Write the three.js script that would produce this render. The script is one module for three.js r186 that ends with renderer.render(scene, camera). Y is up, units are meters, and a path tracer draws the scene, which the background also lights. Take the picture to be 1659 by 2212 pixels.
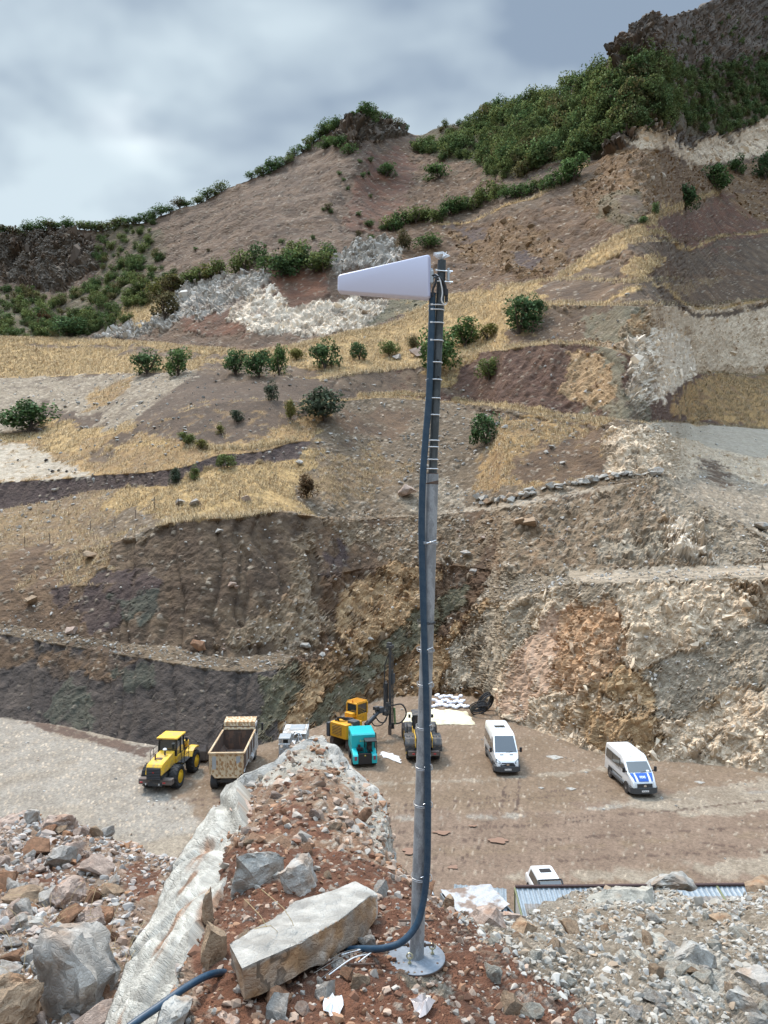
import * as THREE from 'three';
import { ConvexGeometry } from 'three/addons/geometries/ConvexGeometry.js';
import { RoundedBoxGeometry } from 'three/addons/geometries/RoundedBoxGeometry.js';
import { mergeGeometries, mergeVertices, toCreasedNormals } from 'three/addons/utils/BufferGeometryUtils.js';

// ------------------------------------------------------------------ camera, sky, sun, exposure
const EYE = 21, PITCH = 0.5 * Math.PI / 180, F = 1591, CX = 829.5, CY = 1106;   // eye height above the quarry floor (m); the photograph measured at 1659 x 2212
const scene = new THREE.Scene();
const camera = new THREE.PerspectiveCamera(2 * Math.atan(CY / F) * 180 / Math.PI, 3 / 4, 0.1, 3000);
camera.position.set(0, EYE, 0); camera.rotation.x = -PITCH;
scene.add(camera);
const renderer = new THREE.WebGLRenderer({ antialias: true });
renderer.toneMapping = THREE.LinearToneMapping; renderer.toneMappingExposure = 2.8;
renderer.shadowMap.enabled = true;
const SUN = dirOf(-38, 56);                       // veiled by cloud above the bright break
const sun = new THREE.DirectionalLight(0xfff1e0, 1.5);
sun.position.copy(SUN.clone().multiplyScalar(400)).add(new THREE.Vector3(0, 10, -90)); sun.target.position.set(0, 10, -90);
sun.castShadow = true; sun.shadow.radius = 24; sun.shadow.mapSize.set(2048, 2048);
Object.assign(sun.shadow.camera, { left: -220, right: 220, top: 220, bottom: -220, near: 1, far: 900 });
scene.add(sun, sun.target);

function dirOf(az, el) { az *= Math.PI / 180; el *= Math.PI / 180; return new THREE.Vector3(Math.sin(az) * Math.cos(el), Math.sin(el), -Math.cos(az) * Math.cos(el)); }
function overcastSky() {                          // cloud layer 1 unit overhead, seen in perspective; brighter towards the zenith and round the veiled sun
  const w = 1024, h = 512, d = new Float32Array(w * h * 4), glow = dirOf(-17.5, 26.5);
  for (let j = 0; j < h; j++) for (let i = 0; i < w; i++) {
    const th = (i / w - 0.5) * 2 * Math.PI, el = (j + 0.5) / h * Math.PI - Math.PI / 2, ce = Math.cos(el), y = Math.sin(el);
    const x = ce * Math.cos(th), z = ce * Math.sin(th);
    let r, g, b;
    if (y < -0.02) { r = 0.16; g = 0.135; b = 0.11; }
    else {
      const k = 1 / (Math.max(y, 0) + 0.30), px = x * k, pz = z * k;
      const warp = fbm(px * 0.8 + 7, 1.3, pz * 0.8, 3) * 0.8;
      let c = 1.25 * fbm(px * 1.5 + warp, 4.1, pz * 2.2 + warp * 0.6, 5) + 0.8 * fbm(px * 4.4 + warp * 2, 9.7, pz * 6.5, 5);   // cloud thickness
      const dg = x * glow.x + y * glow.y + z * glow.z, a = Math.acos(Math.min(1, dg)) * 57.3, gl = Math.exp(-a * a / 12), wide = Math.exp(-a * a / 260);
      c += 0.85 * (smooth(0.27, 0.60, y) - 0.5) - 0.10 * wide - 0.10 * gl + 0.13;
      const t = clamp(0.55 + c * 0.95), zen = 1 + 6 * smooth(0.56, 0.95, y);      // 0 thin and bright, 1 thick and grey
      r = lerp(0.245, 0.108, t) * zen; g = lerp(0.288, 0.139, t) * zen; b = lerp(0.316, 0.182, t) * zen;
      const s = gl * clamp(0.10 + 0.5 * fbm(px * 5, 2.2, pz * 6, 4)) * 0.36; r += s; g += s * 0.97; b += s * 0.9;
    }
    const o = (j * w + i) * 4; d[o] = r; d[o + 1] = g; d[o + 2] = b; d[o + 3] = 1;
  }
  const t = new THREE.DataTexture(d, w, h, THREE.RGBAFormat, THREE.FloatType);
  t.mapping = THREE.EquirectangularReflectionMapping; t.minFilter = t.magFilter = THREE.LinearFilter; t.needsUpdate = true;
  return t;
}

// ------------------------------------------------------------------ numbers: seeded random, noise, cells
function rng(seed) { let s = seed >>> 0; return () => { s = (s + 0x6D2B79F5) >>> 0; let t = Math.imul(s ^ (s >>> 15), 1 | s); t = (t + Math.imul(t ^ (t >>> 7), 61 | t)) ^ t; return ((t ^ (t >>> 14)) >>> 0) / 4294967296; }; }
function hash(i, j, k) { let h = Math.imul(i, 374761393) ^ Math.imul(j, 668265263) ^ Math.imul(k, 2147483647 - 58); h = Math.imul(h ^ (h >>> 13), 1274126177); h ^= h >>> 16; return Math.imul(h, 2246822519) >>> 0; }
function grad(h, x, y, z) { h &= 15; const u = h < 8 ? x : y, v = h < 4 ? y : h === 12 || h === 14 ? x : z; return ((h & 1) ? -u : u) + ((h & 2) ? -v : v); }
function noise(x, y, z) {
  const X = Math.floor(x), Y = Math.floor(y), Z = Math.floor(z); x -= X; y -= Y; z -= Z;
  const u = x * x * x * (x * (x * 6 - 15) + 10), v = y * y * y * (y * (y * 6 - 15) + 10), w = z * z * z * (z * (z * 6 - 15) + 10);
  const L = (a, b, t) => a + (b - a) * t, g = (i, j, k) => grad(hash(X + i, Y + j, Z + k) >>> 12, x - i, y - j, z - k);
  return L(L(L(g(0, 0, 0), g(1, 0, 0), u), L(g(0, 1, 0), g(1, 1, 0), u), v), L(L(g(0, 0, 1), g(1, 0, 1), u), L(g(0, 1, 1), g(1, 1, 1), u), v), w);
}
function fbm(x, y, z, n) { let a = 1, s = 0, q = 0; for (let i = 0; i < n; i++) { s += a * noise(x, y, z); q += a; a *= 0.5; x = x * 2.03 + 11.3; y = y * 2.03 + 5.7; z = z * 2.03 + 3.1; } return s / q * 1.6; }
const cell = { h: 0, edge: 0, id: 0 };
function facet(x, y, z) {                          // broken blocks: every cell is a tilted plane, with a crack at its border
  const X = Math.floor(x), Y = Math.floor(y), Z = Math.floor(z);
  let d1 = 9, d2 = 9, hs = 0, dx1 = 0, dy1 = 0, dz1 = 0;
  for (let k = -1; k < 2; k++) for (let j = -1; j < 2; j++) for (let i = -1; i < 2; i++) {
    const h = hash(X + i, Y + j, Z + k), dx = X + i + (h & 1023) / 1023 - x, dy = Y + j + ((h >>> 10) & 1023) / 1023 - y, dz = Z + k + ((h >>> 20) & 1023) / 1023 - z;
    const d = dx * dx + dy * dy + dz * dz;
    if (d < d1) { d2 = d1; d1 = d; hs = h; dx1 = dx; dy1 = dy; dz1 = dz; } else if (d < d2) d2 = d;
  }
  const g = Math.imul(hs, 2654435761) >>> 0, a = (g & 255) / 127.5 - 1, b = ((g >>> 8) & 255) / 127.5 - 1, c = ((g >>> 16) & 255) / 127.5 - 1;
  cell.edge = Math.sqrt(d2) - Math.sqrt(d1); cell.id = (g >>> 24) / 255;
  cell.h = ((dx1 * a + dy1 * b + dz1 * c) * 1.1 + (cell.id - 0.35) * 0.7) * smooth(0, 0.28, cell.edge);   // blocks sink to a common level where they meet
  return cell;
}
const clamp = (x, a = 0, b = 1) => Math.min(b, Math.max(a, x)), lerp = (a, b, t) => a + (b - a) * t, smooth = (a, b, x) => { x = clamp((x - a) / (b - a)); return x * x * (3 - 2 * x); };
scene.background = scene.environment = overcastSky();
function along(list, x, c) {                       // smooth reading of a surveyed line at x
  let k = 0; while (k < list.length - 2 && x > list[k + 1][0]) k++;
  const p0 = list[Math.max(0, k - 1)], p1 = list[k], p2 = list[k + 1], p3 = list[Math.min(list.length - 1, k + 2)];
  const h = p2[0] - p1[0], t = clamp((x - p1[0]) / h), m1 = (p2[c] - p0[c]) / (p2[0] - p0[0]) * h * 0.8, m2 = (p3[c] - p1[c]) / (p3[0] - p1[0]) * h * 0.8;
  const t2 = t * t, t3 = t2 * t;
  return (2 * t3 - 3 * t2 + 1) * p1[c] + (t3 - 2 * t2 + t) * m1 + (-2 * t3 + 3 * t2) * p2[c] + (t3 - t2) * m2;
}

// ------------------------------------------------------------------ survey: sight lines read off the photograph become places in metres (x right, y up, -z away)
const cp = Math.cos(PITCH), sp = Math.sin(PITCH);
function sight(px, py) { const a = (px - CX) / F, b = (CY - py) / F; return [a, -sp + b * cp, -cp - b * sp]; }
function at(px, py, dist) { const d = sight(px, py), t = dist / -d[2]; return new THREE.Vector3(d[0] * t, EYE + d[1] * t, -dist); }
function onFloor(px, py, y = 0) { const d = sight(px, py), t = (y - EYE) / d[1]; return new THREE.Vector3(d[0] * t, y, d[2] * t); }
const rise = (px, py) => { const d = sight(px, py); return d[1] / -d[2]; };

// ------------------------------------------------------------------ naming
const taken = new Map();
function numbered(name) { const n = taken.get(name) ?? 0; taken.set(name, n + 1); return n ? name + '_' + String(n).padStart(3, '0') : name; }
function tag(o, label, category, group, kind) { Object.assign(o.userData, label && { label }, category && { category }, group && { group }, kind && { kind }); o.traverse((m) => { m.castShadow = m.receiveShadow = true; }); return o; }
function base(name, pos = [0, 0, 0], turn = 0) { const g = new THREE.Group(); g.name = numbered(name); g.position.set(...(pos.isVector3 ? pos.toArray() : pos)); g.rotation.y = turn; scene.add(g); return g; }
function part(name, geo, material, parent, label) {
  const g = Array.isArray(geo) ? join(geo) : geo, m = new THREE.Mesh(g, material);
  m.name = parent === scene ? numbered(name) : name; m.castShadow = m.receiveShadow = true;
  if (label) m.userData.label = label;
  parent.add(m); return m;
}
function join(list) { if (list.length === 1) return list[0]; return mergeGeometries(list.map((g) => { g = g.index ? g.toNonIndexed() : g; for (const k of Object.keys(g.attributes)) if (!['position', 'normal', 'uv'].includes(k)) g.deleteAttribute(k); return g; })); }
function copyOf(o, label, group) { const c = o.clone(); c.name = numbered(o.name.replace(/_\d{3}$/, '')); if (label) c.userData.label = label; if (group) c.userData.group = group; scene.add(c); return c; }

const LABELS = [];                                  // repeats whose label is written last: [object, x, y, what, group, landmarks]
const ORDER = 'first,second,third,fourth,fifth,sixth,seventh,eighth,ninth,tenth,eleventh,twelfth,thirteenth,fourteenth,fifteenth,sixteenth,seventeenth,eighteenth,nineteenth,twentieth'.split(',');
function writeLabels() {                            // what it is, counted outwards from the landmark that it lies closest to
  const sets = new Map();
  for (const [o, x, y, what, group, marks] of LABELS) {
    const [m, d] = marks.map((m) => [m, Math.hypot(m[0] - x, m[1] - y)]).sort((a, b) => a[1] - b[1])[0], dx = x - m[0], dy = y - m[1];
    const way = Math.abs(dx) > Math.abs(dy) ? (dx < 0 ? 'left of ' : 'right of ') : (dy < 0 ? 'above ' : 'below '), key = what + '|' + way + m[2];
    if (!sets.has(key)) sets.set(key, []); sets.get(key).push([d, o, group]);
  }
  for (const [key, list] of sets) { const [what, where] = key.split('|'); list.sort((a, b) => a[0] - b[0]).forEach(([, o, group], k) => { o.userData.label = list.length === 1 ? what + ' ' + where : what + ', ' + (ORDER[k] ?? 'last') + ' ' + where; o.userData.group = group; }); }
}

// ------------------------------------------------------------------ the quarry: break lines [x, y, slope in degrees of the ground that climbs to it]; flat ones are [x, metres, slope]
const X0 = -230, X1 = 1890, STEP = 3.4, NC = Math.round((X1 - X0) / STEP) + 1;
const FLOORBACK = [[-230, 1538], [0, 1550], [100, 1560], [200, 1580], [300, 1602], [420, 1618], [540, 1612], [600, 1596], [700, 1562], [760, 1532], [830, 1508], [940, 1500], [1010, 1502], [1060, 1522], [1085, 1552], [1130, 1566], [1200, 1590], [1300, 1628], [1400, 1640], [1474, 1644], [1560, 1652], [1659, 1668], [1890, 1684]];
const LINES = [
  { p: [[-230, 1358, 38], [0, 1370, 38], [150, 1396, 40], [300, 1420, 42], [400, 1437, 42], [500, 1450, 42], [575, 1448, 42], [650, 1432, 42], [720, 1404, 42], [800, 1372, 45], [900, 1352, 50], [980, 1390, 52], [1060, 1412, 55], [1150, 1430, 58], [1300, 1440, 60], [1659, 1450, 56], [1890, 1455, 55]] },
  { p: [[-230, 1335, 10], [0, 1347, 10], [150, 1372, 10], [250, 1388, 9], [350, 1394, 8], [430, 1410, 8], [500, 1418, 7], [575, 1411, 8], [650, 1396, 12], [720, 1370, 20], [800, 1330, 40], [900, 1300, 50], [980, 1310, 52], [1060, 1302, 52], [1150, 1285, 50], [1230, 1262, 50], [1400, 1256, 55], [1659, 1245, 55], [1890, 1238, 55]] },
  { p: [[-230, 1270, 36], [0, 1275, 36], [200, 1265, 42], [400, 1250, 50], [600, 1240, 50], [700, 1240, 48], [800, 1225, 46], [900, 1215, 46], [1000, 1222, 44], [1100, 1235, 40], [1180, 1245, 30], [1230, 1247, 6], [1300, 1240, 4], [1500, 1230, 3], [1659, 1222, 3], [1890, 1215, 3]] },
  { p: [[-230, 1185, 20], [0, 1195, 20], [100, 1192, 22], [200, 1185, 28], [280, 1160, 40], [340, 1137, 45], [420, 1125, 48], [500, 1120, 48], [600, 1107, 48], [650, 1112, 48], [700, 1120, 45], [800, 1120, 42], [900, 1114, 40], [1000, 1106, 38], [1100, 1092, 36], [1200, 1075, 34], [1280, 1056, 34], [1350, 1045, 36], [1420, 1035, 38], [1500, 1085, 38], [1580, 1120, 38], [1659, 1165, 38], [1890, 1200, 35]] },
  { flat: 1, p: [[-230, 3, 9], [200, 3, 9], [340, 3, 6], [600, 3, 5], [700, 4, 1], [1000, 4, 1], [1280, 4, 1], [1420, 2, 1], [1659, 2, 1], [1890, 2, 1]] },
  { p: [[-230, 1110, 12], [0, 1098, 12], [100, 1083, 12], [200, 1060, 14], [300, 1052, 14], [400, 1044, 14], [470, 1010, 16], [560, 1002, 18], [640, 990, 20], [720, 1000, 28], [800, 1000, 28], [900, 995, 28], [1000, 985, 28], [1100, 970, 28], [1200, 965, 27], [1280, 965, 30], [1350, 960, 35], [1420, 970, 22], [1470, 985, 7], [1540, 1010, 5], [1659, 1050, 5], [1890, 1080, 5]] },
  { p: [[-230, 1055, 40], [0, 1042, 40], [100, 1037, 40], [200, 1028, 40], [300, 1022, 42], [400, 1008, 42], [470, 985, 40], [560, 975, 35], [640, 955, 30], [720, 950, 26], [800, 945, 25], [900, 935, 25], [1000, 925, 26], [1100, 918, 26], [1200, 918, 26], [1280, 922, 26], [1350, 930, 28], [1420, 938, 18], [1470, 946, 6], [1540, 966, 5], [1659, 990, 5], [1890, 1005, 5]] },
  { p: [[-230, 960, 14], [0, 955, 14], [100, 950, 14], [200, 945, 15], [300, 920, 20], [400, 888, 22], [480, 868, 22], [560, 866, 24], [650, 868, 25], [740, 866, 26], [830, 858, 26], [960, 868, 26], [1030, 874, 25], [1180, 894, 24], [1300, 904, 22], [1400, 914, 20], [1450, 912, 11], [1540, 918, 9], [1659, 926, 8], [1890, 935, 8]] },
  { flat: 1, p: [[-230, 8, 14], [100, 8, 14], [300, 8, 13], [480, 6, 12], [650, 5, 7], [740, 5, 3], [1180, 5, 3], [1400, 6, 3], [1540, 6, 6], [1890, 6, 6]] },
  { p: [[-230, 820, 18], [0, 815, 18], [100, 815, 17], [250, 806, 16], [420, 802, 15], [500, 800, 16], [560, 808, 18], [680, 818, 22], [760, 806, 28], [850, 798, 30], [920, 792, 34], [985, 775, 38], [1100, 752, 42], [1200, 744, 44], [1290, 748, 44], [1340, 760, 44], [1400, 780, 44], [1470, 808, 38], [1540, 806, 22], [1659, 812, 20], [1890, 815, 20]] },
  { flat: 1, p: [[-230, 8, 12], [250, 8, 11], [420, 6, 9], [560, 5, 7], [760, 5, 6], [985, 4, 4], [1290, 4, 4], [1400, 1, 20], [1500, 3, 8], [1890, 4, 8]] },
  { p: [[-230, 730, 22], [0, 730, 22], [200, 735, 20], [330, 740, 18], [440, 752, 17], [560, 760, 17], [700, 735, 20], [760, 718, 22], [840, 702, 23], [930, 672, 26], [1050, 652, 28], [1180, 658, 34], [1250, 658, 40], [1400, 662, 44], [1500, 660, 46], [1659, 648, 46], [1890, 640, 46]] },
  { flat: 1, p: [[-230, 8, 6], [330, 8, 9], [560, 8, 11], [700, 6, 11], [840, 5, 10], [1050, 5, 10], [1180, 5, 6], [1890, 5, 3]] },
  { p: [[-230, 700, 20], [0, 705, 20], [200, 700, 26], [330, 690, 28], [440, 690, 30], [560, 690, 30], [700, 680, 30], [760, 670, 28], [840, 656, 26], [930, 638, 25], [1050, 615, 25], [1180, 602, 26], [1300, 605, 28], [1480, 602, 30], [1659, 592, 30], [1890, 585, 30]] },
  { p: [[-230, 640, 25], [0, 640, 25], [200, 630, 28], [400, 600, 30], [560, 585, 35], [700, 570, 38], [850, 560, 36], [930, 570, 32], [1050, 575, 30], [1200, 575, 30], [1280, 545, 32], [1360, 522, 34], [1450, 522, 36], [1659, 505, 36], [1890, 495, 36]] },
  { flat: 1, p: [[-230, 5, 20], [560, 6, 22], [850, 6, 22], [1050, 6, 22], [1200, 5, 14], [1360, 4, 6], [1890, 4, 6]] },
  { p: [[-230, 580, 30], [0, 585, 40], [200, 560, 36], [400, 540, 32], [560, 530, 32], [700, 515, 32], [850, 500, 32], [930, 490, 33], [1050, 470, 36], [1200, 440, 38], [1300, 440, 38], [1390, 472, 36], [1460, 448, 38], [1560, 412, 40], [1659, 400, 40], [1890, 380, 40]] },
  { p: [[-230, 545, 45], [0, 545, 52], [200, 540, 42], [400, 500, 32], [560, 460, 33], [700, 430, 34], [850, 420, 34], [930, 400, 35], [1050, 390, 36], [1200, 352, 36], [1280, 345, 36], [1390, 305, 38], [1500, 320, 38], [1659, 300, 38], [1890, 280, 38]] },
  { p: [[-230, 520, 50], [0, 512, 55], [130, 490, 50], [200, 499, 45], [300, 480, 38], [420, 442, 34], [490, 407, 34], [600, 357, 34], [700, 295, 35], [735, 270, 40], [770, 248, 45], [800, 243, 45], [830, 257, 42], [870, 280, 38], [905, 292, 36], [940, 280, 36], [985, 271, 36], [1060, 246, 36], [1200, 206, 37], [1275, 168, 45], [1310, 135, 55], [1345, 95, 58], [1372, 50, 60], [1400, 34, 60], [1440, 36, 60], [1500, 20, 60], [1535, 0, 60], [1659, -75, 58], [1890, -160, 55]] },
];
function survey() {                                 // every break line as metres: [distance, height] per column
  const out = [], first = [], near = [];
  for (let i = 0; i < NC; i++) { const px = X0 + i * STEP, p = onFloor(px, along(FLOORBACK, px, 1)); first.push([-p.z, 0]); near.push([24, 0]); }
  out.push(near, first);
  for (const [k, L] of LINES.entries()) {
    const prev = out[out.length - 1], row = [];
    for (let i = 0; i < NC; i++) {
      const px = X0 + i * STEP, [D, h] = prev[i], v = along(L.p, px, 1), t = Math.tan((along(L.p, px, 2) + (k > 4 ? 4 : 0)) * Math.PI / 180);
      if (L.flat) { row.push([D + v, h + v * t]); continue; }
      const e = rise(px, v); let d = (EYE - h + D * t) / (t - e);
      d = clamp(d, D + 0.3, D + 160); row.push([d, Math.max(h, EYE + d * e)]);
    }
    out.push(row);
  }
  out.push(out[out.length - 1].map(([d, h]) => [d * 1.12, h - 6]), out[out.length - 1].map(([d, h]) => [d * 1.7, h - 60]));
  return out;
}
const BREAK = survey();
if (globalThis.SURVEY_LOG) for (const px of [0, 300, 600, 900, 1200, 1500, 1650]) console.log(px, BREAK.map((r) => r[Math.round((px - X0) / STEP)].map((v) => v.toFixed(0)).join('/')).join('  '));

// ------------------------------------------------------------------ what the ground is made of: two base colours (linear), then how it breaks up
// rock: height of the broken blocks (m), size: their size (m), amp: swells (m), rill: gullies (m), grass: tufts, stones: share of pebbles
const PROPS = ['r', 'g', 'b', 'R', 'G', 'B', 'rock', 'size', 'amp', 'rill', 'grass', 'stones', 'pale', 'stain'], NP = PROPS.length;
function mat(c1, c2, o = {}) { return [...c1, ...c2, o.rock ?? 0, o.size ?? 1, o.amp ?? 0.25, o.rill ?? 0, o.grass ?? 0, o.stones ?? 0.08, o.pale ?? 0.36, o.stain ?? 0]; }
const G = {
  floorGrey: mat([0.30, 0.28, 0.25], [0.23, 0.205, 0.175], { amp: 0.05, stones: 0.16, pale: 0.42 }),
  floorPale: mat([0.295, 0.295, 0.292], [0.245, 0.238, 0.228], { amp: 0.06, stones: 0.25, pale: 0.5 }),
  floorBrown: mat([0.22, 0.175, 0.14], [0.18, 0.14, 0.105], { amp: 0.05, stones: 0.1, pale: 0.36 }),
  floorRed: mat([0.225, 0.178, 0.15], [0.185, 0.143, 0.118], { amp: 0.05, stones: 0.06, pale: 0.34 }),
  mud: mat([0.085, 0.06, 0.052], [0.12, 0.085, 0.07], { amp: 0.06, stones: 0.02 }),
  dark: mat([0.046, 0.040, 0.041], [0.074, 0.063, 0.06], { amp: 0.3, rill: 0.2, rock: 0.06, size: 0.7, stones: 0.02, pale: 0.2 }),
  darkGreen: mat([0.06, 0.066, 0.058], [0.085, 0.09, 0.075], { amp: 0.2, rill: 0.12, rock: 0.1, size: 0.7, stones: 0.02, pale: 0.2 }),
  purple: mat([0.062, 0.044, 0.046], [0.085, 0.062, 0.058], { amp: 0.3, rill: 0.18, rock: 0.05, size: 0.8, stones: 0.03 }),
  soil: mat([0.092, 0.061, 0.039], [0.145, 0.098, 0.063], { amp: 0.4, rill: 0.08, stones: 0.1 }),
  soilDark: mat([0.085, 0.06, 0.042], [0.135, 0.10, 0.07], { amp: 0.45, rill: 0.34, stones: 0.05 }),
  heap: mat([0.080, 0.057, 0.042], [0.108, 0.078, 0.058], { amp: 0.25, stones: 0.07, pale: 0.24 }),
  redSoil: mat([0.14, 0.064, 0.037], [0.11, 0.062, 0.042], { amp: 0.4, stones: 0.08, rill: 0.1 }),
  redFace: mat([0.082, 0.044, 0.034], [0.125, 0.074, 0.052], { amp: 0.5, rill: 0.2, rock: 0.25, size: 1.4, stones: 0.06 }),
  brownFace: mat([0.095, 0.059, 0.037], [0.148, 0.096, 0.058], { amp: 0.9, rill: 0.35, rock: 0.3, size: 2.2, stones: 0.08 }),
  ochre: mat([0.19, 0.122, 0.058], [0.13, 0.082, 0.044], { amp: 0.7, rill: 0.25, rock: 0.4, size: 1.6, stones: 0.1 }),
  olive: mat([0.155, 0.125, 0.075], [0.115, 0.105, 0.07], { amp: 0.4, rill: 0.25, rock: 0.3, size: 1.2, stones: 0.05 }),
  greenGrey: mat([0.15, 0.15, 0.115], [0.18, 0.165, 0.125], { amp: 0.3, rill: 0.2, rock: 0.1, size: 1, stones: 0.06 }),
  seam: mat([0.10, 0.105, 0.075], [0.135, 0.125, 0.085], { amp: 0.3, rill: 0.1, rock: 0.2, size: 0.9, stones: 0.04 }),
  scree: mat([0.135, 0.092, 0.064], [0.098, 0.066, 0.047], { amp: 1.2, rill: 0.3, stones: 0.16, pale: 0.3 }),
  grass: mat([0.46, 0.345, 0.175], [0.36, 0.26, 0.125], { amp: 0.5, grass: 1, stones: 0.01 }),
  grassDull: mat([0.36, 0.25, 0.12], [0.25, 0.175, 0.095], { amp: 0.4, grass: 0.6, stones: 0.06 }),
  grassOchre: mat([0.42, 0.285, 0.13], [0.33, 0.22, 0.105], { amp: 0.4, grass: 0.8, stones: 0.02 }),
  grassThin: mat([0.24, 0.175, 0.10], [0.185, 0.135, 0.085], { amp: 0.5, grass: 0.3, stones: 0.16 }),
  rubble: mat([0.30, 0.275, 0.235], [0.22, 0.19, 0.15], { amp: 0.3, rock: 0.12, size: 0.5, stones: 0.35, pale: 0.46 }),
  rubbleBrown: mat([0.175, 0.132, 0.092], [0.26, 0.215, 0.16], { amp: 0.4, rock: 0.25, size: 0.9, stones: 0.25, pale: 0.42, stain: 0.3 }),
  debris: mat([0.118, 0.092, 0.064], [0.175, 0.138, 0.098], { amp: 0.4, rock: 0.08, size: 0.6, stones: 0.2, pale: 0.36, grass: 0.04 }),
  road: mat([0.38, 0.35, 0.31], [0.33, 0.295, 0.25], { amp: 0.06, stones: 0.15, pale: 0.46 }),
  pathPale: mat([0.44, 0.42, 0.385], [0.40, 0.38, 0.34], { amp: 0.1, stones: 0.06, pale: 0.5 }),
  whiteRock: mat([0.80, 0.78, 0.745], [0.64, 0.60, 0.55], { amp: 0.8, rock: 1.1, size: 1.8, stones: 0.02, pale: 0.55, stain: 0.15 }),
  greyRock: mat([0.50, 0.51, 0.52], [0.31, 0.315, 0.32], { amp: 0.8, rock: 1.5, size: 2.2, stones: 0.02, stain: 0.03 }),
  greyRockNear: mat([0.44, 0.41, 0.36], [0.28, 0.25, 0.205], { amp: 0.5, rock: 0.38, size: 1.1, stones: 0.03, stain: 0.18 }),
  paleRock: mat([0.66, 0.60, 0.52], [0.47, 0.40, 0.32], { amp: 0.7, rock: 0.45, size: 1.4, stones: 0.03, pale: 0.5, stain: 0.22 }),
  pinkRock: mat([0.53, 0.41, 0.34], [0.42, 0.31, 0.245], { amp: 0.4, rock: 0.26, size: 1.5, stones: 0.02, pale: 0.5, stain: 0.2 }),
  rust: mat([0.40, 0.245, 0.14], [0.52, 0.41, 0.31], { amp: 0.5, rock: 0.34, size: 1.2, stones: 0.02, pale: 0.5, stain: 0.4 }),
  ochreRock: mat([0.44, 0.335, 0.215], [0.30, 0.21, 0.125], { amp: 0.6, rock: 0.34, size: 1.2, stones: 0.04, pale: 0.48, stain: 0.45 }),
  brownRock: mat([0.52, 0.44, 0.35], [0.29, 0.23, 0.17], { amp: 0.9, rock: 0.8, size: 1.9, stones: 0.04, pale: 0.45, stain: 0.3 }),
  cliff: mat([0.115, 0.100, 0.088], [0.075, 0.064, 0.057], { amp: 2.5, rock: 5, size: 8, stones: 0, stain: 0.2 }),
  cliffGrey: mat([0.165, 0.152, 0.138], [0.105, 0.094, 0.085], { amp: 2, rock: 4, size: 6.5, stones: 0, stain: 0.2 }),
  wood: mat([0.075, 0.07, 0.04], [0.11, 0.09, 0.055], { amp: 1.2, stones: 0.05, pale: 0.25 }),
  rubbleNear: mat([0.27, 0.20, 0.155], [0.20, 0.135, 0.095], { amp: 0.09, rock: 0.02, size: 0.16, stones: 0.35, pale: 0.42 }),
  redDirt: mat([0.17, 0.074, 0.04], [0.115, 0.052, 0.03], { amp: 0.05, rock: 0.012, size: 0.09, stones: 0.12, pale: 0.3 }),
  dirtRubble: mat([0.21, 0.125, 0.08], [0.27, 0.19, 0.135], { amp: 0.07, rock: 0.02, size: 0.16, stones: 0.3, pale: 0.42 }),
  gravelNear: mat([0.27, 0.24, 0.20], [0.20, 0.17, 0.13], { amp: 0.09, rock: 0.018, size: 0.14, stones: 0.35, pale: 0.46 }),
  gravelFine: mat([0.285, 0.265, 0.23], [0.25, 0.225, 0.19], { amp: 0.05, rock: 0.02, size: 0.1, stones: 0.3, pale: 0.42 }),
  slab: mat([0.46, 0.46, 0.435], [0.37, 0.365, 0.34], { amp: 0.09, rock: 0.02, size: 0.3, stones: 0, stain: 0.22 }),
};
function signedDistance(poly, x, y) {               // > 0 inside
  let d = 1e9, inside = false;
  for (let i = 0, j = poly.length - 1; i < poly.length; j = i++) {
    const [xi, yi] = poly[i], [xj, yj] = poly[j], ex = xj - xi, ey = yj - yi, t = clamp(((x - xi) * ex + (y - yi) * ey) / (ex * ex + ey * ey + 1e-12));
    d = Math.min(d, Math.hypot(x - xi - ex * t, y - yi - ey * t));
    if ((yi > y) !== (yj > y) && x < ex * (y - yi) / ey + xi) inside = !inside;
  }
  return inside ? d : -d;
}
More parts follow.
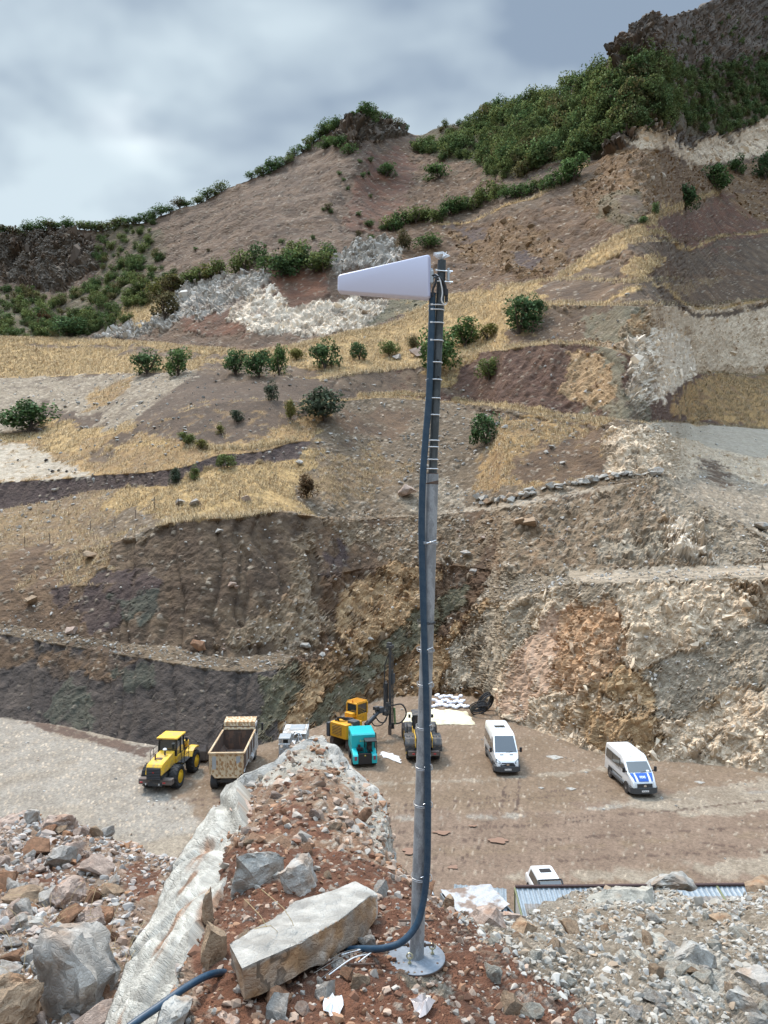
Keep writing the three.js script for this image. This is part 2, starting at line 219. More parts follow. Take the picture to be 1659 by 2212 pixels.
// One stretch of terrain between break lines. Its patches lie on it in metres: on a face in elevation (x, height), on flat ground in plan (x, distance).
class Ground {
  constructor(o) {
    Object.assign(this, o);
    const nc = this.nc = o.breaks[0].length, B = o.breaks, X = this.X = new Float32Array(nc).map((_, i) => (o.x0 + i * o.step - CX) / F);
    this.rows = [];                                 // [segment, t]
    for (let k = 0; k + 1 < B.length; k++) {
      let m = 0; for (let i = 0; i < nc; i += 20) { const [d0, h0] = B[k][i], [d1, h1] = B[k + 1][i]; m = Math.max(m, Math.hypot(h1 - h0, (d1 - d0) * (o.wide ? 0.35 : 0.8)) / d1 * F); }
      const n = clamp(Math.ceil(m / o.rowStep), 4, o.rowMax ?? 170);
      for (let j = 0; j < n; j++) this.rows.push([k, j / n]);
    }
    this.rows.push([B.length - 2, 1]);
    const nr = this.nr = this.rows.length, n = nr * nc, P = this.P = new Float32Array(n * 3), seg = this.seg = new Uint8Array(nr);
    this.rows.forEach(([k, t], r) => {
      seg[r] = k;
      for (let i = 0; i < nc; i++) {
        const [d0, h0] = B[k][i], [d1, h1] = B[k + 1][i], d = d0 + (d1 - d0) * t, v = (r * nc + i) * 3, bend = Math.sin(t * Math.PI) * Math.min(0.35, 0.03 * Math.abs(h1 - h0));
        P[v] = X[i] * this.axis(d, h0 + (h1 - h0) * t); P[v + 1] = h0 + (h1 - h0) * t - (o.noBend?.includes(k) ? 0 : bend); P[v + 2] = -d;
      }
    });
    const N = this.N = new Float32Array(n * 3); this.normals(P, N);
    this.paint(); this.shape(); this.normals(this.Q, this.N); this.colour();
  }
  axis(d, h) { return d * cp - (h - EYE) * sp; }    // distance along the lens axis: columns stay on their bearing
  normals(P, N) {
    const { nc, nr } = this;
    for (let r = 0; r < nr; r++) for (let i = 0; i < nc; i++) {
      const a = (r * nc + Math.max(0, i - 1)) * 3, b = (r * nc + Math.min(nc - 1, i + 1)) * 3, c = (Math.max(0, r - 1) * nc + i) * 3, d = (Math.min(nr - 1, r + 1) * nc + i) * 3, v = (r * nc + i) * 3;
      const ux = P[b] - P[a], uy = P[b + 1] - P[a + 1], uz = P[b + 2] - P[a + 2], wx = P[d] - P[c], wy = P[d + 1] - P[c + 1], wz = P[d + 2] - P[c + 2];
      let x = uy * wz - uz * wy, y = uz * wx - ux * wz, z = ux * wy - uy * wx; const l = Math.hypot(x, y, z) || 1;
      N[v] = x / l; N[v + 1] = y / l; N[v + 2] = z / l;
    }
  }
  find(px, py, near = 0) {                          // the visible ground on a sight line: row and column, then its place
    const { nc, nr, P } = this, i = clamp(Math.round((px - this.x0) / this.step), 0, nc - 1), e = rise(px, py); let best = -1e9;
    for (let r = 0; r < nr; r++) {
      const v = (r * nc + i) * 3, q = (P[v + 1] - EYE) / -P[v + 2];
      if (-P[v + 2] > near && q >= e && best < e) return (r ? r : 0) * nc + i;
      best = Math.max(best, q);
    }
    let top = 0; best = -1e9; for (let r = 0; r < nr; r++) { const v = (r * nc + i) * 3, q = (P[v + 1] - EYE) / -P[v + 2]; if (q > best) { best = q; top = r; } }
    return top * nc + i;
  }
  point(px, py) { const v = this.find(px, py) * 3, Q = this.Q ?? this.P; return new THREE.Vector3(Q[v], Q[v + 1], Q[v + 2]); }
  paint() {
    const { nc, nr, P } = this, A = this.A = new Float32Array(nc * nr * NP);
    for (let r = 0; r < nr; r++) for (let i = 0; i < nc; i++) { const v = (r * nc + i) * 3, q = this.swell * 0.12, dd = -P[v + 2], b = this.baseMat(this.seg[r], this.x0 + i * this.step + 55 * fbm(P[v] * q, P[v + 1] * q, P[v + 2] * q, 5), dd); A.set(b, (r * nc + i) * NP); }
    const flat = (this.plan ?? []);
    for (const [name, kind, pts, width, soft] of this.patches) {
      const m = G[name], line = kind === 'line' || kind === 'planline', inPlan = kind === 'plan' || kind === 'planline';
      const W = pts.map(([x, y]) => { const v = this.find(x, y) * 3; return inPlan ? [P[v], -P[v + 2], -P[v + 2]] : [P[v], P[v + 1], -P[v + 2]]; });
      const dist = W.reduce((a, w) => a + w[2], 0) / W.length, px = dist / F, edge = (soft ?? 7) * px, half = line ? width * px / 2 : 0;
      let a0 = 1e9, a1 = -1e9, b0 = 1e9, b1 = -1e9; for (const [x, y] of W) { a0 = Math.min(a0, x); a1 = Math.max(a1, x); b0 = Math.min(b0, y); b1 = Math.max(b1, y); }
      const pad = half + edge * 2.5; a0 -= pad; a1 += pad; b0 -= pad; b1 += pad;
      const dmin = Math.min(...W.map((w) => w[2])) - 14 - 0.1 * dist, dmax = Math.max(...W.map((w) => w[2])) + 14 + 0.1 * dist, f = 1 / (edge * 3.2);
      for (let r = 0; r < nr; r++) for (let i = 0; i < nc; i++) {
        const v = (r * nc + i) * 3; let x = P[v], y = inPlan ? -P[v + 2] : P[v + 1]; const z = -P[v + 2];
        if (x < a0 || x > a1 || y < b0 || y > b1 || z < dmin || z > dmax) continue;
        if (inPlan ? this.notPlan?.(this.seg[r]) : this.notFace?.(this.seg[r])) continue;
        const wob = edge * (2.4 * fbm(P[v] * f, P[v + 1] * f * 0.5, P[v + 2] * f, 5) + 1.6 * fbm(P[v] * f * 0.3 + 9, P[v + 1] * f * 0.2, P[v + 2] * f * 0.3, 2)), hole = line ? 1 : 1 - 0.55 * smooth(0.16, 0.45, fbm(P[v] * f * 0.8 + 50, P[v + 1] * f * 0.45, P[v + 2] * f * 0.8, 4));
        let s;
        if (line) { s = -1e9; for (let q = 0; q + 1 < W.length; q++) { const ex = W[q + 1][0] - W[q][0], ey = W[q + 1][1] - W[q][1], t = clamp(((x - W[q][0]) * ex + (y - W[q][1]) * ey) / (ex * ex + ey * ey + 1e-9)); s = Math.max(s, half - Math.hypot(x - W[q][0] - ex * t, y - W[q][1] - ey * t)); } }
        else s = signedDistance(W, x, y);
        const w = smooth(-0.4, 0.4, (s + wob) / edge) * hole;
        if (w > 0) { const o = (r * nc + i) * NP; for (let q = 0; q < NP; q++) A[o + q] += (m[q] - A[o + q]) * w; }
      }
    }
  }
  shape() {                                         // swells, gullies, broken blocks and pebbles, all real relief along the surface's own normal
    const { nc, nr, P, N, A } = this, Q = this.Q = new Float32Array(P.length), S = this.S = new Float32Array(nc * nr * 3);   // S: block tone, crack, pebble
    const ct = Math.cos(1.2), st = Math.sin(1.2);
    for (let v = 0; v < nc * nr; v++) {
      const x = P[v * 3], y = P[v * 3 + 1], z = P[v * 3 + 2], a = v * NP, rock = A[a + 6], size = A[a + 7], amp = A[a + 8], rill = A[a + 9], stones = A[a + 11];
      const k = this.swell, w2 = this.wide ? smooth(90, 190, -z) : 0;
      let d = w2 < 1 ? (1 - w2) * amp * (0.7 * fbm(x * k * 0.16, y * k * 0.16, z * k * 0.16, 5) + 0.3 * fbm(x * k * 1.5, y * k * 1.5, z * k * 1.5, 3)) : 0;
      if (w2 > 0) d += w2 * amp * 1.6 * fbm(x * 0.05, y * 0.05, z * 0.05, 6);
      if (rill > 0) { const q = x + 0.25 * y + 1.3 * noise(x * 0.2, y * 0.2, z * 0.2), g = 1 - Math.abs(noise(q * (-z > 120 ? 0.3 : 0.6), 3.3, y * 0.04)) * 2.4; d -= rill * Math.max(0, g) * Math.max(0, g) * 1.6; }
      const i = v % nc, w = i ? v - 1 : v + 1, run = Math.hypot(x - P[w * 3], y - P[w * 3 + 1], z - P[w * 3 + 2]), rockUp = rock * clamp(1.7 * this.step * -z / F / run, 0.1, 1);   // less relief where the net is stretched
      let tone = 0.5, crack = 0;
      if (rock > 0.01) {
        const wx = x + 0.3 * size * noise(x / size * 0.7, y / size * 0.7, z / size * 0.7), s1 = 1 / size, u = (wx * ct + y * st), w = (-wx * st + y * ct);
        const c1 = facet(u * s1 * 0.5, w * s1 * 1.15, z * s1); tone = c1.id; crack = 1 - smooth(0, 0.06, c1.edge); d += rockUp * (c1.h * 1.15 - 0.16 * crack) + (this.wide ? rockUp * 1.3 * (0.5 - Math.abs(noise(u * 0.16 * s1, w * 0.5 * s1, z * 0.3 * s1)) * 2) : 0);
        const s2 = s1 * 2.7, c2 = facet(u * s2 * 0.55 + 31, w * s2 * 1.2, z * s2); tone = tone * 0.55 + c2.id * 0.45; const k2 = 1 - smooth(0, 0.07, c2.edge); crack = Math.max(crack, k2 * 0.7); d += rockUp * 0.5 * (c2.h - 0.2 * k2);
        if (this.wide && z > -130) { const c3 = facet(u * s1 * 4.4, w * s1 * 7, z * s1 * 6); tone = tone * 0.7 + c3.id * 0.3; }
      }
      let peb = 0;
      if (stones > 0.01) {
        const ps = this.pebble * (!this.wide ? 1 : y < 0.3 && z > -80 ? 0.5 : z > -48 ? 0.6 : z > -78 ? 1 : z > -150 ? 1.7 : 3), s = 1 / ps, c = facet(x * s, y * s, z * s);
        if (c.id < stones * 1.2) { peb = smooth(0.03, 0.22, c.edge) * (0.4 + 0.6 * c.id / stones); d += ps * (this.wide ? 0.22 : 0.12) * peb; }
      }
      S[v * 3] = tone; S[v * 3 + 1] = crack; S[v * 3 + 2] = peb;
      Q[v * 3] = x + N[v * 3] * d; Q[v * 3 + 1] = y + N[v * 3 + 1] * d; Q[v * 3 + 2] = z + N[v * 3 + 2] * d;
    }
  }
  colour() {
    const { nc, nr, P, A, S } = this, C = this.C = new Float32Array(nc * nr * 3), U = this.U = new Float32Array(nc * nr * 2);
    for (let v = 0; v < nc * nr; v++) {
      const x = P[v * 3], y = P[v * 3 + 1], z = P[v * 3 + 2], a = v * NP, k = this.swell * (!this.wide || z > -110 ? 1 : 0.5);
      const b = smooth(-0.45, 0.45, fbm(x * 0.35 * k, y * 0.35 * k, z * 0.35 * k, 5)), fine = noise(x * 3.1 * k, y * 3.1 * k, z * 3.1 * k) + 0.6 * noise(x * 7.3 * k, y * 7.3 * k, z * 7.3 * k);
      const rocky = Math.min(1, A[a + 6] / A[a + 7] * 4), t = lerp(b, clamp(0.35 * b + 0.85 * (S[v * 3] - 0.15)), rocky), m = 1 + 0.16 * fine + 0.18 * (S[v * 3] - 0.5) * rocky;
      let r = lerp(A[a], A[a + 3], t) * m, g = lerp(A[a + 1], A[a + 4], t) * m, bl = lerp(A[a + 2], A[a + 5], t) * m;
      const crackShade = S[v * 3 + 1] * rocky * 0.3; r = lerp(r, 0.12, crackShade); g = lerp(g, 0.085, crackShade); bl = lerp(bl, 0.058, crackShade);  // shade of the narrow cracks put into the colour as a soil brown
      const stain = A[a + 13]; if (stain > 0) { const q = smooth(0.05, 0.5, fbm(x * 0.5 * k + 40, y * 0.33 * k, z * 0.5 * k, 4) + (S[v * 3] - 0.5) * 0.5) * stain * 0.75; r = lerp(r, 0.27, q); g = lerp(g, 0.145, q); bl = lerp(bl, 0.066, q); }
      const p = S[v * 3 + 2]; if (p > 0) { const hh = hash(Math.floor(x * 2.3), Math.floor(y * 2.3), Math.floor(z * 2.3)) / 4294967296, c = A[a + 12] * (0.45 + 0.35 * p + 0.35 * hh), q = Math.min(1, p * 1.3) * (0.45 + 0.55 * hh); r = lerp(r, c, q); g = lerp(g, c * 0.92, q); bl = lerp(bl, c * 0.82, q); }
      const warm = this.wide ? 0.8 : 0.5; C[v * 3] = Math.max(0.012, r * (1 + 0.10 * warm)); C[v * 3 + 1] = Math.max(0.01, g * (1 - 0.01 * warm)); C[v * 3 + 2] = Math.max(0.008, bl * (1 - 0.17 * warm));
    }
    for (let i = 0; i < nc; i++) { let s = 0; for (let r = 0; r < nr; r++) { const v = r * nc + i; if (r) { const u = v - nc; s += Math.hypot(P[v * 3 + 1] - P[u * 3 + 1], P[v * 3 + 2] - P[u * 3 + 2]); } U[v * 2] = P[v * 3] - (this.wide && this.rows[r][0] ? 0.7 * P[v * 3 + 2] : 0); U[v * 2 + 1] = s; } }
  }
  mesh(name, from, to, material, uvScale) {         // rows of the segments from..to as one mesh
    const { nc } = this, rs = []; for (let r = 0; r < this.nr; r++) if (this.seg[r] >= from && this.seg[r] <= to) rs.push(r);
    const r0 = rs[0], r1 = Math.min(this.nr - 1, rs[rs.length - 1] + 1), n = (r1 - r0 + 1) * nc, cut = (a, w) => a.slice(r0 * nc * w, r0 * nc * w + n * w);
    const g = new THREE.BufferGeometry(); g.setAttribute('position', new THREE.BufferAttribute(cut(this.Q, 3), 3)); g.setAttribute('normal', new THREE.BufferAttribute(cut(this.N, 3), 3)); g.setAttribute('color', new THREE.BufferAttribute(cut(this.C, 3), 3));
    g.setAttribute('uv', new THREE.BufferAttribute(cut(this.U, 2).map((x) => x / uvScale), 2));
    const idx = new Uint32Array((r1 - r0) * (nc - 1) * 6); let q = 0;
    for (let r = 0; r < r1 - r0; r++) for (let i = 0; i < nc - 1; i++) { const a = r * nc + i, b = a + 1, c = a + nc, d = c + 1; idx[q++] = a; idx[q++] = b; idx[q++] = d; idx[q++] = a; idx[q++] = d; idx[q++] = c; }
    g.setIndex(new THREE.BufferAttribute(idx, 1));
    const m = new THREE.Mesh(g, material); m.name = name; m.castShadow = m.receiveShadow = true; m.userData.kind = 'structure'; scene.add(m); return m;
  }
}
function grain(size, seed, build, srgb) {           // a tile that repeats without a seam
  const d = new Uint8Array(size * size * 4), R = rng(seed), f = build(R, size);
  for (let i = 0; i < size * size; i++) { const c = f(i % size, (i / size) | 0); d[i * 4] = c[0]; d[i * 4 + 1] = c[1]; d[i * 4 + 2] = c[2]; d[i * 4 + 3] = 255; }
  const t = new THREE.DataTexture(d, size, size); t.wrapS = t.wrapT = THREE.RepeatWrapping; t.magFilter = THREE.LinearFilter; t.minFilter = THREE.LinearMipmapLinearFilter; t.generateMipmaps = true; if (srgb) t.colorSpace = THREE.SRGBColorSpace; t.needsUpdate = true; return t;
}
function tileNoise(x, y, n, seed) { const X = Math.floor(x), Y = Math.floor(y), u = x - X, v = y - Y, s = u * u * (3 - 2 * u), t = v * v * (3 - 2 * v), h = (i, j) => (hash((X + i + n) % n, (Y + j + n) % n, seed) >>> 8) / 16777216; return lerp(lerp(h(0, 0), h(1, 0), s), lerp(h(0, 1), h(1, 1), s), t); }
function grit(size, seed, cells, shadeLo) {         // crushed stone: chips of several sizes; returns the colour tile and the height tile
  const H = new Float32Array(size * size), T = new Float32Array(size * size);
  for (const [n, w] of cells) for (let j = 0; j < size; j++) for (let i = 0; i < size; i++) {
    const x = i / size * n, y = j / size * n, X = Math.floor(x), Y = Math.floor(y); let d1 = 9, d2 = 9, id = 0;
    for (let b = -1; b < 2; b++) for (let a = -1; a < 2; a++) { const h = hash((X + a + n) % n, (Y + b + n) % n, seed + n), dx = X + a + (h & 1023) / 1023 - x, dy = Y + b + ((h >>> 10) & 1023) / 1023 - y, d = dx * dx + dy * dy; if (d < d1) { d2 = d1; d1 = d; id = (h >>> 20) / 4096; } else if (d < d2) d2 = d; }
    const e = Math.min(1, (Math.sqrt(d2) - Math.sqrt(d1)) * 3), o = j * size + i; H[o] += w * e * (0.35 + 0.65 * id); T[o] += w * (id - 0.5);
  }
  const col = grain(size, seed, () => (x, y) => { const v = 226 + T[y * size + x] * shadeLo + (tileNoise(x / size * 16, y / size * 16, 16, seed + 5) - 0.5) * 26; return [clamp(v + 4, 0, 255), clamp(v, 0, 255), clamp(v - 5, 0, 255)]; }, true);
  const bump = grain(size, seed, () => (x, y) => { const v = clamp(H[y * size + x], 0, 1) * 255; return [v, v, v]; });
  return [col, bump];
}
const [gritCol, gritBump] = grit(1024, 11, [[22, 0.45], [60, 0.35], [150, 0.2]], 90);
const [rockCol, rockBump] = grit(1024, 23, [[7, 0.4], [19, 0.3], [48, 0.2], [120, 0.1]], 70);
const soilMat = (bump, o = {}) => new THREE.MeshStandardMaterial({ vertexColors: true, roughness: 0.95, metalness: 0, map: gritCol, bumpMap: gritBump, bumpScale: bump, ...o });

function randomHullOf(seed) { const R = rng(seed), pts = []; for (let i = 0; i < 9; i++) pts.push(new THREE.Vector3((R() - 0.5) * 1.05, (R() - 0.5) * 1.05, (R() - 0.5) * 0.9)); for (const s of [-1, 1]) { pts.push(new THREE.Vector3(s * (0.3 + 0.2 * R()), (R() - 0.5) * 0.4, s * (R() - 0.5) * 0.5), new THREE.Vector3((R() - 0.5) * 0.4, s * (0.35 + 0.2 * R()), (R() - 0.5) * 0.4)); } const g = new ConvexGeometry(pts); g.deleteAttribute('uv'); return g; }

// ------------------------------------------------------------------ the far side of the quarry and the mountain
const quarry = new Ground({
  breaks: BREAK, x0: X0, step: STEP, rowStep: 3.2, swell: 1, wide: true, pebble: 0.33, noBend: [0],
  notPlan: (s) => s > 0, notFace: (s) => s === 0,
  baseMat(s, px) {
    const R = px > 690, RR = px > 1040;
    if (s === 0) return px < 420 ? G.floorGrey : G.floorBrown;
    if (s === 1) return RR ? G.paleRock : px > 620 ? G.ochre : G.dark;
    if (s === 2) return RR ? G.paleRock : px > 640 ? G.brownFace : G.debris;
    if (s === 3) return RR ? G.rubble : R ? G.brownFace : px < 230 ? G.soil : G.soilDark;
    if (s === 4) return RR ? G.rubbleBrown : R ? G.soil : px < 230 ? G.grassThin : G.soilDark;
    if (s === 5) return R ? G.debris : G.grassThin;
    if (s === 6) return px > 1420 ? G.rubble : R ? G.debris : px < 260 ? G.grassThin : G.grass;
    if (s === 7) return px > 1300 ? G.paleRock : R ? G.debris : G.purple;
    if (s === 8) return px > 1400 ? G.pathPale : R ? G.debris : G.grassDull;
    if (s === 9 || s === 11 || s === 13) return px > 1200 ? G.grassThin : G.grass;
    if (s === 10) return px > 820 ? G.redFace : G.heap;
    if (s === 12) return px > 1170 ? G.brownRock : G.grass;
    if (s === 14) return px > 1180 ? G.soil : px > 860 ? G.grass : G.scree;
    if (s < 19) return px > 850 ? G.brownFace : G.scree;
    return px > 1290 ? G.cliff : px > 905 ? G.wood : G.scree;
  },
  patches: [
    // mountain
    ['brownFace', 'face', [[860, 300], [960, 290], [1060, 380], [1180, 380], [1290, 350], [1290, 480], [1180, 600], [940, 640], [850, 560], [820, 480], [760, 400]]],
    ['scree', 'face', [[380, 470], [600, 370], [760, 290], [850, 340], [800, 420], [700, 500], [560, 560], [400, 590], [330, 560]]],
    ['redSoil', 'face', [[800, 330], [860, 320], [900, 360], [860, 470], [800, 500], [740, 500], [760, 420]]],
    ['cliffGrey', 'face', [[725, 300], [740, 250], [800, 235], [860, 270], [880, 290], [830, 300], [760, 320]], 0, 5],
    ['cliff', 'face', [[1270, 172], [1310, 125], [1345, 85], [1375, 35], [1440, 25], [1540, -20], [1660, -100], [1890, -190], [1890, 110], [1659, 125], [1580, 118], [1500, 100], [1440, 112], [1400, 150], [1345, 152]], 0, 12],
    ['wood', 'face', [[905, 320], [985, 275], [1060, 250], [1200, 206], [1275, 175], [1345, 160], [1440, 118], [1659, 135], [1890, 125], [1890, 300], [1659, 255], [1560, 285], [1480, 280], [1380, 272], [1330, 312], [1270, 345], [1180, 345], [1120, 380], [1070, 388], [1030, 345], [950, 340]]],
    ['paleRock', 'face', [[1345, 310], [1420, 290], [1520, 298], [1659, 255], [1760, 290], [1690, 325], [1560, 352], [1480, 348], [1400, 335]]],
    ['ochre', 'face', [[1270, 350], [1400, 330], [1500, 352], [1659, 345], [1760, 380], [1659, 405], [1560, 412], [1450, 450], [1385, 485], [1280, 470], [1235, 425]]],
    ['olive', 'face', [[1290, 420], [1390, 415], [1390, 470], [1350, 495], [1290, 470]]],
    ['soilDark', 'face', [[1330, 425], [1375, 420], [1395, 455], [1345, 460]], 0, 4],
    ['ochre', 'face', [[960, 480], [1060, 490], [1180, 500], [1240, 560], [1170, 600], [1080, 585], [980, 530]], 0, 14],
    ['purple', 'face', [[1105, 545], [1135, 538], [1168, 560], [1150, 585], [1118, 575]], 0, 4],
    ['purple', 'face', [[960, 480], [1040, 495], [1050, 520], [1000, 515]], 0, 8],
    ['redSoil', 'face', [[1385, 490], [1460, 455], [1560, 420], [1659, 410], [1659, 500], [1450, 515], [1370, 515]]],
    ['ochre', 'face', [[1560, 425], [1659, 408], [1760, 410], [1760, 480], [1620, 470]], 0, 10],
    ['soilDark', 'face', [[1400, 545], [1480, 530], [1659, 512], [1760, 510], [1760, 590], [1560, 575], [1450, 560]], 0, 10],
    ['soilDark', 'face', [[1200, 585], [1260, 565], [1370, 555], [1330, 600], [1200, 604]], 0, 8],
    ['soilDark', 'face', [[1090, 390], [1180, 360], [1290, 355], [1240, 420], [1150, 450], [1080, 470], [940, 480], [1000, 420]], 0, 12],
    ['grass', 'face', [[1200, 602], [1250, 565], [1320, 515], [1385, 486], [1398, 494], [1375, 520], [1385, 540], [1310, 560], [1245, 590]], 0, 5],
    ['grass', 'line', [[1385, 488], [1440, 455], [1500, 430], [1560, 412]], 12, 4],
    ['grass', 'line', [[1360, 518], [1450, 520], [1560, 510], [1659, 500], [1760, 495]], 7, 4],
    ['grass', 'face', [[1335, 575], [1440, 562], [1420, 582], [1380, 600], [1345, 598]], 0, 5],
    ['grass', 'line', [[1270, 345], [1210, 400], [1150, 430], [940, 485]], 6, 3],
    ['grassThin', 'face', [[1380, 612], [1500, 606], [1560, 602], [1500, 630], [1400, 645], [1330, 655]], 0, 9],
    ['cliffGrey', 'face', [[-100, 530], [60, 503], [150, 508], [205, 528], [222, 575], [185, 592], [105, 640], [40, 605], [-100, 620]], 0, 9],
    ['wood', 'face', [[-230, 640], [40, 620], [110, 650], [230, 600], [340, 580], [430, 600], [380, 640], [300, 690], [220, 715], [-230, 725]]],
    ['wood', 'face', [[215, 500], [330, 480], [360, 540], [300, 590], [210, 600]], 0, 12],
    ['redSoil', 'face', [[540, 600], [620, 578], [700, 575], [720, 640], [640, 658], [540, 720], [420, 715], [380, 690], [470, 660]]],
    ['whiteRock', 'face', [[520, 645], [560, 602], [600, 640], [640, 662], [720, 652], [760, 640], [850, 640], [860, 665], [800, 702], [730, 722], [600, 722], [540, 712], [500, 682]], 0, 9],
    ['greyRock', 'face', [[208, 727], [300, 692], [310, 660], [400, 620], [480, 598], [560, 588], [582, 612], [520, 655], [470, 672], [430, 685], [340, 704], [290, 727]], 0, 9],
    ['greyRock', 'face', [[718, 560], [760, 530], [830, 512], [872, 545], [860, 560], [780, 575], [730, 590]], 0, 6],
    ['seam', 'face', [[800, 700], [840, 650], [900, 640], [930, 655], [870, 685]], 0, 5],
    ['grass', 'face', [[240, 690], [300, 650], [340, 640], [400, 612], [330, 690], [290, 700]], 0, 8],
    // terraces
    ['soil', 'face', [[1180, 662], [1290, 662], [1290, 740], [1200, 742], [1100, 750], [1080, 720]]],
    ['greenGrey', 'face', [[1255, 665], [1385, 668], [1370, 740], [1320, 745], [1275, 735]], 0, 9],
    ['ochreRock', 'face', [[1350, 690], [1385, 668], [1400, 700], [1370, 730]], 0, 5],
    ['paleRock', 'face', [[1440, 672], [1500, 662], [1659, 660], [1890, 655], [1890, 805], [1659, 808], [1580, 795], [1510, 785], [1490, 720], [1420, 700]], 0, 8],
    ['whiteRock', 'face', [[1362, 740], [1405, 715], [1450, 705], [1490, 730], [1508, 790], [1498, 815], [1470, 835], [1445, 850], [1412, 882], [1380, 885], [1354, 850]], 0, 6],
    ['greenGrey', 'face', [[1280, 750], [1330, 760], [1350, 850], [1400, 890], [1400, 912], [1330, 905], [1250, 890], [1290, 830]], 0, 9],
    ['ochreRock', 'face', [[1240, 752], [1300, 765], [1310, 800], [1330, 860], [1290, 885], [1215, 850]], 0, 8],
    ['soilDark', 'face', [[690, 820], [830, 802], [920, 795], [985, 790], [990, 850], [830, 850], [700, 845]], 0, 8],
    ['grass', 'face', [[895, 790], [985, 768], [1050, 755], [1010, 790], [975, 835], [940, 830]], 0, 8],
    ['grass', 'line', [[985, 772], [1040, 757], [1100, 749], [1200, 742], [1280, 746]], 11, 4],
    ['grass', 'line', [[985, 862], [1090, 878], [1200, 895], [1300, 908]], 14, 5],
    ['grass', 'line', [[780, 855], [860, 850], [930, 856]], 9, 4],
    ['grass', 'line', [[1090, 662], [1180, 656], [1300, 656], [1480, 656], [1659, 646], [1800, 640]], 7, 3],
    ['grassOchre', 'face', [[1448, 885], [1500, 825], [1560, 808], [1659, 812], [1890, 820], [1890, 918], [1659, 922], [1560, 912], [1470, 900]], 0, 8],
    ['grassDull', 'face', [[1020, 1062], [1030, 1000], [1060, 940], [1090, 895], [1250, 900], [1300, 915], [1300, 960], [1290, 1010], [1270, 1042], [1150, 1052]]],
    ['soil', 'face', [[1110, 1020], [1180, 960], [1290, 940], [1310, 1000], [1270, 1045], [1130, 1052]], 0, 16],
    ['paleRock', 'face', [[1298, 1020], [1308, 950], [1340, 925], [1425, 930], [1500, 975], [1530, 1010], [1470, 1035], [1400, 1032]], 0, 8],
    ['soil', 'face', [[1500, 985], [1560, 1000], [1580, 1050], [1530, 1040]], 0, 8],
    ['grass', 'face', [[-230, 735], [0, 735], [200, 740], [440, 752], [480, 765], [380, 790], [250, 802], [100, 812], [-230, 812]], 0, 8],
    ['soilDark', 'face', [[280, 745], [400, 752], [420, 775], [350, 785], [260, 770]], 0, 12],
    ['rubble', 'face', [[-230, 835], [100, 815], [250, 808], [330, 808], [430, 800], [400, 830], [300, 905], [240, 920], [180, 905], [90, 870], [60, 930], [-230, 950]], 0, 9],
    ['grassDull', 'face', [[190, 850], [280, 820], [290, 840], [230, 880], [190, 885]], 0, 9],
    ['heap', 'face', [[290, 912], [390, 832], [480, 824], [600, 838], [650, 850], [665, 900], [560, 945], [450, 962], [400, 955], [300, 935]], 0, 6],
    ['soilDark', 'face', [[410, 800], [440, 778], [490, 780], [620, 790], [700, 800], [650, 825], [600, 832], [480, 822]], 0, 6],
    ['grass', 'face', [[78, 910], [150, 900], [180, 945], [160, 975], [130, 985], [90, 965]], 0, 7],
    ['grassDull', 'face', [[160, 985], [250, 945], [400, 955], [330, 985], [260, 1010], [190, 1020]], 0, 8],
    ['soilDark', 'face', [[170, 990], [260, 935], [290, 950], [220, 1000]], 0, 7],
    ['grass', 'line', [[230, 970], [330, 958], [410, 962], [470, 970], [540, 965], [640, 950], [700, 930]], 10, 6],
    ['pathPale', 'face', [[-230, 965], [0, 960], [60, 958], [130, 1000], [190, 1022], [190, 1032], [100, 1035], [-230, 1046]], 0, 5],
    ['debris', 'face', [[660, 980], [740, 880], [830, 862], [960, 870], [1080, 900], [1030, 1000], [1010, 1060], [900, 1095], [740, 1100], [640, 1080]], 0, 14],
    ['grass', 'face', [[260, 1060], [380, 1050], [470, 1012], [560, 1004], [640, 990], [690, 960], [700, 980], [640, 1050], [600, 1100], [470, 1118], [340, 1130], [230, 1095]], 0, 9],
    ['debris', 'face', [[200, 1150], [280, 1100], [380, 1110], [350, 1140], [260, 1175]], 0, 9],
    ['soil', 'face', [[-230, 1200], [0, 1205], [120, 1180], [160, 1230], [100, 1330], [-230, 1335]], 0, 14],
    // cut faces above the quarry floor
    ['purple', 'face', [[165, 1310], [210, 1240], [310, 1225], [350, 1260], [300, 1310], [230, 1370], [190, 1365]], 0, 7],
    ['purple', 'face', [[110, 1280], [150, 1265], [150, 1310], [120, 1335]], 0, 6],
    ['darkGreen', 'face', [[240, 1290], [330, 1265], [340, 1300], [310, 1340], [260, 1330]], 0, 9],
    ['purple', 'face', [[690, 1230], [740, 1170], [770, 1165], [740, 1240], [700, 1260]], 0, 9],
    ['rubbleBrown', 'face', [[610, 1300], [640, 1160], [655, 1130], [670, 1160], [672, 1290], [740, 1370], [660, 1400], [560, 1400], [470, 1395]], 0, 8],
    ['rubbleBrown', 'face', [[700, 1125], [860, 1120], [1000, 1112], [1060, 1180], [1060, 1230], [880, 1230], [740, 1170]], 0, 14],
    ['brownFace', 'face', [[840, 1230], [960, 1215], [1020, 1235], [980, 1280], [860, 1290]], 0, 10],
    ['ochreRock', 'face', [[740, 1290], [850, 1210], [960, 1240], [930, 1290], [870, 1350], [760, 1420], [720, 1400]], 0, 8],
    ['ochreRock', 'face', [[860, 1500], [900, 1420], [1000, 1330], [1060, 1310], [980, 1390], [950, 1490]], 0, 8],
    ['ochreRock', 'face', [[600, 1600], [620, 1470], [700, 1440], [730, 1450], [690, 1520], [650, 1590]], 0, 8],
    ['seam', 'face', [[930, 1300], [1010, 1265], [1000, 1310], [880, 1410], [780, 1500], [730, 1545], [690, 1565], [670, 1560], [700, 1510], [770, 1440], [850, 1370]], 0, 6],
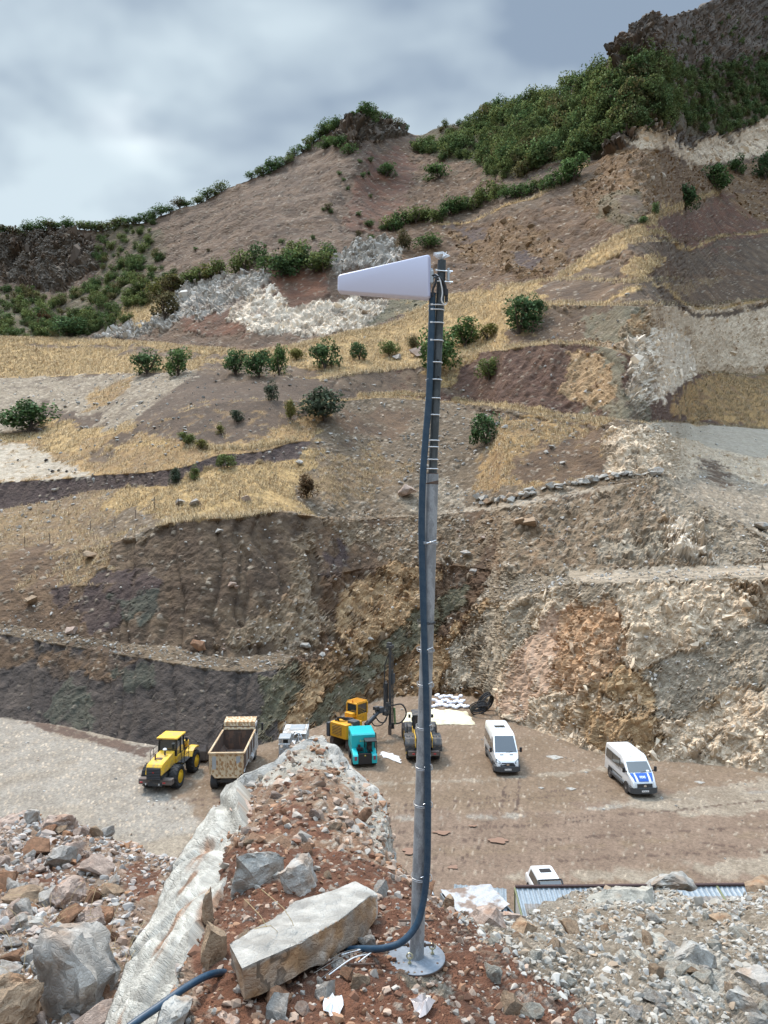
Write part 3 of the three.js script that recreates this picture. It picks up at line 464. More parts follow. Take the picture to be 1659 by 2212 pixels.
    ['greyRockNear', 'face', [[960, 1490], [975, 1405], [1060, 1310], [1180, 1290], [1130, 1390], [1085, 1440], [1060, 1510]], 0, 8],
    ['pinkRock', 'face', [[1085, 1550], [1065, 1500], [1110, 1420], [1150, 1370], [1215, 1310], [1250, 1300], [1200, 1400], [1190, 1480], [1130, 1560]], 0, 6],
    ['rust', 'face', [[1210, 1350], [1240, 1305], [1330, 1295], [1352, 1360], [1345, 1430], [1290, 1470], [1250, 1510], [1200, 1490], [1190, 1440]], 0, 7],
    ['ochreRock', 'face', [[1220, 1560], [1250, 1500], [1340, 1440], [1420, 1450], [1440, 1560], [1420, 1640], [1300, 1620]], 0, 9],
    ['rubble', 'face', [[1220, 1260], [1320, 1250], [1360, 1262], [1300, 1300], [1220, 1300], [1190, 1290]], 0, 7],
    ['rubble', 'face', [[1400, 1450], [1470, 1400], [1659, 1330], [1760, 1330], [1760, 1480], [1600, 1470], [1480, 1560], [1420, 1540]], 0, 10],
    ['brownRock', 'face', [[1580, 1260], [1659, 1250], [1760, 1250], [1760, 1340], [1620, 1340]], 0, 8],
    ['rubbleBrown', 'face', [[1060, 1120], [1200, 1085], [1300, 1070], [1420, 1045], [1440, 1200], [1230, 1225], [1060, 1230]], 0, 10],
    ['whiteRock', 'face', [[1440, 1140], [1500, 1120], [1560, 1150], [1560, 1215], [1440, 1215]], 0, 9],
    ['greyRockNear', 'face', [[1280, 1170], [1430, 1150], [1440, 1215], [1300, 1215]], 0, 9],
    ['rubble', 'face', [[1430, 1040], [1500, 1085], [1600, 1130], [1700, 1180], [1700, 1225], [1560, 1225], [1470, 1120], [1420, 1090]], 0, 8],
    ['grassThin', 'face', [[690, 1010], [800, 960], [870, 1010], [800, 1080], [700, 1085]], 0, 16],
    ['soil', 'face', [[740, 900], [820, 875], [900, 900], [860, 950], [760, 950]], 0, 16],
    ['rubble', 'face', [[850, 1070], [960, 1040], [1020, 1060], [1000, 1095], [870, 1100]], 0, 12],
    ['soilDark', 'line', [[1185, 670], [1300, 669], [1480, 668], [1659, 658], [1800, 652]], 13, 4],
    ['soilDark', 'line', [[1370, 533], [1450, 534], [1560, 524], [1659, 514]], 16, 5],
    ['soilDark', 'line', [[1010, 880], [1090, 894], [1200, 910], [1290, 922]], 14, 5],
    ['redFace', 'line', [[1050, 765], [1100, 761], [1200, 754], [1280, 758]], 14, 4],
    ['soilDark', 'line', [[1210, 612], [1300, 616], [1400, 614], [1480, 612]], 10, 5],
    ['soilDark', 'line', [[60, 744], [200, 748], [330, 754], [440, 766], [540, 772]], 8, 5],
    ['road', 'line', [[1235, 1242], [1400, 1234], [1560, 1229], [1659, 1226], [1890, 1220]], 14, 4],
    ['road', 'line', [[950, 1108], [1050, 1098], [1200, 1074], [1290, 1050]], 8, 4],
    ['dark', 'face', [[-230, 1440], [0, 1420], [200, 1440], [420, 1450], [570, 1462], [560, 1520], [540, 1615], [420, 1618], [200, 1578], [-230, 1536]], 0, 9],
    ['soil', 'face', [[-230, 1380], [0, 1385], [150, 1405], [300, 1425], [240, 1470], [100, 1445], [-230, 1440]], 0, 11],
    ['darkGreen', 'face', [[95, 1555], [110, 1500], [150, 1475], [195, 1500], [190, 1580]], 0, 8],
    ['darkGreen', 'face', [[240, 1450], [330, 1435], [340, 1480], [270, 1500]], 0, 9],
    ['seam', 'face', [[560, 1462], [640, 1440], [640, 1520], [590, 1590], [550, 1600]], 0, 9],
    // quarry floor
    ['floorPale', 'plan', [[-230, 1540], [60, 1556], [200, 1590], [320, 1620], [330, 1680], [420, 1720], [430, 1800], [300, 1830], [-230, 1850]], 0, 55],
    ['mud', 'plan', [[60, 1560], [110, 1562], [200, 1588], [330, 1620], [310, 1640], [180, 1600], [90, 1578]], 0, 5],
    ['floorBrown', 'plan', [[320, 1660], [460, 1690], [560, 1650], [640, 1640], [640, 1720], [500, 1740], [400, 1740]], 0, 24],
    ['floorRed', 'plan', [[820, 1770], [1100, 1755], [1659, 1690], [1890, 1690], [1890, 1910], [1100, 1920], [820, 1930]], 0, 30],
    ['floorGrey', 'plan', [[1300, 1740], [1500, 1705], [1659, 1690], [1890, 1690], [1890, 1735], [1500, 1765]], 0, 14],
    ['floorGrey', 'plan', [[1080, 1900], [1400, 1880], [1659, 1840], [1890, 1840], [1890, 1900], [1300, 1900]], 0, 18],
    ['mud', 'planline', [[1180, 1775], [1300, 1762], [1420, 1757], [1560, 1742], [1659, 1730]], 3.5, 3],
    ['mud', 'planline', [[860, 1800], [1000, 1790], [1180, 1785], [1300, 1772]], 3.5, 3],
    ['mud', 'planline', [[1500, 1822], [1570, 1828], [1659, 1845]], 3, 3],
    ['mud', 'planline', [[330, 1740], [480, 1725], [640, 1730], [860, 1745], [1100, 1722], [1300, 1700]], 2.6, 3],
    ['mud', 'planline', [[360, 1752], [480, 1736], [640, 1742], [860, 1757], [1100, 1733], [1320, 1709]], 2.6, 3],
    ['floorGrey', 'planline', [[560, 1700], [760, 1700], [980, 1690], [1200, 1672], [1300, 1665]], 6, 8],
    ['mud', 'planline', [[1092, 1684], [1085, 1740], [1050, 1790], [980, 1840], [900, 1880]], 3, 3],
    ['mud', 'planline', [[1122, 1684], [1115, 1745], [1080, 1800], [1010, 1850], [940, 1890]], 3, 3],
    ['floorPale', 'planline', [[860, 1770], [1100, 1765], [1400, 1735], [1659, 1712]], 5, 10],
    ['floorBrown', 'planline', [[850, 1850], [1100, 1845], [1400, 1820], [1659, 1805]], 8, 12],
    ['mud', 'planline', [[1000, 1868], [1250, 1862], [1450, 1850], [1659, 1838]], 3, 4],
    ['mud', 'planline', [[840, 1830], [1000, 1822], [1180, 1816], [1400, 1800], [1659, 1790]], 3, 4],
  ],
});
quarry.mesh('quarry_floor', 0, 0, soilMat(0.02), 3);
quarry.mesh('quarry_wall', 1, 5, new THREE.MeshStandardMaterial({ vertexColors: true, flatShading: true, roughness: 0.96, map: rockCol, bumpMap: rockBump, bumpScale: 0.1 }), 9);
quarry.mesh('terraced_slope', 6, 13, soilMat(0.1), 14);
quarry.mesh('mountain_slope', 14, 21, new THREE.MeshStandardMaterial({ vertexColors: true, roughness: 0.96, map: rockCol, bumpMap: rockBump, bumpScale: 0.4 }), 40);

{ // broken blocks standing out of the rock faces
  const R = rng(61), { nc, nr, A, Q, N, C } = quarry, lists = [[], [], [], [], [], [], [], []], first = quarry.seg.findIndex((s) => s > 0), last = quarry.seg.findIndex((s) => s > 19), up = new THREE.Vector3(0, 1, 0);
  const BLOCK = [0, 1, 2, 3, 4, 5, 6, 7].map((k) => randomHullOf(400 + k));
  for (let k = 0; k < 330000; k++) { const r = first + Math.floor(R() * (last - first)), i = Math.floor(R() * nc), v = r * nc + i, a = v * NP, q = R(), s = R(), t = R(), u = R(), rock = Math.min(0.6, A[a + 6] / A[a + 7] * 1.6); if (rock < 0.3 || q > rock * (A[a + 7] > 4 ? 1 : Q[v * 3 + 2] < -110 ? 0.6 : 0.75)) continue; lists[k % 8].push([v, A[a + 7] > 4 ? A[a + 7] * (0.12 + 0.2 * s) : A[a + 7] * (0.10 + 0.24 * s * s + (s > 0.95 ? (s - 0.95) * 8 : 0)) * Math.max(1, -Q[v * 3 + 2] / 95), t, u]); }
  const M = new THREE.Matrix4(), qa = new THREE.Quaternion(), qb = new THREE.Quaternion(), E = new THREE.Euler();
  lists.forEach((L, k) => { const m = new THREE.InstancedMesh(BLOCK[k], new THREE.MeshStandardMaterial({ roughness: 0.95, flatShading: true }), L.length); m.name = numbered('rock_blocks');
    L.forEach(([v, s, t, u], i) => { qa.setFromUnitVectors(up, new THREE.Vector3(N[v * 3], N[v * 3 + 1], N[v * 3 + 2]).lerp(new THREE.Vector3(0.3, 1, 0.1), 0.6).normalize()); qb.setFromEuler(E.set(1.3 * (t - 0.5), u * 6.28, 1.1 * (((u * 13) % 1) - 0.5))); m.setMatrixAt(i, M.compose(new THREE.Vector3(Q[v * 3] - N[v * 3] * s * 0.12, Q[v * 3 + 1] - N[v * 3 + 1] * s * 0.12, Q[v * 3 + 2] - N[v * 3 + 2] * s * 0.12), qa.multiply(qb), new THREE.Vector3(s * (0.75 + 0.6 * t), s * (0.75 + 0.8 * ((u * 5) % 1)), s * (0.65 + 0.45 * u)))); const c = (C[v * 3] < 0.2 ? 0.75 : 0.9) + 0.3 * ((t * 7.3) % 1); m.setColorAt(i, new THREE.Color().setRGB(C[v * 3] * c, C[v * 3 + 1] * c, C[v * 3 + 2] * c)); });
    tag(m, 'angular broken blocks jutting from the rock faces', 'rock', null, 'stuff'); scene.add(m); });
}

// ------------------------------------------------------------------ the near spur: rubble slope on the left, red dirt ridge with the pole, gravel mound on the right; [x, y, distance]
const NEAR = [
  [[-230, 2450, 3.2], [0, 2450, 3.0], [300, 2450, 2.5], [600, 2450, 2.35], [900, 2450, 2.45], [1150, 2450, 2.6], [1659, 2450, 3.4], [1890, 2450, 3.6]],
  [[-230, 2212, 4.6], [0, 2212, 4.3], [215, 2212, 4.3], [330, 2212, 3.95], [400, 2212, 3.1], [600, 2212, 2.95], [900, 2212, 3.05], [1150, 2212, 3.25], [1300, 2212, 3.7], [1659, 2212, 4.7], [1890, 2212, 5]],
  [[-230, 2080, 5.6], [0, 2080, 5.2], [215, 2080, 5.15], [320, 2080, 5.0], [400, 2075, 3.8], [470, 2072, 3.5], [600, 2070, 3.45], [900, 2068, 3.5], [1050, 2068, 3.75], [1150, 2070, 4.2], [1300, 2070, 4.9], [1659, 2070, 5.6], [1890, 2070, 5.8]],
  [[-230, 1960, 7], [0, 1960, 6.6], [215, 1960, 6.5], [360, 1960, 6.2], [450, 1955, 4.7], [520, 1958, 4.2], [600, 1960, 4.1], [750, 1960, 4.1], [900, 1965, 4.1], [960, 1972, 4.4], [1050, 2012, 5.0], [1150, 2012, 5.8], [1300, 2000, 6.5], [1659, 1995, 7], [1890, 1995, 7.2]],
  [[-230, 1840, 8.8], [0, 1835, 8.6], [215, 1855, 8.2], [370, 1862, 7.3], [450, 1850, 5.9], [530, 1825, 5.0], [600, 1820, 4.9], [750, 1840, 4.8], [860, 1892, 4.7], [940, 1952, 4.9], [1000, 1986, 5.4], [1060, 1998, 5.8], [1110, 2002, 6.3], [1200, 1978, 7.2], [1300, 1960, 7.7], [1400, 1950, 8], [1549, 1968, 8], [1659, 1950, 8], [1890, 1940, 8.2]],
  [[-230, 1770, 10], [0, 1772, 9.8], [60, 1765, 9.7], [180, 1782, 9.5], [280, 1832, 9.1], [370, 1857, 7.8], [430, 1812, 6.8], [490, 1712, 6.9], [520, 1694, 7.0], [600, 1650, 7.3], [650, 1608, 7.5], [690, 1594, 7.6], [730, 1627, 7.4], [780, 1677, 6.9], [830, 1742, 6.3], [848, 1850, 5.6], [870, 1890, 5.0], [940, 1942, 5.1], [1000, 1974, 5.7], [1060, 1986, 6.2], [1110, 1990, 6.8], [1136, 1980, 7.4], [1180, 1952, 8.2], [1240, 1931, 8.8], [1330, 1920, 9], [1400, 1917, 9], [1440, 1920, 8.8], [1496, 1942, 8.5], [1549, 1954, 8.5], [1600, 1946, 8.5], [1640, 1925, 8.6], [1890, 1910, 8.8]],
];
const spurBreaks = NEAR.map((L) => Array.from({ length: 529 }, (_, i) => { const x = -720 + i * 6, d = along(L, x, 2); return [d, EYE + d * rise(x, along(L, x, 1))]; }));
{ const last = spurBreaks[spurBreaks.length - 1]; spurBreaks.push(last.map(([d, h]) => [d * 1.06, h - 1.1]), last.map(([d, h]) => [d + 2.2, h - 4]), last.map(([d]) => [d + 13, -0.6])); }
const spur = new Ground({
  breaks: spurBreaks, x0: -720, step: 6, rowStep: 5, rowMax: 80, swell: 9, wide: false, pebble: 0.035, noBend: [0, 1, 2, 3, 4, 5, 6, 7],
  baseMat(s, px) { return px < 425 ? G.rubbleNear : px < 1010 ? (s > 3 ? G.dirtRubble : G.redDirt) : G.gravelNear; },
  patches: [
    ['redDirt', 'plan', [[60, 1850], [150, 1820], [190, 1860], [120, 1920], [40, 1900]], 0, 20],
    ['redDirt', 'plan', [[290, 1870], [350, 1870], [340, 1930], [270, 1960]], 0, 16],
    ['dirtRubble', 'plan', [[500, 1700], [620, 1660], [740, 1660], [830, 1780], [800, 1830], [640, 1830], [540, 1800]], 0, 20],
    ['slab', 'plan', [[500, 1705], [600, 1655], [650, 1608], [690, 1592], [735, 1625], [720, 1672], [660, 1662], [560, 1700]], 0, 9],
    ['slab', 'plan', [[735, 1628], [785, 1672], [838, 1742], [858, 1862], [820, 1850], [790, 1790], [755, 1715], [715, 1665]], 0, 9],
    ['redDirt', 'plan', [[540, 1740], [620, 1735], [700, 1780], [740, 1790], [700, 1820], [580, 1800]], 0, 18],
    ['slab', 'plan', [[1085, 2080], [1110, 2085], [1170, 2140], [1250, 2212], [1290, 2270], [1180, 2250], [1110, 2160]], 0, 9],
    ['redDirt', 'plan', [[940, 1960], [1010, 1990], [1060, 2030], [1130, 2090], [1230, 2150], [1330, 2250], [1340, 2440], [900, 2440], [900, 2000]], 0, 14],
    ['gravelNear', 'plan', [[860, 2100], [960, 2100], [980, 2150], [880, 2150]], 0, 12],
    ['gravelFine', 'plan', [[1160, 1960], [1240, 1905], [1390, 1895], [1300, 1950], [1200, 1985]], 0, 16],
    ['slab', 'plan', [[1250, 1965], [1300, 1930], [1390, 1895], [1440, 1895], [1500, 1920], [1470, 1950], [1340, 1965]], 0, 10],
    ['slab', 'plan', [[1420, 2070], [1500, 2040], [1560, 2060], [1560, 2160], [1500, 2200], [1440, 2150]], 0, 10],
  ],
});
spur.mesh('rocky_spur', 0, 8, soilMat(0.012), 0.9);

// ------------------------------------------------------------------ rocks
function boxUv(g, s) {
  const p = g.attributes.position, n = g.attributes.normal, uv = new Float32Array(p.count * 2);
  for (let i = 0; i < p.count; i++) { const a = Math.abs(n.getX(i)), b = Math.abs(n.getY(i)), c = Math.abs(n.getZ(i)), x = p.getX(i), y = p.getY(i), z = p.getZ(i); uv[i * 2] = (b >= a && b >= c ? x : a >= c ? z : x) * s; uv[i * 2 + 1] = (b >= a && b >= c ? z : y) * s; }
  g.setAttribute('uv', new THREE.BufferAttribute(uv, 2)); return g;
}
function hull(points) { const g = new ConvexGeometry(points); g.deleteAttribute('uv'); return g; }
function randomHull(seed, n = 13, sx = 1, sy = 0.75, sz = 0.9) {
  const R = rng(seed), pts = []; for (let i = 0; i < n; i++) { const u = R() * 2 - 1, a = R() * 6.283, q = Math.sqrt(1 - u * u), r = 0.42 + 0.12 * R(); pts.push(new THREE.Vector3(q * Math.cos(a) * r * sx, u * r * sy, q * Math.sin(a) * r * sz)); }
  return hull(pts);
}
function roughen(g, edge, amp, seed, stain = 0.3, faceStain) {   // split the faces, weld, push in and out, colour by mineral
  let tri = Array.from(g.attributes.position.array); const longest = edge * edge;
  for (let pass = 0; pass < 7; pass++) {
    const out = []; let cut = false;
    for (let i = 0; i < tri.length; i += 9) {
      const v = [0, 3, 6].map((k) => [tri[i + k], tri[i + k + 1], tri[i + k + 2]]), L = [0, 1, 2].map((k) => { const a = v[k], b = v[(k + 1) % 3]; return (a[0] - b[0]) ** 2 + (a[1] - b[1]) ** 2 + (a[2] - b[2]) ** 2; });
      const m = L.map((l, k) => l > longest ? v[k].map((q, c) => (q + v[(k + 1) % 3][c]) / 2) : null), n = m.filter(Boolean).length; if (n) cut = true;
      const put = (...t) => t.forEach((q) => out.push(...q));
      if (n === 0) put(v[0], v[1], v[2]);
      else if (n === 3) { put(v[0], m[0], m[2]); put(m[0], v[1], m[1]); put(m[2], m[1], v[2]); put(m[0], m[1], m[2]); }
      else if (n === 1) { const k = m.findIndex(Boolean), a = v[k], b = v[(k + 1) % 3], c = v[(k + 2) % 3]; put(a, m[k], c); put(m[k], b, c); }
      else { const k = m.findIndex((q) => !q), a = v[k], b = v[(k + 1) % 3], c = v[(k + 2) % 3], p = m[(k + 1) % 3], q = m[(k + 2) % 3]; put(a, b, p); put(a, p, q); put(q, p, c); }
    }
    tri = out; if (!cut) break;
  }
  let q = new THREE.BufferGeometry(); q.setAttribute('position', new THREE.BufferAttribute(new Float32Array(tri), 3)); q = mergeVertices(q, edge * 1e-3); q.computeVertexNormals();
  const p = q.attributes.position, n = q.attributes.normal, c = new Float32Array(p.count * 3), N0 = n.array.slice();
  g.computeBoundingSphere(); const s = 1 / g.boundingSphere.radius;
  for (let i = 0; i < p.count; i++) {
    const x = p.getX(i), y = p.getY(i), z = p.getZ(i), f = facet(x * s * 2.6 + seed, y * s * 2.6, z * s * 2.6), d = amp * (0.8 * fbm(x * s * 2.2 + seed, y * s * 2.2, z * s * 2.2, 5) + 0.9 * f.h - 0.15);
    const e = facet(x * s * 7 + seed, y * s * 7, z * s * 7), d2 = d + amp * 0.3 * e.h;
    p.setXYZ(i, x + N0[i * 3] * d2, y + N0[i * 3 + 1] * d2, z + N0[i * 3 + 2] * d2);
    let t = 0.88 + 0.2 * fbm(x * s * 4 + seed, y * s * 4, z * s * 4, 4) + 0.1 * (e.id - 0.5), r = t, gg = t, b = t;
    let w = smooth(0.1, 0.5, fbm(x * s * 1.7 + seed * 3, y * s * 1.7, z * s * 1.7, 4)) * stain; if (faceStain) w = Math.max(w, faceStain(x, y, z, N0[i * 3], N0[i * 3 + 1], N0[i * 3 + 2]) * clamp(0.75 + 0.7 * fbm(x * s * 5, y * s * 5, z * s * 5, 3)));
    r = lerp(r, 0.80 * t, w); gg = lerp(gg, 0.47 * t, w); b = lerp(b, 0.24 * t, w);
    c.set([r, gg, b], i * 3);
  }
  q.setAttribute('color', new THREE.BufferAttribute(c, 3));
  q = toCreasedNormals(q, 0.5); return boxUv(q, 1 / 0.9);
}
const stone = (r, g, b) => { const m = new THREE.MeshStandardMaterial({ vertexColors: true, roughness: 0.93, map: rockCol, bumpMap: rockBump, bumpScale: 0.012 }); m.color.setRGB(r, g, b); return m; };
const STONE = { white: stone(0.50, 0.495, 0.465), grey: stone(0.52, 0.50, 0.465), pink: stone(0.53, 0.42, 0.355), tan: stone(0.42, 0.31, 0.21), rust: stone(0.34, 0.19, 0.11), green: stone(0.52, 0.51, 0.45) };
function rockThing(name, geo, m, pos, label, group, turn = 0) { const o = base(name, pos, turn); part('rock_body', geo, m, o); return tag(o, label, 'rock', group); }
// the long block: its corners as they lie, shared by all the faces
{
  const C = at(650, 2030, 3.42), v = (x, y, d) => at(x, y, d).sub(C);
  const pts = [v(493, 2037, 3.20), v(560, 1998, 3.46), v(640, 1948, 3.75), v(768, 1904, 4.05), v(800, 1920, 4.02), v(814, 1934, 3.92), v(523, 2092, 3.02), v(640, 2040, 3.22), v(735, 1986, 3.52), v(800, 1934, 3.84), v(528, 2160, 3.04), v(584, 2137, 3.10), v(668, 2094, 3.26), v(726, 2050, 3.46), v(790, 2022, 3.72), v(812, 1982, 3.84), v(500, 2088, 3.30), v(700, 2000, 4.10)];
  rockThing('boulder', roughen(hull(pts), 0.028, 0.016, 3, 0.03, (x, y, z, nx, ny, nz) => ny < 0.35 && nz > 0.1 ? 0.95 : 0), STONE.white, C, 'long pale block with an ochre front face lying across the dirt beside the pole');
}
{ // the leaning slab: a thick sheet between its two edges
  const E = [[[205, 2260, 3.9], [250, 2120, 4.3], [290, 2040, 4.7], [330, 1960, 5.2], [365, 1890, 5.7], [400, 1845, 6.0], [440, 1775, 6.35], [486, 1692, 6.7]], [[322, 2260, 3.2], [372, 2150, 3.46], [400, 2080, 3.66], [416, 2010, 4.02], [444, 1950, 4.4], [486, 1885, 4.8], [534, 1848, 4.9], [522, 1745, 5.75], [518, 1688, 6.5]]];
  const len = E.map((e) => e.map(([x, y, d]) => at(x, y, d))), edge = (e, t) => { const k = t * (e.length - 1), i = Math.min(e.length - 2, Math.floor(k)); return e[i].clone().lerp(e[i + 1], k - i); };
  const nu = 72, nv = 190, P = [], C = at(380, 1980, 4.6);
  for (let j = 0; j <= nv; j++) for (let i = 0; i <= nu; i++) P.push(edge(len[0], j / nv).lerp(edge(len[1], j / nv), i / nu));
  const n = new THREE.Vector3().subVectors(edge(len[1], 0.5), edge(len[0], 0.5)).cross(new THREE.Vector3().subVectors(edge(len[0], 0.9), edge(len[0], 0.1))).normalize(); if (n.y < 0) n.negate();
  const pos = [], idx = [], col = [], uvs = [], add = (p, c) => { const k = uvs.length / 2 % P.length; uvs.push(k % (nu + 1) / nu * 0.7, Math.floor(k / (nu + 1)) / nv * 4.6); pos.push(p.x - C.x, p.y - C.y, p.z - C.z); col.push(...c); };
  for (const q of P) {
    const f = facet(q.x * 2.2, q.y * 2.2, q.z * 1.1), h0 = f.h, e = facet(q.x * 7, q.y * 7, q.z * 3.2), d = 0.06 * fbm(q.x * 0.9, q.y * 0.9, q.z * 0.9, 3) + 0.012 * h0 + 0.010 * e.h + 0.024 * fbm(q.x * 6, q.y * 3, q.z * 3, 5) - 0.05 * smooth(0.75, 1, 1 - Math.abs(noise(q.x * 1.4 + 5, q.y * 0.8, q.z * 0.8)) * 2.2);
    const t = 0.86 + 0.3 * fbm(q.x * 6, q.y * 3, q.z * 3, 5) + 0.2 * noise(q.x * 26, q.y * 14, q.z * 14) + 0.12 * (e.id - 0.5), w = smooth(0.16, 0.4, fbm(q.x * 3.4 + 3, q.y * 1.1, q.z * 1.1, 4)) * 0.85;
    add(q.clone().addScaledVector(n, d), [lerp(t, 0.62 * t, w), lerp(t, 0.34 * t, w), lerp(t * 0.98, 0.2 * t, w)]);
  }
  for (const q of P) add(q.clone().addScaledVector(n, -0.16), [0.7, 0.6, 0.5]);
  const W = nu + 1, M = P.length, quad = (a, b, c, d) => idx.push(a, b, c, b, d, c);
  for (let j = 0; j < nv; j++) for (let i = 0; i < nu; i++) { const a = j * W + i; quad(a, a + 1, a + W, a + W + 1); quad(M + a + 1, M + a, M + a + W + 1, M + a + W); }
  for (let j = 0; j < nv; j++) { const a = j * W, b = a + nu; quad(M + a, a, M + a + W, a + W); quad(b, M + b, b + W, M + b + W); }
  for (let i = 0; i < nu; i++) { const a = nv * W + i; quad(a, a + 1, M + a, M + a + 1); quad(i + 1, i, M + i + 1, M + i); }
  let g = new THREE.BufferGeometry(); g.setAttribute('position', new THREE.Float32BufferAttribute(pos, 3)); g.setAttribute('color', new THREE.Float32BufferAttribute(col, 3)); g.setIndex(idx); g.computeVertexNormals(); g.setAttribute('uv', new THREE.Float32BufferAttribute(uvs, 2));
  const o = base('rock_slab', C); const slabStone = STONE.white.clone(); slabStone.bumpScale = 0.016; slabStone.color.setRGB(0.60, 0.60, 0.565); part('rock_body', g, slabStone, o); tag(o, 'tall pale rock slab leaning along the left side of the red dirt ridge', 'rock slab');
}
// boulders one can point at: [x, y, distance, width, height, depth (m), seed, stone, turn, label]
const BOULDERS = [
  [172, 2088, 4.5, 0.56, 0.78, 0.5, 41, 'grey', 0.5, 'big grey boulder with a tan underside propped against the left foot of the tall slab'],
  [22, 2165, 4.2, 0.36, 0.36, 0.35, 12, 'tan', 0.3, 'tan boulder in the bottom left corner beside the big grey boulder'],
  [556, 1888, 4.45, 0.31, 0.46, 0.26, 14, 'white', 0.2, 'pale upright boulder with a shaded left flank standing above the long block'],
  [646, 1910, 4.3, 0.25, 0.34, 0.22, 15, 'grey', 1.1, 'blocky grey stone with red dirt on top just behind the long block'],
  [130, 1795, 9.4, 0.55, 0.52, 0.5, 16, 'pink', 0.4, 'pink boulder with a rusty cap topping the left rubble crest'],
  [22, 1785, 9.6, 0.44, 0.40, 0.4, 17, 'pink', 1.4, 'rounded pink boulder on the rubble crest at the left edge of the picture'],
  [72, 1765, 9.5, 0.26, 0.36, 0.22, 18, 'grey', 0.8, 'pointed grey stone between the two pink boulders on the crest'],
  [463, 2075, 3.5, 0.13, 0.42, 0.2, 19, 'tan', 0.1, 'narrow tan stone wedged upright between the tall slab and the long block'],
  [450, 1965, 4.2, 0.09, 0.24, 0.1, 20, 'tan', 0.6, 'thin brown shard standing at the upper edge of the tall slab'],
  [380, 2195, 3.05, 0.19, 0.14, 0.16, 21, 'white', 0.9, 'pale stone at the bottom edge just right of the blue pipe end'],
  [490, 2212, 3.0, 0.17, 0.12, 0.15, 22, 'pink', 0.2, 'pinkish stone at the bottom edge below the corner of the long block'],
  [600, 2165, 3.08, 0.13, 0.10, 0.12, 23, 'rust', 0.4, 'rusty cube of stone under the front of the long block'],
  [1392, 2115, 5.0, 0.34, 0.33, 0.24, 31, 'green', 0.7, 'large pale boulder standing in the middle of the right gravel slope'],
  [1630, 2130, 5.1, 0.32, 0.24, 0.3, 32, 'grey', 0.2, 'grey boulder cut by the right edge of the picture low on the gravel slope'],
  [1132, 2010, 5.7, 0.24, 0.16, 0.2, 33, 'tan', 0.9, 'ochre stone at the foot of the gravel mound in front of the shed corner'],
  [1048, 1990, 5.6, 0.36, 0.2, 0.25, 34, 'pink', 0.3, 'broad tan stone below the tarp covered hut'],
  [1108, 1980, 6.9, 0.24, 0.11, 0.2, 35, 'pink', 0.1, 'low pink stone on the skyline of the gully right of the tarp'],
  [962, 1956, 5.0, 0.15, 0.14, 0.14, 36, 'tan', 0.4, 'dark tan stone sticking out of the ridge edge right of the pole'],
  [1450, 1912, 8.9, 0.6, 0.34, 0.4, 37, 'white', 0.3, 'white outcrop with small stones capping the gravel mound in front of the shed roof'],
  [1345, 1955, 8.0, 0.9, 0.34, 0.4, 38, 'green', 0.4, 'long yellowish outcrop rising out of the gravel mound below the shed roof'],
  [1645, 1922, 8.7, 0.5, 0.28, 0.4, 39, 'tan', 0.6, 'brown boulder on the mound at the right edge in front of the shed'],
  [1560, 1990, 7.0, 0.28, 0.14, 0.2, 40, 'tan', 0.2, 'flat tan stone high on the right gravel slope'],
  [1492, 2105, 5.2, 0.42, 0.46, 0.36, 51, 'white', 0.5, 'tall pale rib of rock on the right gravel slope beside the large pale boulder'],
  [1420, 2060, 5.6, 0.34, 0.3, 0.3, 52, 'green', 1.2, 'pale rock hump just above the large pale boulder on the right slope'],
  [1600, 2195, 4.7, 0.34, 0.26, 0.3, 53, 'white', 0.2, 'white block at the bottom right corner of the picture'],
  [1262, 2085, 4.8, 0.17, 0.14, 0.15, 54, 'tan', 0.3, 'tan stone halfway between the pole plate and the large pale boulder'],
  [1335, 2035, 5.9, 0.2, 0.17, 0.17, 55, 'white', 0.9, 'white stone above and left of the large pale boulder'],
  [1170, 2100, 4.4, 0.16, 0.12, 0.14, 56, 'pink', 0.4, 'pink stone on the gravel right of the base plate'],
  [1570, 2070, 5.8, 0.3, 0.2, 0.22, 57, 'green', 0.1, 'flat pale rock right of the tall rib on the gravel slope'],
  [235, 1905, 7.4, 0.34, 0.26, 0.26, 58, 'white', 0.6, 'white block in the rubble close to the upper left edge of the slab'],
  [290, 1880, 7.8, 0.26, 0.2, 0.2, 59, 'white', 0.2, 'second white block in the rubble touching the slab edge'],
  [150, 1930, 6.6, 0.34, 0.26, 0.26, 60, 'pink', 1.2, 'pink block in the middle of the left rubble slope'],
  [60, 2000, 5.9, 0.26, 0.18, 0.2, 61, 'white', 0.1, 'pale block near the left edge above the big grey boulder'],
  [215, 1985, 6.0, 0.24, 0.2, 0.2, 62, 'rust', 0.5, 'rusty block in the rubble above the big grey boulder'],
  [120, 2020, 5.6, 0.2, 0.15, 0.16, 63, 'white', 0.8, 'pale stone right above the top of the big grey boulder'],
  [1150, 2185, 3.6, 0.5, 0.12, 0.3, 42, 'white', 0.75, 'white rock plate showing through the red dirt at the bottom right'],
];
for (const [x, y, d, w, h, dp, seed, m, turn, label] of BOULDERS) {
  const g = randomHull(seed, 15, w * 1.12, h * 1.12, dp * 1.1); rockThing('boulder', roughen(g, Math.max(w, h) / 11, Math.min(w, h) * 0.07, seed, 0.45), STONE[m], at(x, y, d), label, null, turn);
}
const TONE = { white: 'off white', grey: 'grey', pink: 'pinkish', tan: 'tan', rust: 'rusty', green: 'pale greenish' };
const MARK_LEFT = [[172, 2085, 'the big grey boulder'], [22, 2165, 'the corner boulder'], [130, 1795, 'the rusty capped boulder'], [330, 1960, 'the leaning slab'], [200, 1930, 'the left slope middle']];
const MARK_RIDGE = [[650, 2030, 'the long pale block'], [556, 1890, 'the pale upright boulder'], [900, 2065, 'the pole base'], [690, 1640, 'the ridge top']];
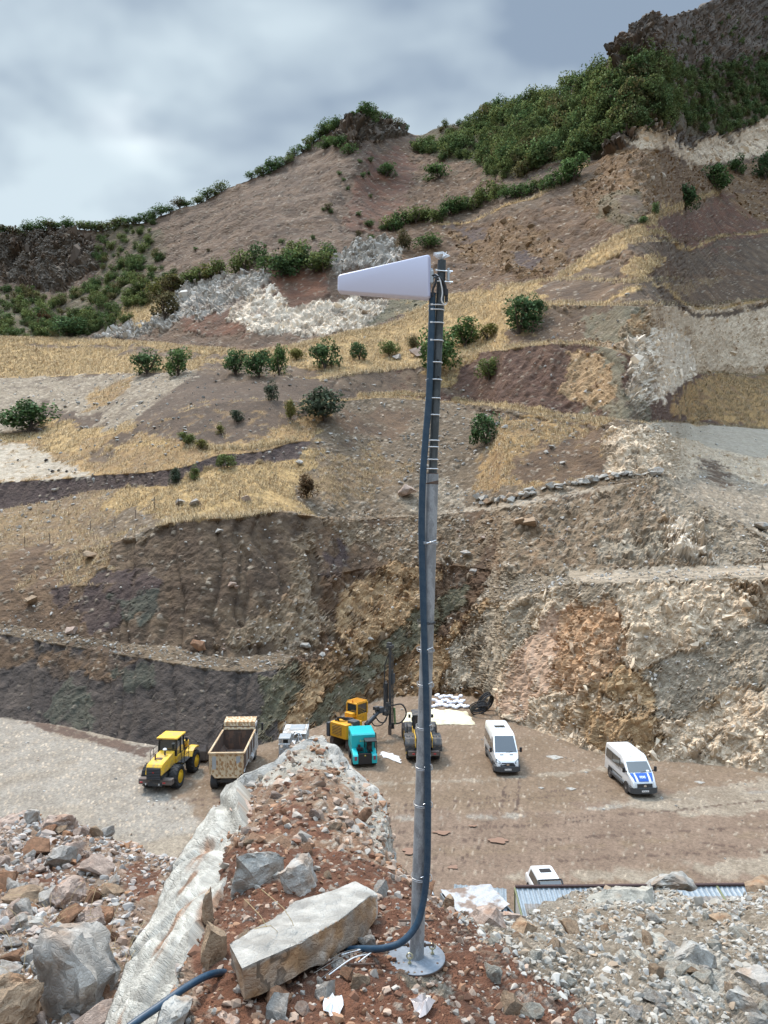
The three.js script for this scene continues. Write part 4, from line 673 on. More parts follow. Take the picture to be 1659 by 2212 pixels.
const MARK_RIGHT = [[1392, 2115, 'the large pale boulder'], [1630, 2130, 'the right edge boulder'], [1132, 2010, 'the mound foot stone'], [1460, 1915, 'the white outcrop'], [1345, 1945, 'the yellowish outcrop'], [1150, 2185, 'the white plate']];
{ // the ridge top: two masses of pale rock
  const mass = (list, m, edge, amp, seed, label) => { const P = list.map(([x, y, d]) => at(x, y, d)), c = P.reduce((a, q) => a.add(q), new THREE.Vector3()).divideScalar(P.length); rockThing('rock_outcrop', roughen(hull(P.map((q) => q.clone().sub(c))), edge, amp, seed, 0.16), STONE[m], c, label); };
  mass([[505, 1698, 6.9], [560, 1668, 7.0], [605, 1646, 7.1], [648, 1604, 7.3], [676, 1588, 7.4], [698, 1587, 7.4], [728, 1618, 7.2], [764, 1662, 6.9], [745, 1700, 6.75], [690, 1678, 6.95], [620, 1685, 6.9], [560, 1712, 6.75], [690, 1610, 8.3], [560, 1720, 7.8], [780, 1720, 7.6]], 'white', 0.07, 0.075, 71, 'pointed pale rock forming the top of the red dirt ridge');
  mass([[738, 1640, 7.0], [772, 1664, 6.85], [806, 1700, 6.5], [834, 1736, 6.2], [842, 1790, 5.95], [856, 1862, 5.6], [838, 1868, 5.55], [812, 1815, 5.8], [788, 1768, 6.15], [758, 1704, 6.6], [800, 1900, 5.9], [800, 1740, 7.2]], 'white', 0.06, 0.06, 72, 'pale rock flank running down the right side of the ridge top towards the pole');
  mass([[498, 1745, 6.0], [520, 1720, 6.2], [548, 1745, 5.9], [535, 1800, 5.4], [512, 1790, 5.5], [520, 1760, 6.6]], 'pink', 0.05, 0.03, 73, 'pinkish rock between the slab top and the dirt of the ridge');
}
// loose stones of the spur: the larger ones single, the rest as rubble
const ROCKS = Array.from({ length: 7 }, (_, k) => boxUv(randomHull(100 + k, 12 + k % 3 * 2), 1)), LOOSE = Array.from({ length: 6 }, (_, k) => roughen(randomHull(200 + k, 14), 0.2, 0.07, 200 + k, 0.4));
const tintOf = (R, zone) => { const q = R(), k = 0.75 + 0.45 * R(); const c = zone === 'right' ? (q < 0.5 ? [0.38, 0.348, 0.295] : q < 0.8 ? [0.42, 0.40, 0.36] : [0.33, 0.25, 0.175]) : zone === 'left' ? (q < 0.4 ? [0.40, 0.33, 0.28] : q < 0.75 ? [0.41, 0.39, 0.36] : q < 0.92 ? [0.38, 0.27, 0.2] : [0.28, 0.15, 0.08]) : (q < 0.4 ? [0.38, 0.28, 0.21] : q < 0.6 ? [0.40, 0.36, 0.31] : q < 0.85 ? [0.30, 0.17, 0.1] : [0.2, 0.1, 0.06]); return c.map((v) => v * k); };
{
  const R = rng(77), flat = new THREE.MeshStandardMaterial({ roughness: 0.95, flatShading: true }), { nc, nr, Q, N } = spur;
  const lists = ROCKS.map(() => []), M4 = new THREE.Matrix4(), E = new THREE.Euler(), q = new THREE.Quaternion(), last = spur.seg.findIndex((s) => s > 5);
  const zone = (px, d) => px < 425 ? 'left' : px < 985 + Math.max(0, 4.4 - d) * 280 + 50 * (R() - 0.5) ? 'ridge' : 'right';
  for (let k = 0; k < 36000; k++) {
    const r = Math.floor(R() * last), i = Math.floor(R() * nc), v = (r * nc + i) * 3, px = -720 + i * 6, d = -Q[v + 2], z = zone(px, d); if (px < -160 || px > 1820) { if (R() < 0.7) continue; }
    if (z === 'ridge' && R() < (spur.seg[r] > 3 ? 0.0 : 0.6)) continue;
    if (z === 'left' && px > 290 && R() < 0.6) continue; if (z === 'right' && (R() < 0.1 || fbm(Q[v] * 0.9, 2, Q[v + 2] * 0.9, 3) > 0.12 && R() < 0.8)) continue;
    const s = (0.018 + 0.05 * Math.pow(R(), 2.4) + (R() < 0.05 ? 0.05 * R() : 0)) * (z === 'ridge' ? (spur.seg[r] > 3 ? 1 : 0.75) : z === 'right' ? 0.9 : 1.1) * Math.sqrt(d / 4.5);
    lists[k % 7].push([Q[v] + N[v] * s * 0.1, Q[v + 1] + N[v + 1] * s * 0.1, Q[v + 2] + N[v + 2] * s * 0.1, s * (0.8 + 0.7 * R()), s * (0.6 + 0.4 * R()), s * (0.8 + 0.6 * R()), R() * 6.28, R() * 6.28, tintOf(R, z)]);
  }
  lists.forEach((L, k) => {
    const m = new THREE.InstancedMesh(ROCKS[k], flat, L.length); m.name = numbered('stone_rubble');
    L.forEach(([x, y, z, a, b, c, t, u, col], i) => { m.setMatrixAt(i, M4.compose(new THREE.Vector3(x, y, z), q.setFromEuler(E.set(t, u, 0)), new THREE.Vector3(a, b, c).multiplyScalar(1.1))); m.setColorAt(i, new THREE.Color().setRGB(...col)); });
    tag(m, 'small broken stones strewn over the near rubble slopes', 'rubble', null, 'stuff'); scene.add(m);
  });
  const spots = [['left', 100, -60, 255, 1790, 2230, 'angular pinkish or grey stone lying loose in the rubble left of the slab', 'stones of the left rubble slope', ['pink', 'grey', 'tan', 'grey', 'pink', 'rust']], ['ridge', 45, 520, 960, 1690, 2200, 'brownish stone lying loose on the red dirt ridge', 'stones on the red dirt ridge', ['pink', 'tan', 'rust', 'grey']], ['right', 62, 1060, 1720, 1930, 2230, 'pale grey stone lying loose on the right gravel slope', 'stones of the right gravel slope', ['green', 'white', 'grey', 'green', 'tan']]];
  for (const [z, n, xa, xb, ya, yb, label, group, mats] of spots) for (let k = 0; k < n; k++) {
    const x = lerp(xa, xb, R()), y = lerp(ya, yb, R()), p = spur.point(x, y); if (p.z < -10.5 || (z === 'ridge' && Math.abs(x - 900) < 90 && y > 2000)) { R(); R(); R(); continue; }
    const s = (0.09 + (z === 'left' ? 0.2 : 0.15) * Math.pow(R(), 1.8)) * (z === 'ridge' ? 0.6 : z === 'right' ? 0.8 : 1) * Math.sqrt(-p.z / 5), o = base('loose_stone', [p.x, p.y + s * 0.18, p.z]);
    o.rotation.set(R() * 0.6, R() * 6.28, R() * 0.6); o.scale.set(s * (0.9 + 0.6 * R()), s * (0.7 + 0.4 * R()), s * (0.8 + 0.5 * R())); part('rock_body', LOOSE[Math.floor(R() * 6)], STONE[mats[k % mats.length]], o); tag(o, label, 'stone', group); 
    LABELS.push([o, x, y, TONE[mats[k % mats.length]] + ' loose stone', group, z === 'left' ? MARK_LEFT : z === 'right' ? MARK_RIGHT : MARK_RIDGE]);
  }
}

// ------------------------------------------------------------------ trees, bushes, dry grass, far stones
function crown(seed, n, leaf, lobes = 6, w = 1, h = 1) {   // leaf clumps in overlapping lobes; unit size, base at 0
  const R = rng(seed), L = []; for (let k = 0; k < lobes; k++) { const a = R() * 6.283, r = 0.36 * Math.sqrt(R()) * w, s = 0.11 + 0.16 * R(); L.push([r * Math.cos(a), Math.max(s * 0.8, h * (0.22 + 0.62 * R()) - r * 0.35), r * Math.sin(a), s]); }
  L.push([0, h * 0.42, 0, 0.27]);
  const pos = [], nor = [], col = [], P = new THREE.Vector3(), O = new THREE.Vector3(), A = new THREE.Vector3(), B = new THREE.Vector3();
  for (let k = 0; k < n; k++) {
    const [lx, ly, lz, lr] = L[Math.floor(R() * L.length)], u = R() * 2 - 1, a = R() * 6.283, q = Math.sqrt(1 - u * u), r = lr * (0.55 + 0.52 * Math.sqrt(R()));
    O.set(q * Math.cos(a), u, q * Math.sin(a)); P.set(lx + O.x * r * w, ly + O.y * r * h * 1.05, lz + O.z * r * w); if (P.y < 0.02) P.y = 0.02 + R() * 0.08;
    A.set(R() - 0.5, R() - 0.5, R() - 0.5).normalize(); B.set(R() - 0.5, R() - 0.5, R() - 0.5).cross(A).normalize();
    const s = leaf * (0.6 + 0.8 * R()), c = 0.78 + 0.42 * R(), yel = R() < 0.1 ? 1.2 : 1, N = O.clone().lerp(new THREE.Vector3(0, 1, 0), 0.3).addScaledVector(A, 0.22).normalize();
    const v = [P.clone().addScaledVector(A, s), P.clone().addScaledVector(B, s * 0.6), P.clone().addScaledVector(A, -s), P.clone().addScaledVector(B, -s * 0.6)];
    for (const i of [0, 1, 2, 0, 2, 3]) { pos.push(v[i].x, v[i].y, v[i].z); nor.push(N.x, N.y, N.z); col.push(c * yel, c, c * 0.9); }
  }
  const g = new THREE.BufferGeometry(); g.setAttribute('position', new THREE.Float32BufferAttribute(pos, 3)); g.setAttribute('normal', new THREE.Float32BufferAttribute(nor, 3)); g.setAttribute('color', new THREE.Float32BufferAttribute(col, 3)); return g;
}
function trunkShape(seed, r = 0.035) {              // a tapered stem that forks low
  const R = rng(seed), list = [];
  for (let k = 0; k < 4; k++) { const a = R() * 6.28, l = 0.12 + 0.1 * R(); const c = new THREE.CatmullRomCurve3([new THREE.Vector3(0, -0.08, 0), new THREE.Vector3(0.02 * Math.cos(a), 0.14, 0.02 * Math.sin(a)), new THREE.Vector3(l * Math.cos(a), 0.34 + 0.15 * R(), l * Math.sin(a)), new THREE.Vector3(l * 1.5 * Math.cos(a), 0.62, l * 1.5 * Math.sin(a))]); const g = new THREE.TubeGeometry(c, 6, r, 5); const p = g.attributes.position; for (let i = 0; i < p.count; i++) { const ring = Math.floor(i / 6) / 6, q = c.getPoint(ring), s = 1 - 0.75 * ring; p.setXYZ(i, q.x + (p.getX(i) - q.x) * s, q.y + (p.getY(i) - q.y) * s, q.z + (p.getZ(i) - q.z) * s); } list.push(g); }
  return join(list);
}
const leafMat = (r, g, b) => { const m = new THREE.MeshPhysicalMaterial({ vertexColors: true, roughness: 1, specularIntensity: 0.15, transmission: 0.3, thickness: 0, side: THREE.DoubleSide }); m.color.setRGB(r, g, b); return m; };
const LEAF = { dark: leafMat(0.088, 0.155, 0.068), deep: leafMat(0.115, 0.195, 0.073), mid: leafMat(0.175, 0.225, 0.085), yellow: leafMat(0.2, 0.2, 0.065), dull: leafMat(0.15, 0.135, 0.07), brown: leafMat(0.13, 0.082, 0.045), grey: leafMat(0.085, 0.115, 0.08) };
const BARK = new THREE.MeshStandardMaterial({ color: new THREE.Color().setRGB(0.075, 0.058, 0.045), roughness: 0.95 });
const CROWN = Array.from({ length: 5 }, (_, k) => crown(300 + k, 1900, 0.033, 14)), CROWN_FAR = Array.from({ length: 4 }, (_, k) => crown(320 + k, 900, 0.038, 12)), TRUNK = [trunkShape(340), trunkShape(341)];
function plant(name, label, category, group, p, w, h, leaf, near, k, turn) {
  const o = base(name, [p.x, p.y - 0.04 * h, p.z], turn); o.scale.set(w, h, w);
  part('crown', (near ? CROWN : CROWN_FAR)[k % (near ? 5 : 4)], LEAF[leaf], o); part('trunk', TRUNK[k % 2], BARK, o); return tag(o, label, category, group);
}
const M_PER_PX = (p) => Math.hypot(p.z * cp + (p.y - EYE) * sp) / F;
// bushes one can point at: [x, foot y, width, height in the photograph's units, leaf, label]
const BUSHES = [
  [62, 934, 122, 72, 'dark', 'wide dark green bush at the left edge above the pale track'],
  [318, 810, 74, 56, 'dark', 'round dark green bush, left one of the pair above the pale rubble slope'],
  [386, 815, 56, 66, 'deep', 'pointed dark green bush, right one of the pair above the pale rubble slope'],
  [507, 810, 56, 58, 'dark', 'left bush of the three standing in a row on the dark bank'],
  [560, 812, 62, 66, 'dark', 'middle bush of the three standing in a row on the dark bank'],
  [603, 812, 42, 72, 'deep', 'right and slimmest bush of the three standing in a row on the dark bank'],
  [703, 798, 74, 68, 'dark', 'full dark green bush on the grass left of the pole above the dark bank'],
  [777, 776, 38, 40, 'dark', 'small round dark bush alone in the yellow grass left of the pole'],
  [840, 772, 46, 34, 'mid', 'low light green bush in the yellow grass beside a grey stone'],
  [640, 778, 34, 30, 'yellow', 'yellowish low bush between the row of three and the full dark bush'],
  [703, 910, 110, 78, 'grey', 'broad blue green bush on the dark earth slope in the middle'],
  [585, 868, 34, 44, 'grey', 'small upright bush near the top of the dark earth slope'],
  [512, 914, 34, 28, 'grey', 'small low bush in the middle of the dark earth slope'],
  [626, 912, 26, 48, 'yellow', 'thin yellow green sapling beside the broad blue green bush'],
  [402, 962, 42, 30, 'mid', 'light green shrub on the grass below the dark earth slope'],
  [432, 972, 34, 22, 'yellow', 'yellowish shrub touching the light green one below the dark earth slope'],
  [476, 942, 20, 26, 'yellow', 'tiny yellow shrub at the lower edge of the dark earth slope'],
  [1048, 962, 66, 76, 'dark', 'dark green bush right of the pole at the edge of the ochre grass slope'],
  [948, 812, 84, 104, 'deep', 'tall bush directly behind the dark upper part of the pole'],
  [1005, 750, 76, 66, 'deep', 'round bush right of the pole under the big dark bush'],
  [1120, 722, 86, 86, 'dark', 'big dark green bush on the grass crest right of the antenna pole'],
  [1162, 694, 50, 56, 'dark', 'smaller dark bush behind the right shoulder of the big one'],
  [1052, 736, 56, 36, 'yellow', 'yellow green low bush between the round bush and the big dark one'],
  [1054, 822, 52, 50, 'mid', 'single dull green bush in front of the dark red cut'],
  [1480, 458, 50, 66, 'dark', 'dark tree on the straw coloured ridge line in the upper right'],
  [1548, 412, 62, 58, 'deep', 'dark tree on the pale rocks above the upper right ridge line'],
  [1588, 376, 40, 40, 'deep', 'small dark tree behind the one on the pale rocks'],
  [1652, 392, 50, 70, 'dark', 'dark tree cut by the right edge of the picture high on the slope'],
  [1415, 470, 16, 32, 'deep', 'slim young tree beside the straw coloured ridge in the upper right'],
  [1392, 484, 18, 20, 'deep', 'tiny bush left of the slim young tree on the ridge'],
  [380, 1048, 28, 40, 'grey', 'dark green sapling left of its twin in front of the purple bank'],
  [418, 1038, 24, 32, 'mid', 'dull green sapling right of its twin in front of the purple bank'],
  [492, 1014, 44, 30, 'mid', 'low green bush on the straw bank above the two saplings'],
  [892, 756, 30, 30, 'dull', 'small brownish bush close to the left of the pole'],
  [660, 1080, 40, 56, 'brown', 'bare brown thorn bush beside the head of the gully'],
  [370, 640, 60, 46, 'dull', 'brownish bush growing out of the jagged rocks'],
  [95, 708, 30, 36, 'brown', 'rust coloured bush at the foot of the left wood'],
  [355, 690, 62, 62, 'dull', 'large dull bush in front of the jagged rocks'],
  [150, 735, 80, 50, 'dark', 'dark bush at the lower edge of the left wood'],
  [1238, 392, 70, 62, 'deep', 'large oak at the end of the tree line on the brown slope'],
  [835, 384, 46, 32, 'deep', 'dark shrub high on the scree left of the wooded slope'],
  [945, 388, 60, 38, 'deep', 'dark shrub clump under the lower left corner of the wood'],
  [790, 268, 50, 34, 'deep', 'green shrub growing on the rocky knob'],
  [925, 538, 60, 28, 'deep', 'dark bush right behind the antenna on the brown slope'],
  [870, 545, 34, 48, 'dull', 'thin dull bush on the slope above the antenna'],
];
{
  const R = rng(5);
  BUSHES.forEach(([x, y, w, h, leaf, label], k) => { const p = quarry.point(x, y - 2), m = M_PER_PX(p); plant(y < 560 ? 'tree' : 'bush', label, y < 560 ? 'tree' : 'bush', null, p, w * m * 1.12, h * m * 1.1, leaf, true, k, R() * 6.28); });
  // tree lines: each tree its own
  const MARK_HILL = [[1238, 380, 'the large oak'], [945, 480, 'the tree line end'], [665, 540, 'the antenna tip'], [790, 250, 'the rocky knob'], [100, 490, 'the left crag'], [490, 400, 'the skyline bend'], [700, 430, 'the scree middle'], [330, 540, 'the left wood top'], [560, 610, 'the jagged rocks']];
  const row = (pts, n, w, h, leafs, what, group, jy = 4) => { for (let k = 0; k < n; k++) { const t = (k + 0.5 * R()) / n * (pts.length - 1), i = Math.min(pts.length - 2, Math.floor(t)), x = lerp(pts[i][0], pts[i + 1][0], t - i), y = lerp(pts[i][1], pts[i + 1][1], t - i) + jy * (R() - 0.5), p = quarry.point(x, y), m = M_PER_PX(p), s = 0.75 + 0.5 * R(); const leaf = leafs[Math.floor(R() * leafs.length)], o = plant('tree', what, 'tree', group, p, w * m * s * 1.2, h * m * s * (0.85 + 0.3 * R()), leaf, false, Math.floor(R() * 8), R() * 6.28); LABELS.push([o, x, y, (leaf === 'mid' ? 'lighter ' : leaf === 'yellow' || leaf === 'dull' ? 'yellowish ' : 'dark ') + what, group, MARK_HILL]); } };
  row([[835, 496], [900, 484], [960, 474], [1020, 448], [1080, 430], [1150, 418], [1225, 400]], 26, 40, 36, ['deep', 'deep', 'mid', 'mid'], 'oak of the tree line on the slope', 'oaks of the slanting tree line', 12);
  row([[500, 590], [560, 575], [610, 592], [640, 570], [690, 590], [720, 560]], 13, 56, 50, ['deep', 'mid', 'mid', 'dark'], 'oak of the clump behind the grey rocks', 'oaks of the clump behind the grey rocks', 24);
  row([[480, 600], [420, 612], [360, 628], [300, 650]], 8, 44, 34, ['mid', 'yellow', 'mid'], 'light green oak behind the grey rocks', 'light green oaks behind the grey rocks', 12);
  row([[0, 505], [60, 496], [130, 486], [200, 494], [260, 486], [330, 470], [420, 438], [490, 402]], 34, 32, 22, ['deep', 'deep', 'mid', 'dull'], 'tree on the left skyline', 'trees along the left skyline', 4);
  row([[540, 380], [600, 352], [660, 312], [705, 290], [735, 270]], 20, 30, 22, ['deep', 'deep', 'mid'], 'tree on the skyline below the knob', 'trees on the skyline below the rocky knob', 4);
  row([[760, 262], [800, 250], [840, 262], [885, 278]], 8, 24, 18, ['deep', 'dull'], 'shrub on the rocky knob', 'shrubs on the rocky knob', 6);
  row([[700, 320], [730, 310], [760, 330]], 6, 40, 26, ['deep'], 'shrub on the flank of the rocky knob', 'shrubs on the flank of the rocky knob', 24);
  for (let k = 0; k < 74; k++) { const x = lerp(380, 900, R()), y = lerp(300, 590, R()); if (y < 520 - (x - 380) * 0.52 + 40 || (x > 500 && y > 540)) continue; const p = quarry.point(x, y), m = M_PER_PX(p), s = 9 + 15 * R() * R(), o = plant('shrub', 'shrub', 'shrub', 'shrubs dotted over the scree slope', p, s * m * 1.3, s * m, R() < 0.8 ? 'deep' : 'dull', false, k, R() * 6.28); LABELS.push([o, x, y, s > 15 ? 'larger dark shrub on the scree' : 'small dark shrub on the scree', 'shrubs dotted over the scree slope', MARK_HILL]); }
  // the woods: crowns that run together
  const wood = (name, label, poly, n, size, skip) => {
    const lists = CROWN_FAR.map(() => []), M = new THREE.Matrix4(), q = new THREE.Quaternion(), up = new THREE.Vector3(0, 1, 0), [a0, a1, b0, b1] = [Math.min(...poly.map((p) => p[0])), Math.max(...poly.map((p) => p[0])), Math.min(...poly.map((p) => p[1])), Math.max(...poly.map((p) => p[1]))];
    for (let k = 0; k < n; k++) { const x = lerp(a0, a1, R()), y = lerp(b0, b1, R()), s0 = R(), t = R(), u = R(), sd = signedDistance(poly, x, y); if (sd < -6) continue; if (noise(x * 0.012, y * 0.02, 4) * 1.3 + 0.1 < skip * smooth(30, 0, sd) + skip - 0.9) continue; const p = quarry.point(x, y), s = size * (0.5 + 0.85 * s0 * s0 + 0.15 * t); lists[Math.floor(t * 4)].push([p, s, u * 6.28, t * 997 % 1]); }
    lists.forEach((L, k) => { if (!L.length) return; const m = new THREE.InstancedMesh(CROWN_FAR[k], new THREE.MeshPhysicalMaterial({ vertexColors: true, roughness: 1, specularIntensity: 0.15, transmission: 0.3, thickness: 0, side: THREE.DoubleSide }), L.length); m.name = numbered(name);
      L.forEach(([p, s, a, c], i) => { m.setMatrixAt(i, M.compose(new THREE.Vector3(p.x, p.y - s * 0.1, p.z), q.setFromAxisAngle(up, a), new THREE.Vector3(s * 1.15, s, s * 1.15))); m.setColorAt(i, c < 0.55 ? new THREE.Color().setRGB(0.11 + 0.05 * c, 0.185, 0.074) : c < 0.9 ? new THREE.Color().setRGB(0.175, 0.225, 0.085) : new THREE.Color().setRGB(0.16, 0.15, 0.07)); });
      tag(m, label, 'wood', null, 'stuff'); scene.add(m); });
  };
  wood('oak_wood', 'dense green oak wood covering the upper right slope', [[900, 322], [960, 288], [1060, 248], [1200, 204], [1275, 172], [1345, 165], [1440, 125], [1560, 130], [1700, 140], [1700, 280], [1659, 250], [1560, 292], [1480, 282], [1380, 270], [1330, 312], [1270, 345], [1180, 345], [1120, 378], [1070, 385], [1030, 345], [950, 338]], 1750, 7.2, 0.3);
  wood('oak_scrub', 'mixed green oak scrub covering the slope under the crag at the upper right', [[1390, 180], [1440, 130], [1500, 108], [1580, 122], [1660, 130], [1720, 120], [1720, 260], [1659, 245], [1560, 286], [1480, 280], [1390, 262]], 620, 5.6, 0.5);
  wood('scrub_wood', 'dark green scrub wood filling the lower left of the mountain', [[-60, 640], [40, 622], [110, 655], [230, 610], [290, 560], [330, 590], [420, 600], [330, 650], [260, 700], [180, 730], [-60, 730]], 620, 4.6, 0.3);
  wood('cliff_scrub', 'green scrub growing on the ledges of the cliff in the upper right corner', [[1280, 165], [1350, 110], [1450, 60], [1540, 40], [1700, -40], [1700, 140], [1440, 130]], 260, 4.6, 0.75);
  wood('hill_scrub', 'scattered scrub on the slope behind the left wood', [[200, 500], [330, 480], [370, 530], [340, 590], [240, 600], [205, 560]], 110, 4.2, 0.5);
}
{ // dry grass: every tuft a few bent blades
  const R = rng(9), pos = [], nor = [], col = [];
  for (let k = 0; k < 14; k++) { const a = R() * 6.28, r = 0.28 * R(), b = 0.25 + 0.3 * R(), h = 0.55 + 0.5 * R(), x = r * Math.cos(a), z = r * Math.sin(a), w = 0.021, t = R() * 6.28; const A = [x - w * Math.cos(t), 0, z - w * Math.sin(t)], B = [x + w * Math.cos(t), 0, z + w * Math.sin(t)], C = [x + b * Math.cos(a), h, z + b * Math.sin(a)]; pos.push(...A, ...B, ...C); const c = 0.75 + 0.5 * R(); for (let i = 0; i < 3; i++) { nor.push(0.25 * Math.cos(a), 0.9, 0.25 * Math.sin(a) + 0.3); col.push(c, c, c); } }
  const g = new THREE.BufferGeometry(); g.setAttribute('position', new THREE.Float32BufferAttribute(pos, 3)); g.setAttribute('normal', new THREE.Float32BufferAttribute(nor, 3)); g.setAttribute('color', new THREE.Float32BufferAttribute(col, 3));
  const { nc, nr, A, Q } = quarry, spots = [], first = quarry.seg.findIndex((s) => s > 0), last = quarry.seg.findIndex((s) => s > 19);
  for (let k = 0; k < 600000 && spots.length < 165000; k++) { const r = first + Math.floor(R() * (last - first)), i = Math.floor(R() * nc), v = r * nc + i, w = A[v * NP + 10], q = R(), s = R(), a = R(), c = R(); if (q > w * 0.95 || w < 0.06) continue; const clump = fbm(Q[v * 3] * 0.3, Q[v * 3 + 1] * 0.3, Q[v * 3 + 2] * 0.3, 3); if (clump < -0.25 && s > 0.3) continue; spots.push([v, 0.25 + 0.33 * s + Math.max(0, -Q[v * 3 + 2] - 110) * 0.004, a, c]); }
  const edge = (pts, w = 3) => { for (let k = 0; k + 1 < pts.length; k++) { const n = Math.round(Math.hypot(pts[k + 1][0] - pts[k][0], pts[k + 1][1] - pts[k][1]) * 1.6); for (let j = 0; j < n; j++) { const t = R(), x = lerp(pts[k][0], pts[k + 1][0], t), y = lerp(pts[k][1], pts[k + 1][1], t) + (R() - 0.5) * w * 2, v = quarry.find(x, y), s = R(), a = R(), c = R() * 0.85; spots.push([v, (0.4 + 0.4 * s) * (-Q[v * 3 + 2] > 150 ? 1.3 : 1), a, c]); } } };   // brighter grass along the lips of the benches
  edge([[1090, 661], [1180, 657], [1300, 657], [1480, 657], [1659, 647]], 4); edge([[1350, 519], [1450, 521], [1560, 511], [1659, 502]], 4); edge([[985, 774], [1040, 758], [1100, 750], [1200, 743], [1290, 747]], 5); edge([[985, 864], [1090, 880], [1200, 896], [1300, 910]], 6); edge([[1200, 602], [1250, 566], [1320, 517], [1385, 488], [1440, 455], [1500, 431], [1560, 413]], 6); edge([[1060, 618], [1180, 604], [1300, 607], [1480, 604]], 4);
  edge([[690, 822], [760, 808], [850, 798], [920, 790]], 5); edge([[440, 754], [560, 762], [700, 737], [840, 704], [930, 674], [1050, 654]], 5); edge([[0, 731], [200, 736], [330, 741], [440, 753]], 4); edge([[780, 857], [860, 851], [940, 858]], 4); edge([[400, 966], [470, 972], [560, 966], [640, 952]], 4); edge([[340, 1136], [420, 1124], [500, 1119], [600, 1107]], 4); edge([[1270, 346], [1210, 400], [1150, 430]], 4);
  const m = new THREE.InstancedMesh(g, new THREE.MeshStandardMaterial({ vertexColors: true, roughness: 0.9, side: THREE.DoubleSide }), spots.length), M = new THREE.Matrix4(), q = new THREE.Quaternion(), up = new THREE.Vector3(0, 1, 0);
  m.name = 'dry_grass';
  spots.forEach(([v, s, a, c], i) => { m.setMatrixAt(i, M.compose(new THREE.Vector3(Q[v * 3], Q[v * 3 + 1] - 0.03, Q[v * 3 + 2]), q.setFromAxisAngle(up, a * 6.28), new THREE.Vector3(s, s * (0.8 + 0.5 * c), s))); const k = 0.8 + 0.4 * c; m.setColorAt(i, c < 0.85 ? new THREE.Color().setRGB(0.66 * k, 0.53 * k, 0.33 * k) : new THREE.Color().setRGB(0.34, 0.22, 0.11)); });
  tag(m, 'tall dry yellow grass on the quarry terraces', 'grass', null, 'stuff'); scene.add(m);
}
{ // stones of the quarry: rubble as one, the boulders one can tell apart single
  const R = rng(21), { nc, nr, A, Q } = quarry, lists = ROCKS.slice(0, 5).map(() => []), first = quarry.seg.findIndex((s) => s > 0), last = quarry.seg.findIndex((s) => s > 16);
  for (let k = 0; k < 300000; k++) { const r = Math.floor(R() * last), i = Math.floor(R() * nc), v = r * nc + i, w = A[v * NP + 11], d = -Q[v * 3 + 2], q = R(), s = R(), t = R(), c = R(); if (r < first * 0.3 || q > w * (r < first ? 0.12 : 0.5)) continue; if (fbm(Q[v * 3] * 0.12, Q[v * 3 + 1] * 0.2, Q[v * 3 + 2] * 0.12, 3) < -0.1 && s < 0.75) continue; lists[k % 5].push([v, (0.08 + 0.42 * Math.pow(s, 5)) * (r < first ? 0.6 : d > 110 ? 1.7 : 1), t, c]); }
  const M = new THREE.Matrix4(), q = new THREE.Quaternion(), E = new THREE.Euler(), flat = new THREE.MeshStandardMaterial({ roughness: 0.95, flatShading: true });
  lists.forEach((L, k) => { const m = new THREE.InstancedMesh(ROCKS[k], flat, L.length); m.name = numbered('scattered_stones');
    L.forEach(([v, s, t, c], i) => { m.setMatrixAt(i, M.compose(new THREE.Vector3(Q[v * 3], Q[v * 3 + 1] + s * 0.15, Q[v * 3 + 2]), q.setFromEuler(E.set(t * 6.28, c * 6.28, 0)), new THREE.Vector3(s * (0.8 + c * 0.7), s * 0.8, s))); const p = A[v * NP + 12] * (0.7 + 0.65 * t); m.setColorAt(i, new THREE.Color().setRGB(p * (c < 0.3 ? 1 : 0.97), p * (c < 0.3 ? 0.78 : 0.9), p * (c < 0.3 ? 0.58 : 0.8))); });
    tag(m, 'pale broken stones scattered over the quarry slopes', 'stones', null, 'stuff'); scene.add(m); });
  const MARK = [[1048, 962, 'the dark bush'], [640, 1115, 'the head of the gully'], [470, 1150, 'the brow of the brown cut'], [100, 1300, 'the cut left end'], [600, 1420, 'the lower bench'], [1280, 1045, 'the row end'], [1130, 1140, 'the leaning slabs'], [320, 880, 'the pale rubble slope'], [1500, 950, 'the white upper floor'], [1640, 1140, 'the right edge ridge'], [530, 1080, 'the lone boulder'], [1430, 1660, 'the second van']];
  const BODY = [0, 1, 2, 3, 4, 5].map((k) => roughen(randomHull(240 + k, 13), 0.34, 0.05, 240 + k, 0.4));
  const put = (x, y, s, m, group, what) => { const p = quarry.point(x, y), k = M_PER_PX(p), w = s * k, o = base('boulder', [p.x, p.y + w * 0.22, p.z]); o.rotation.set((R() - 0.5) * 0.7, R() * 6.28, (R() - 0.5) * 0.7); o.scale.set(w * (1 + 0.3 * R()), w * (0.7 + 0.3 * R()), w * (0.9 + 0.3 * R())); part('rock_body', BODY[Math.floor(R() * 6)], STONE[m], o); tag(o, what, 'boulder', group); LABELS.push([o, x, y, TONE[m] + ' ' + what, group, MARK]); };
  for (let k = 0; k < 62; k++) { const t = Math.pow(R(), 0.8), x = lerp(1000, 1420, t), y = lerp(1092, 1028, smooth(0, 1, t)) - 14 * R() * (1 - t * 0.5) + 2; put(x, y, 12 + 18 * R(), ['white', 'white', 'grey', 'tan', 'white'][k % 5], 'boulders lined up along the middle bench', 'boulder of the row along the bench'); }
  for (let k = 0; k < 40; k++) put(lerp(410, 800, R()), lerp(1385, 1432, R()) - 20 * R(), 6 + 12 * R() * R(), ['white', 'tan', 'pink', 'white'][k % 4], 'stones fallen on the bench above the black bank', 'stone on the lower bench');
  for (let k = 0; k < 38; k++) put(lerp(60, 420, R()), lerp(860, 970, R()), 7 + 10 * R() * R(), 'white', 'white stones of the pale rubble slope', 'stone on the pale slope');
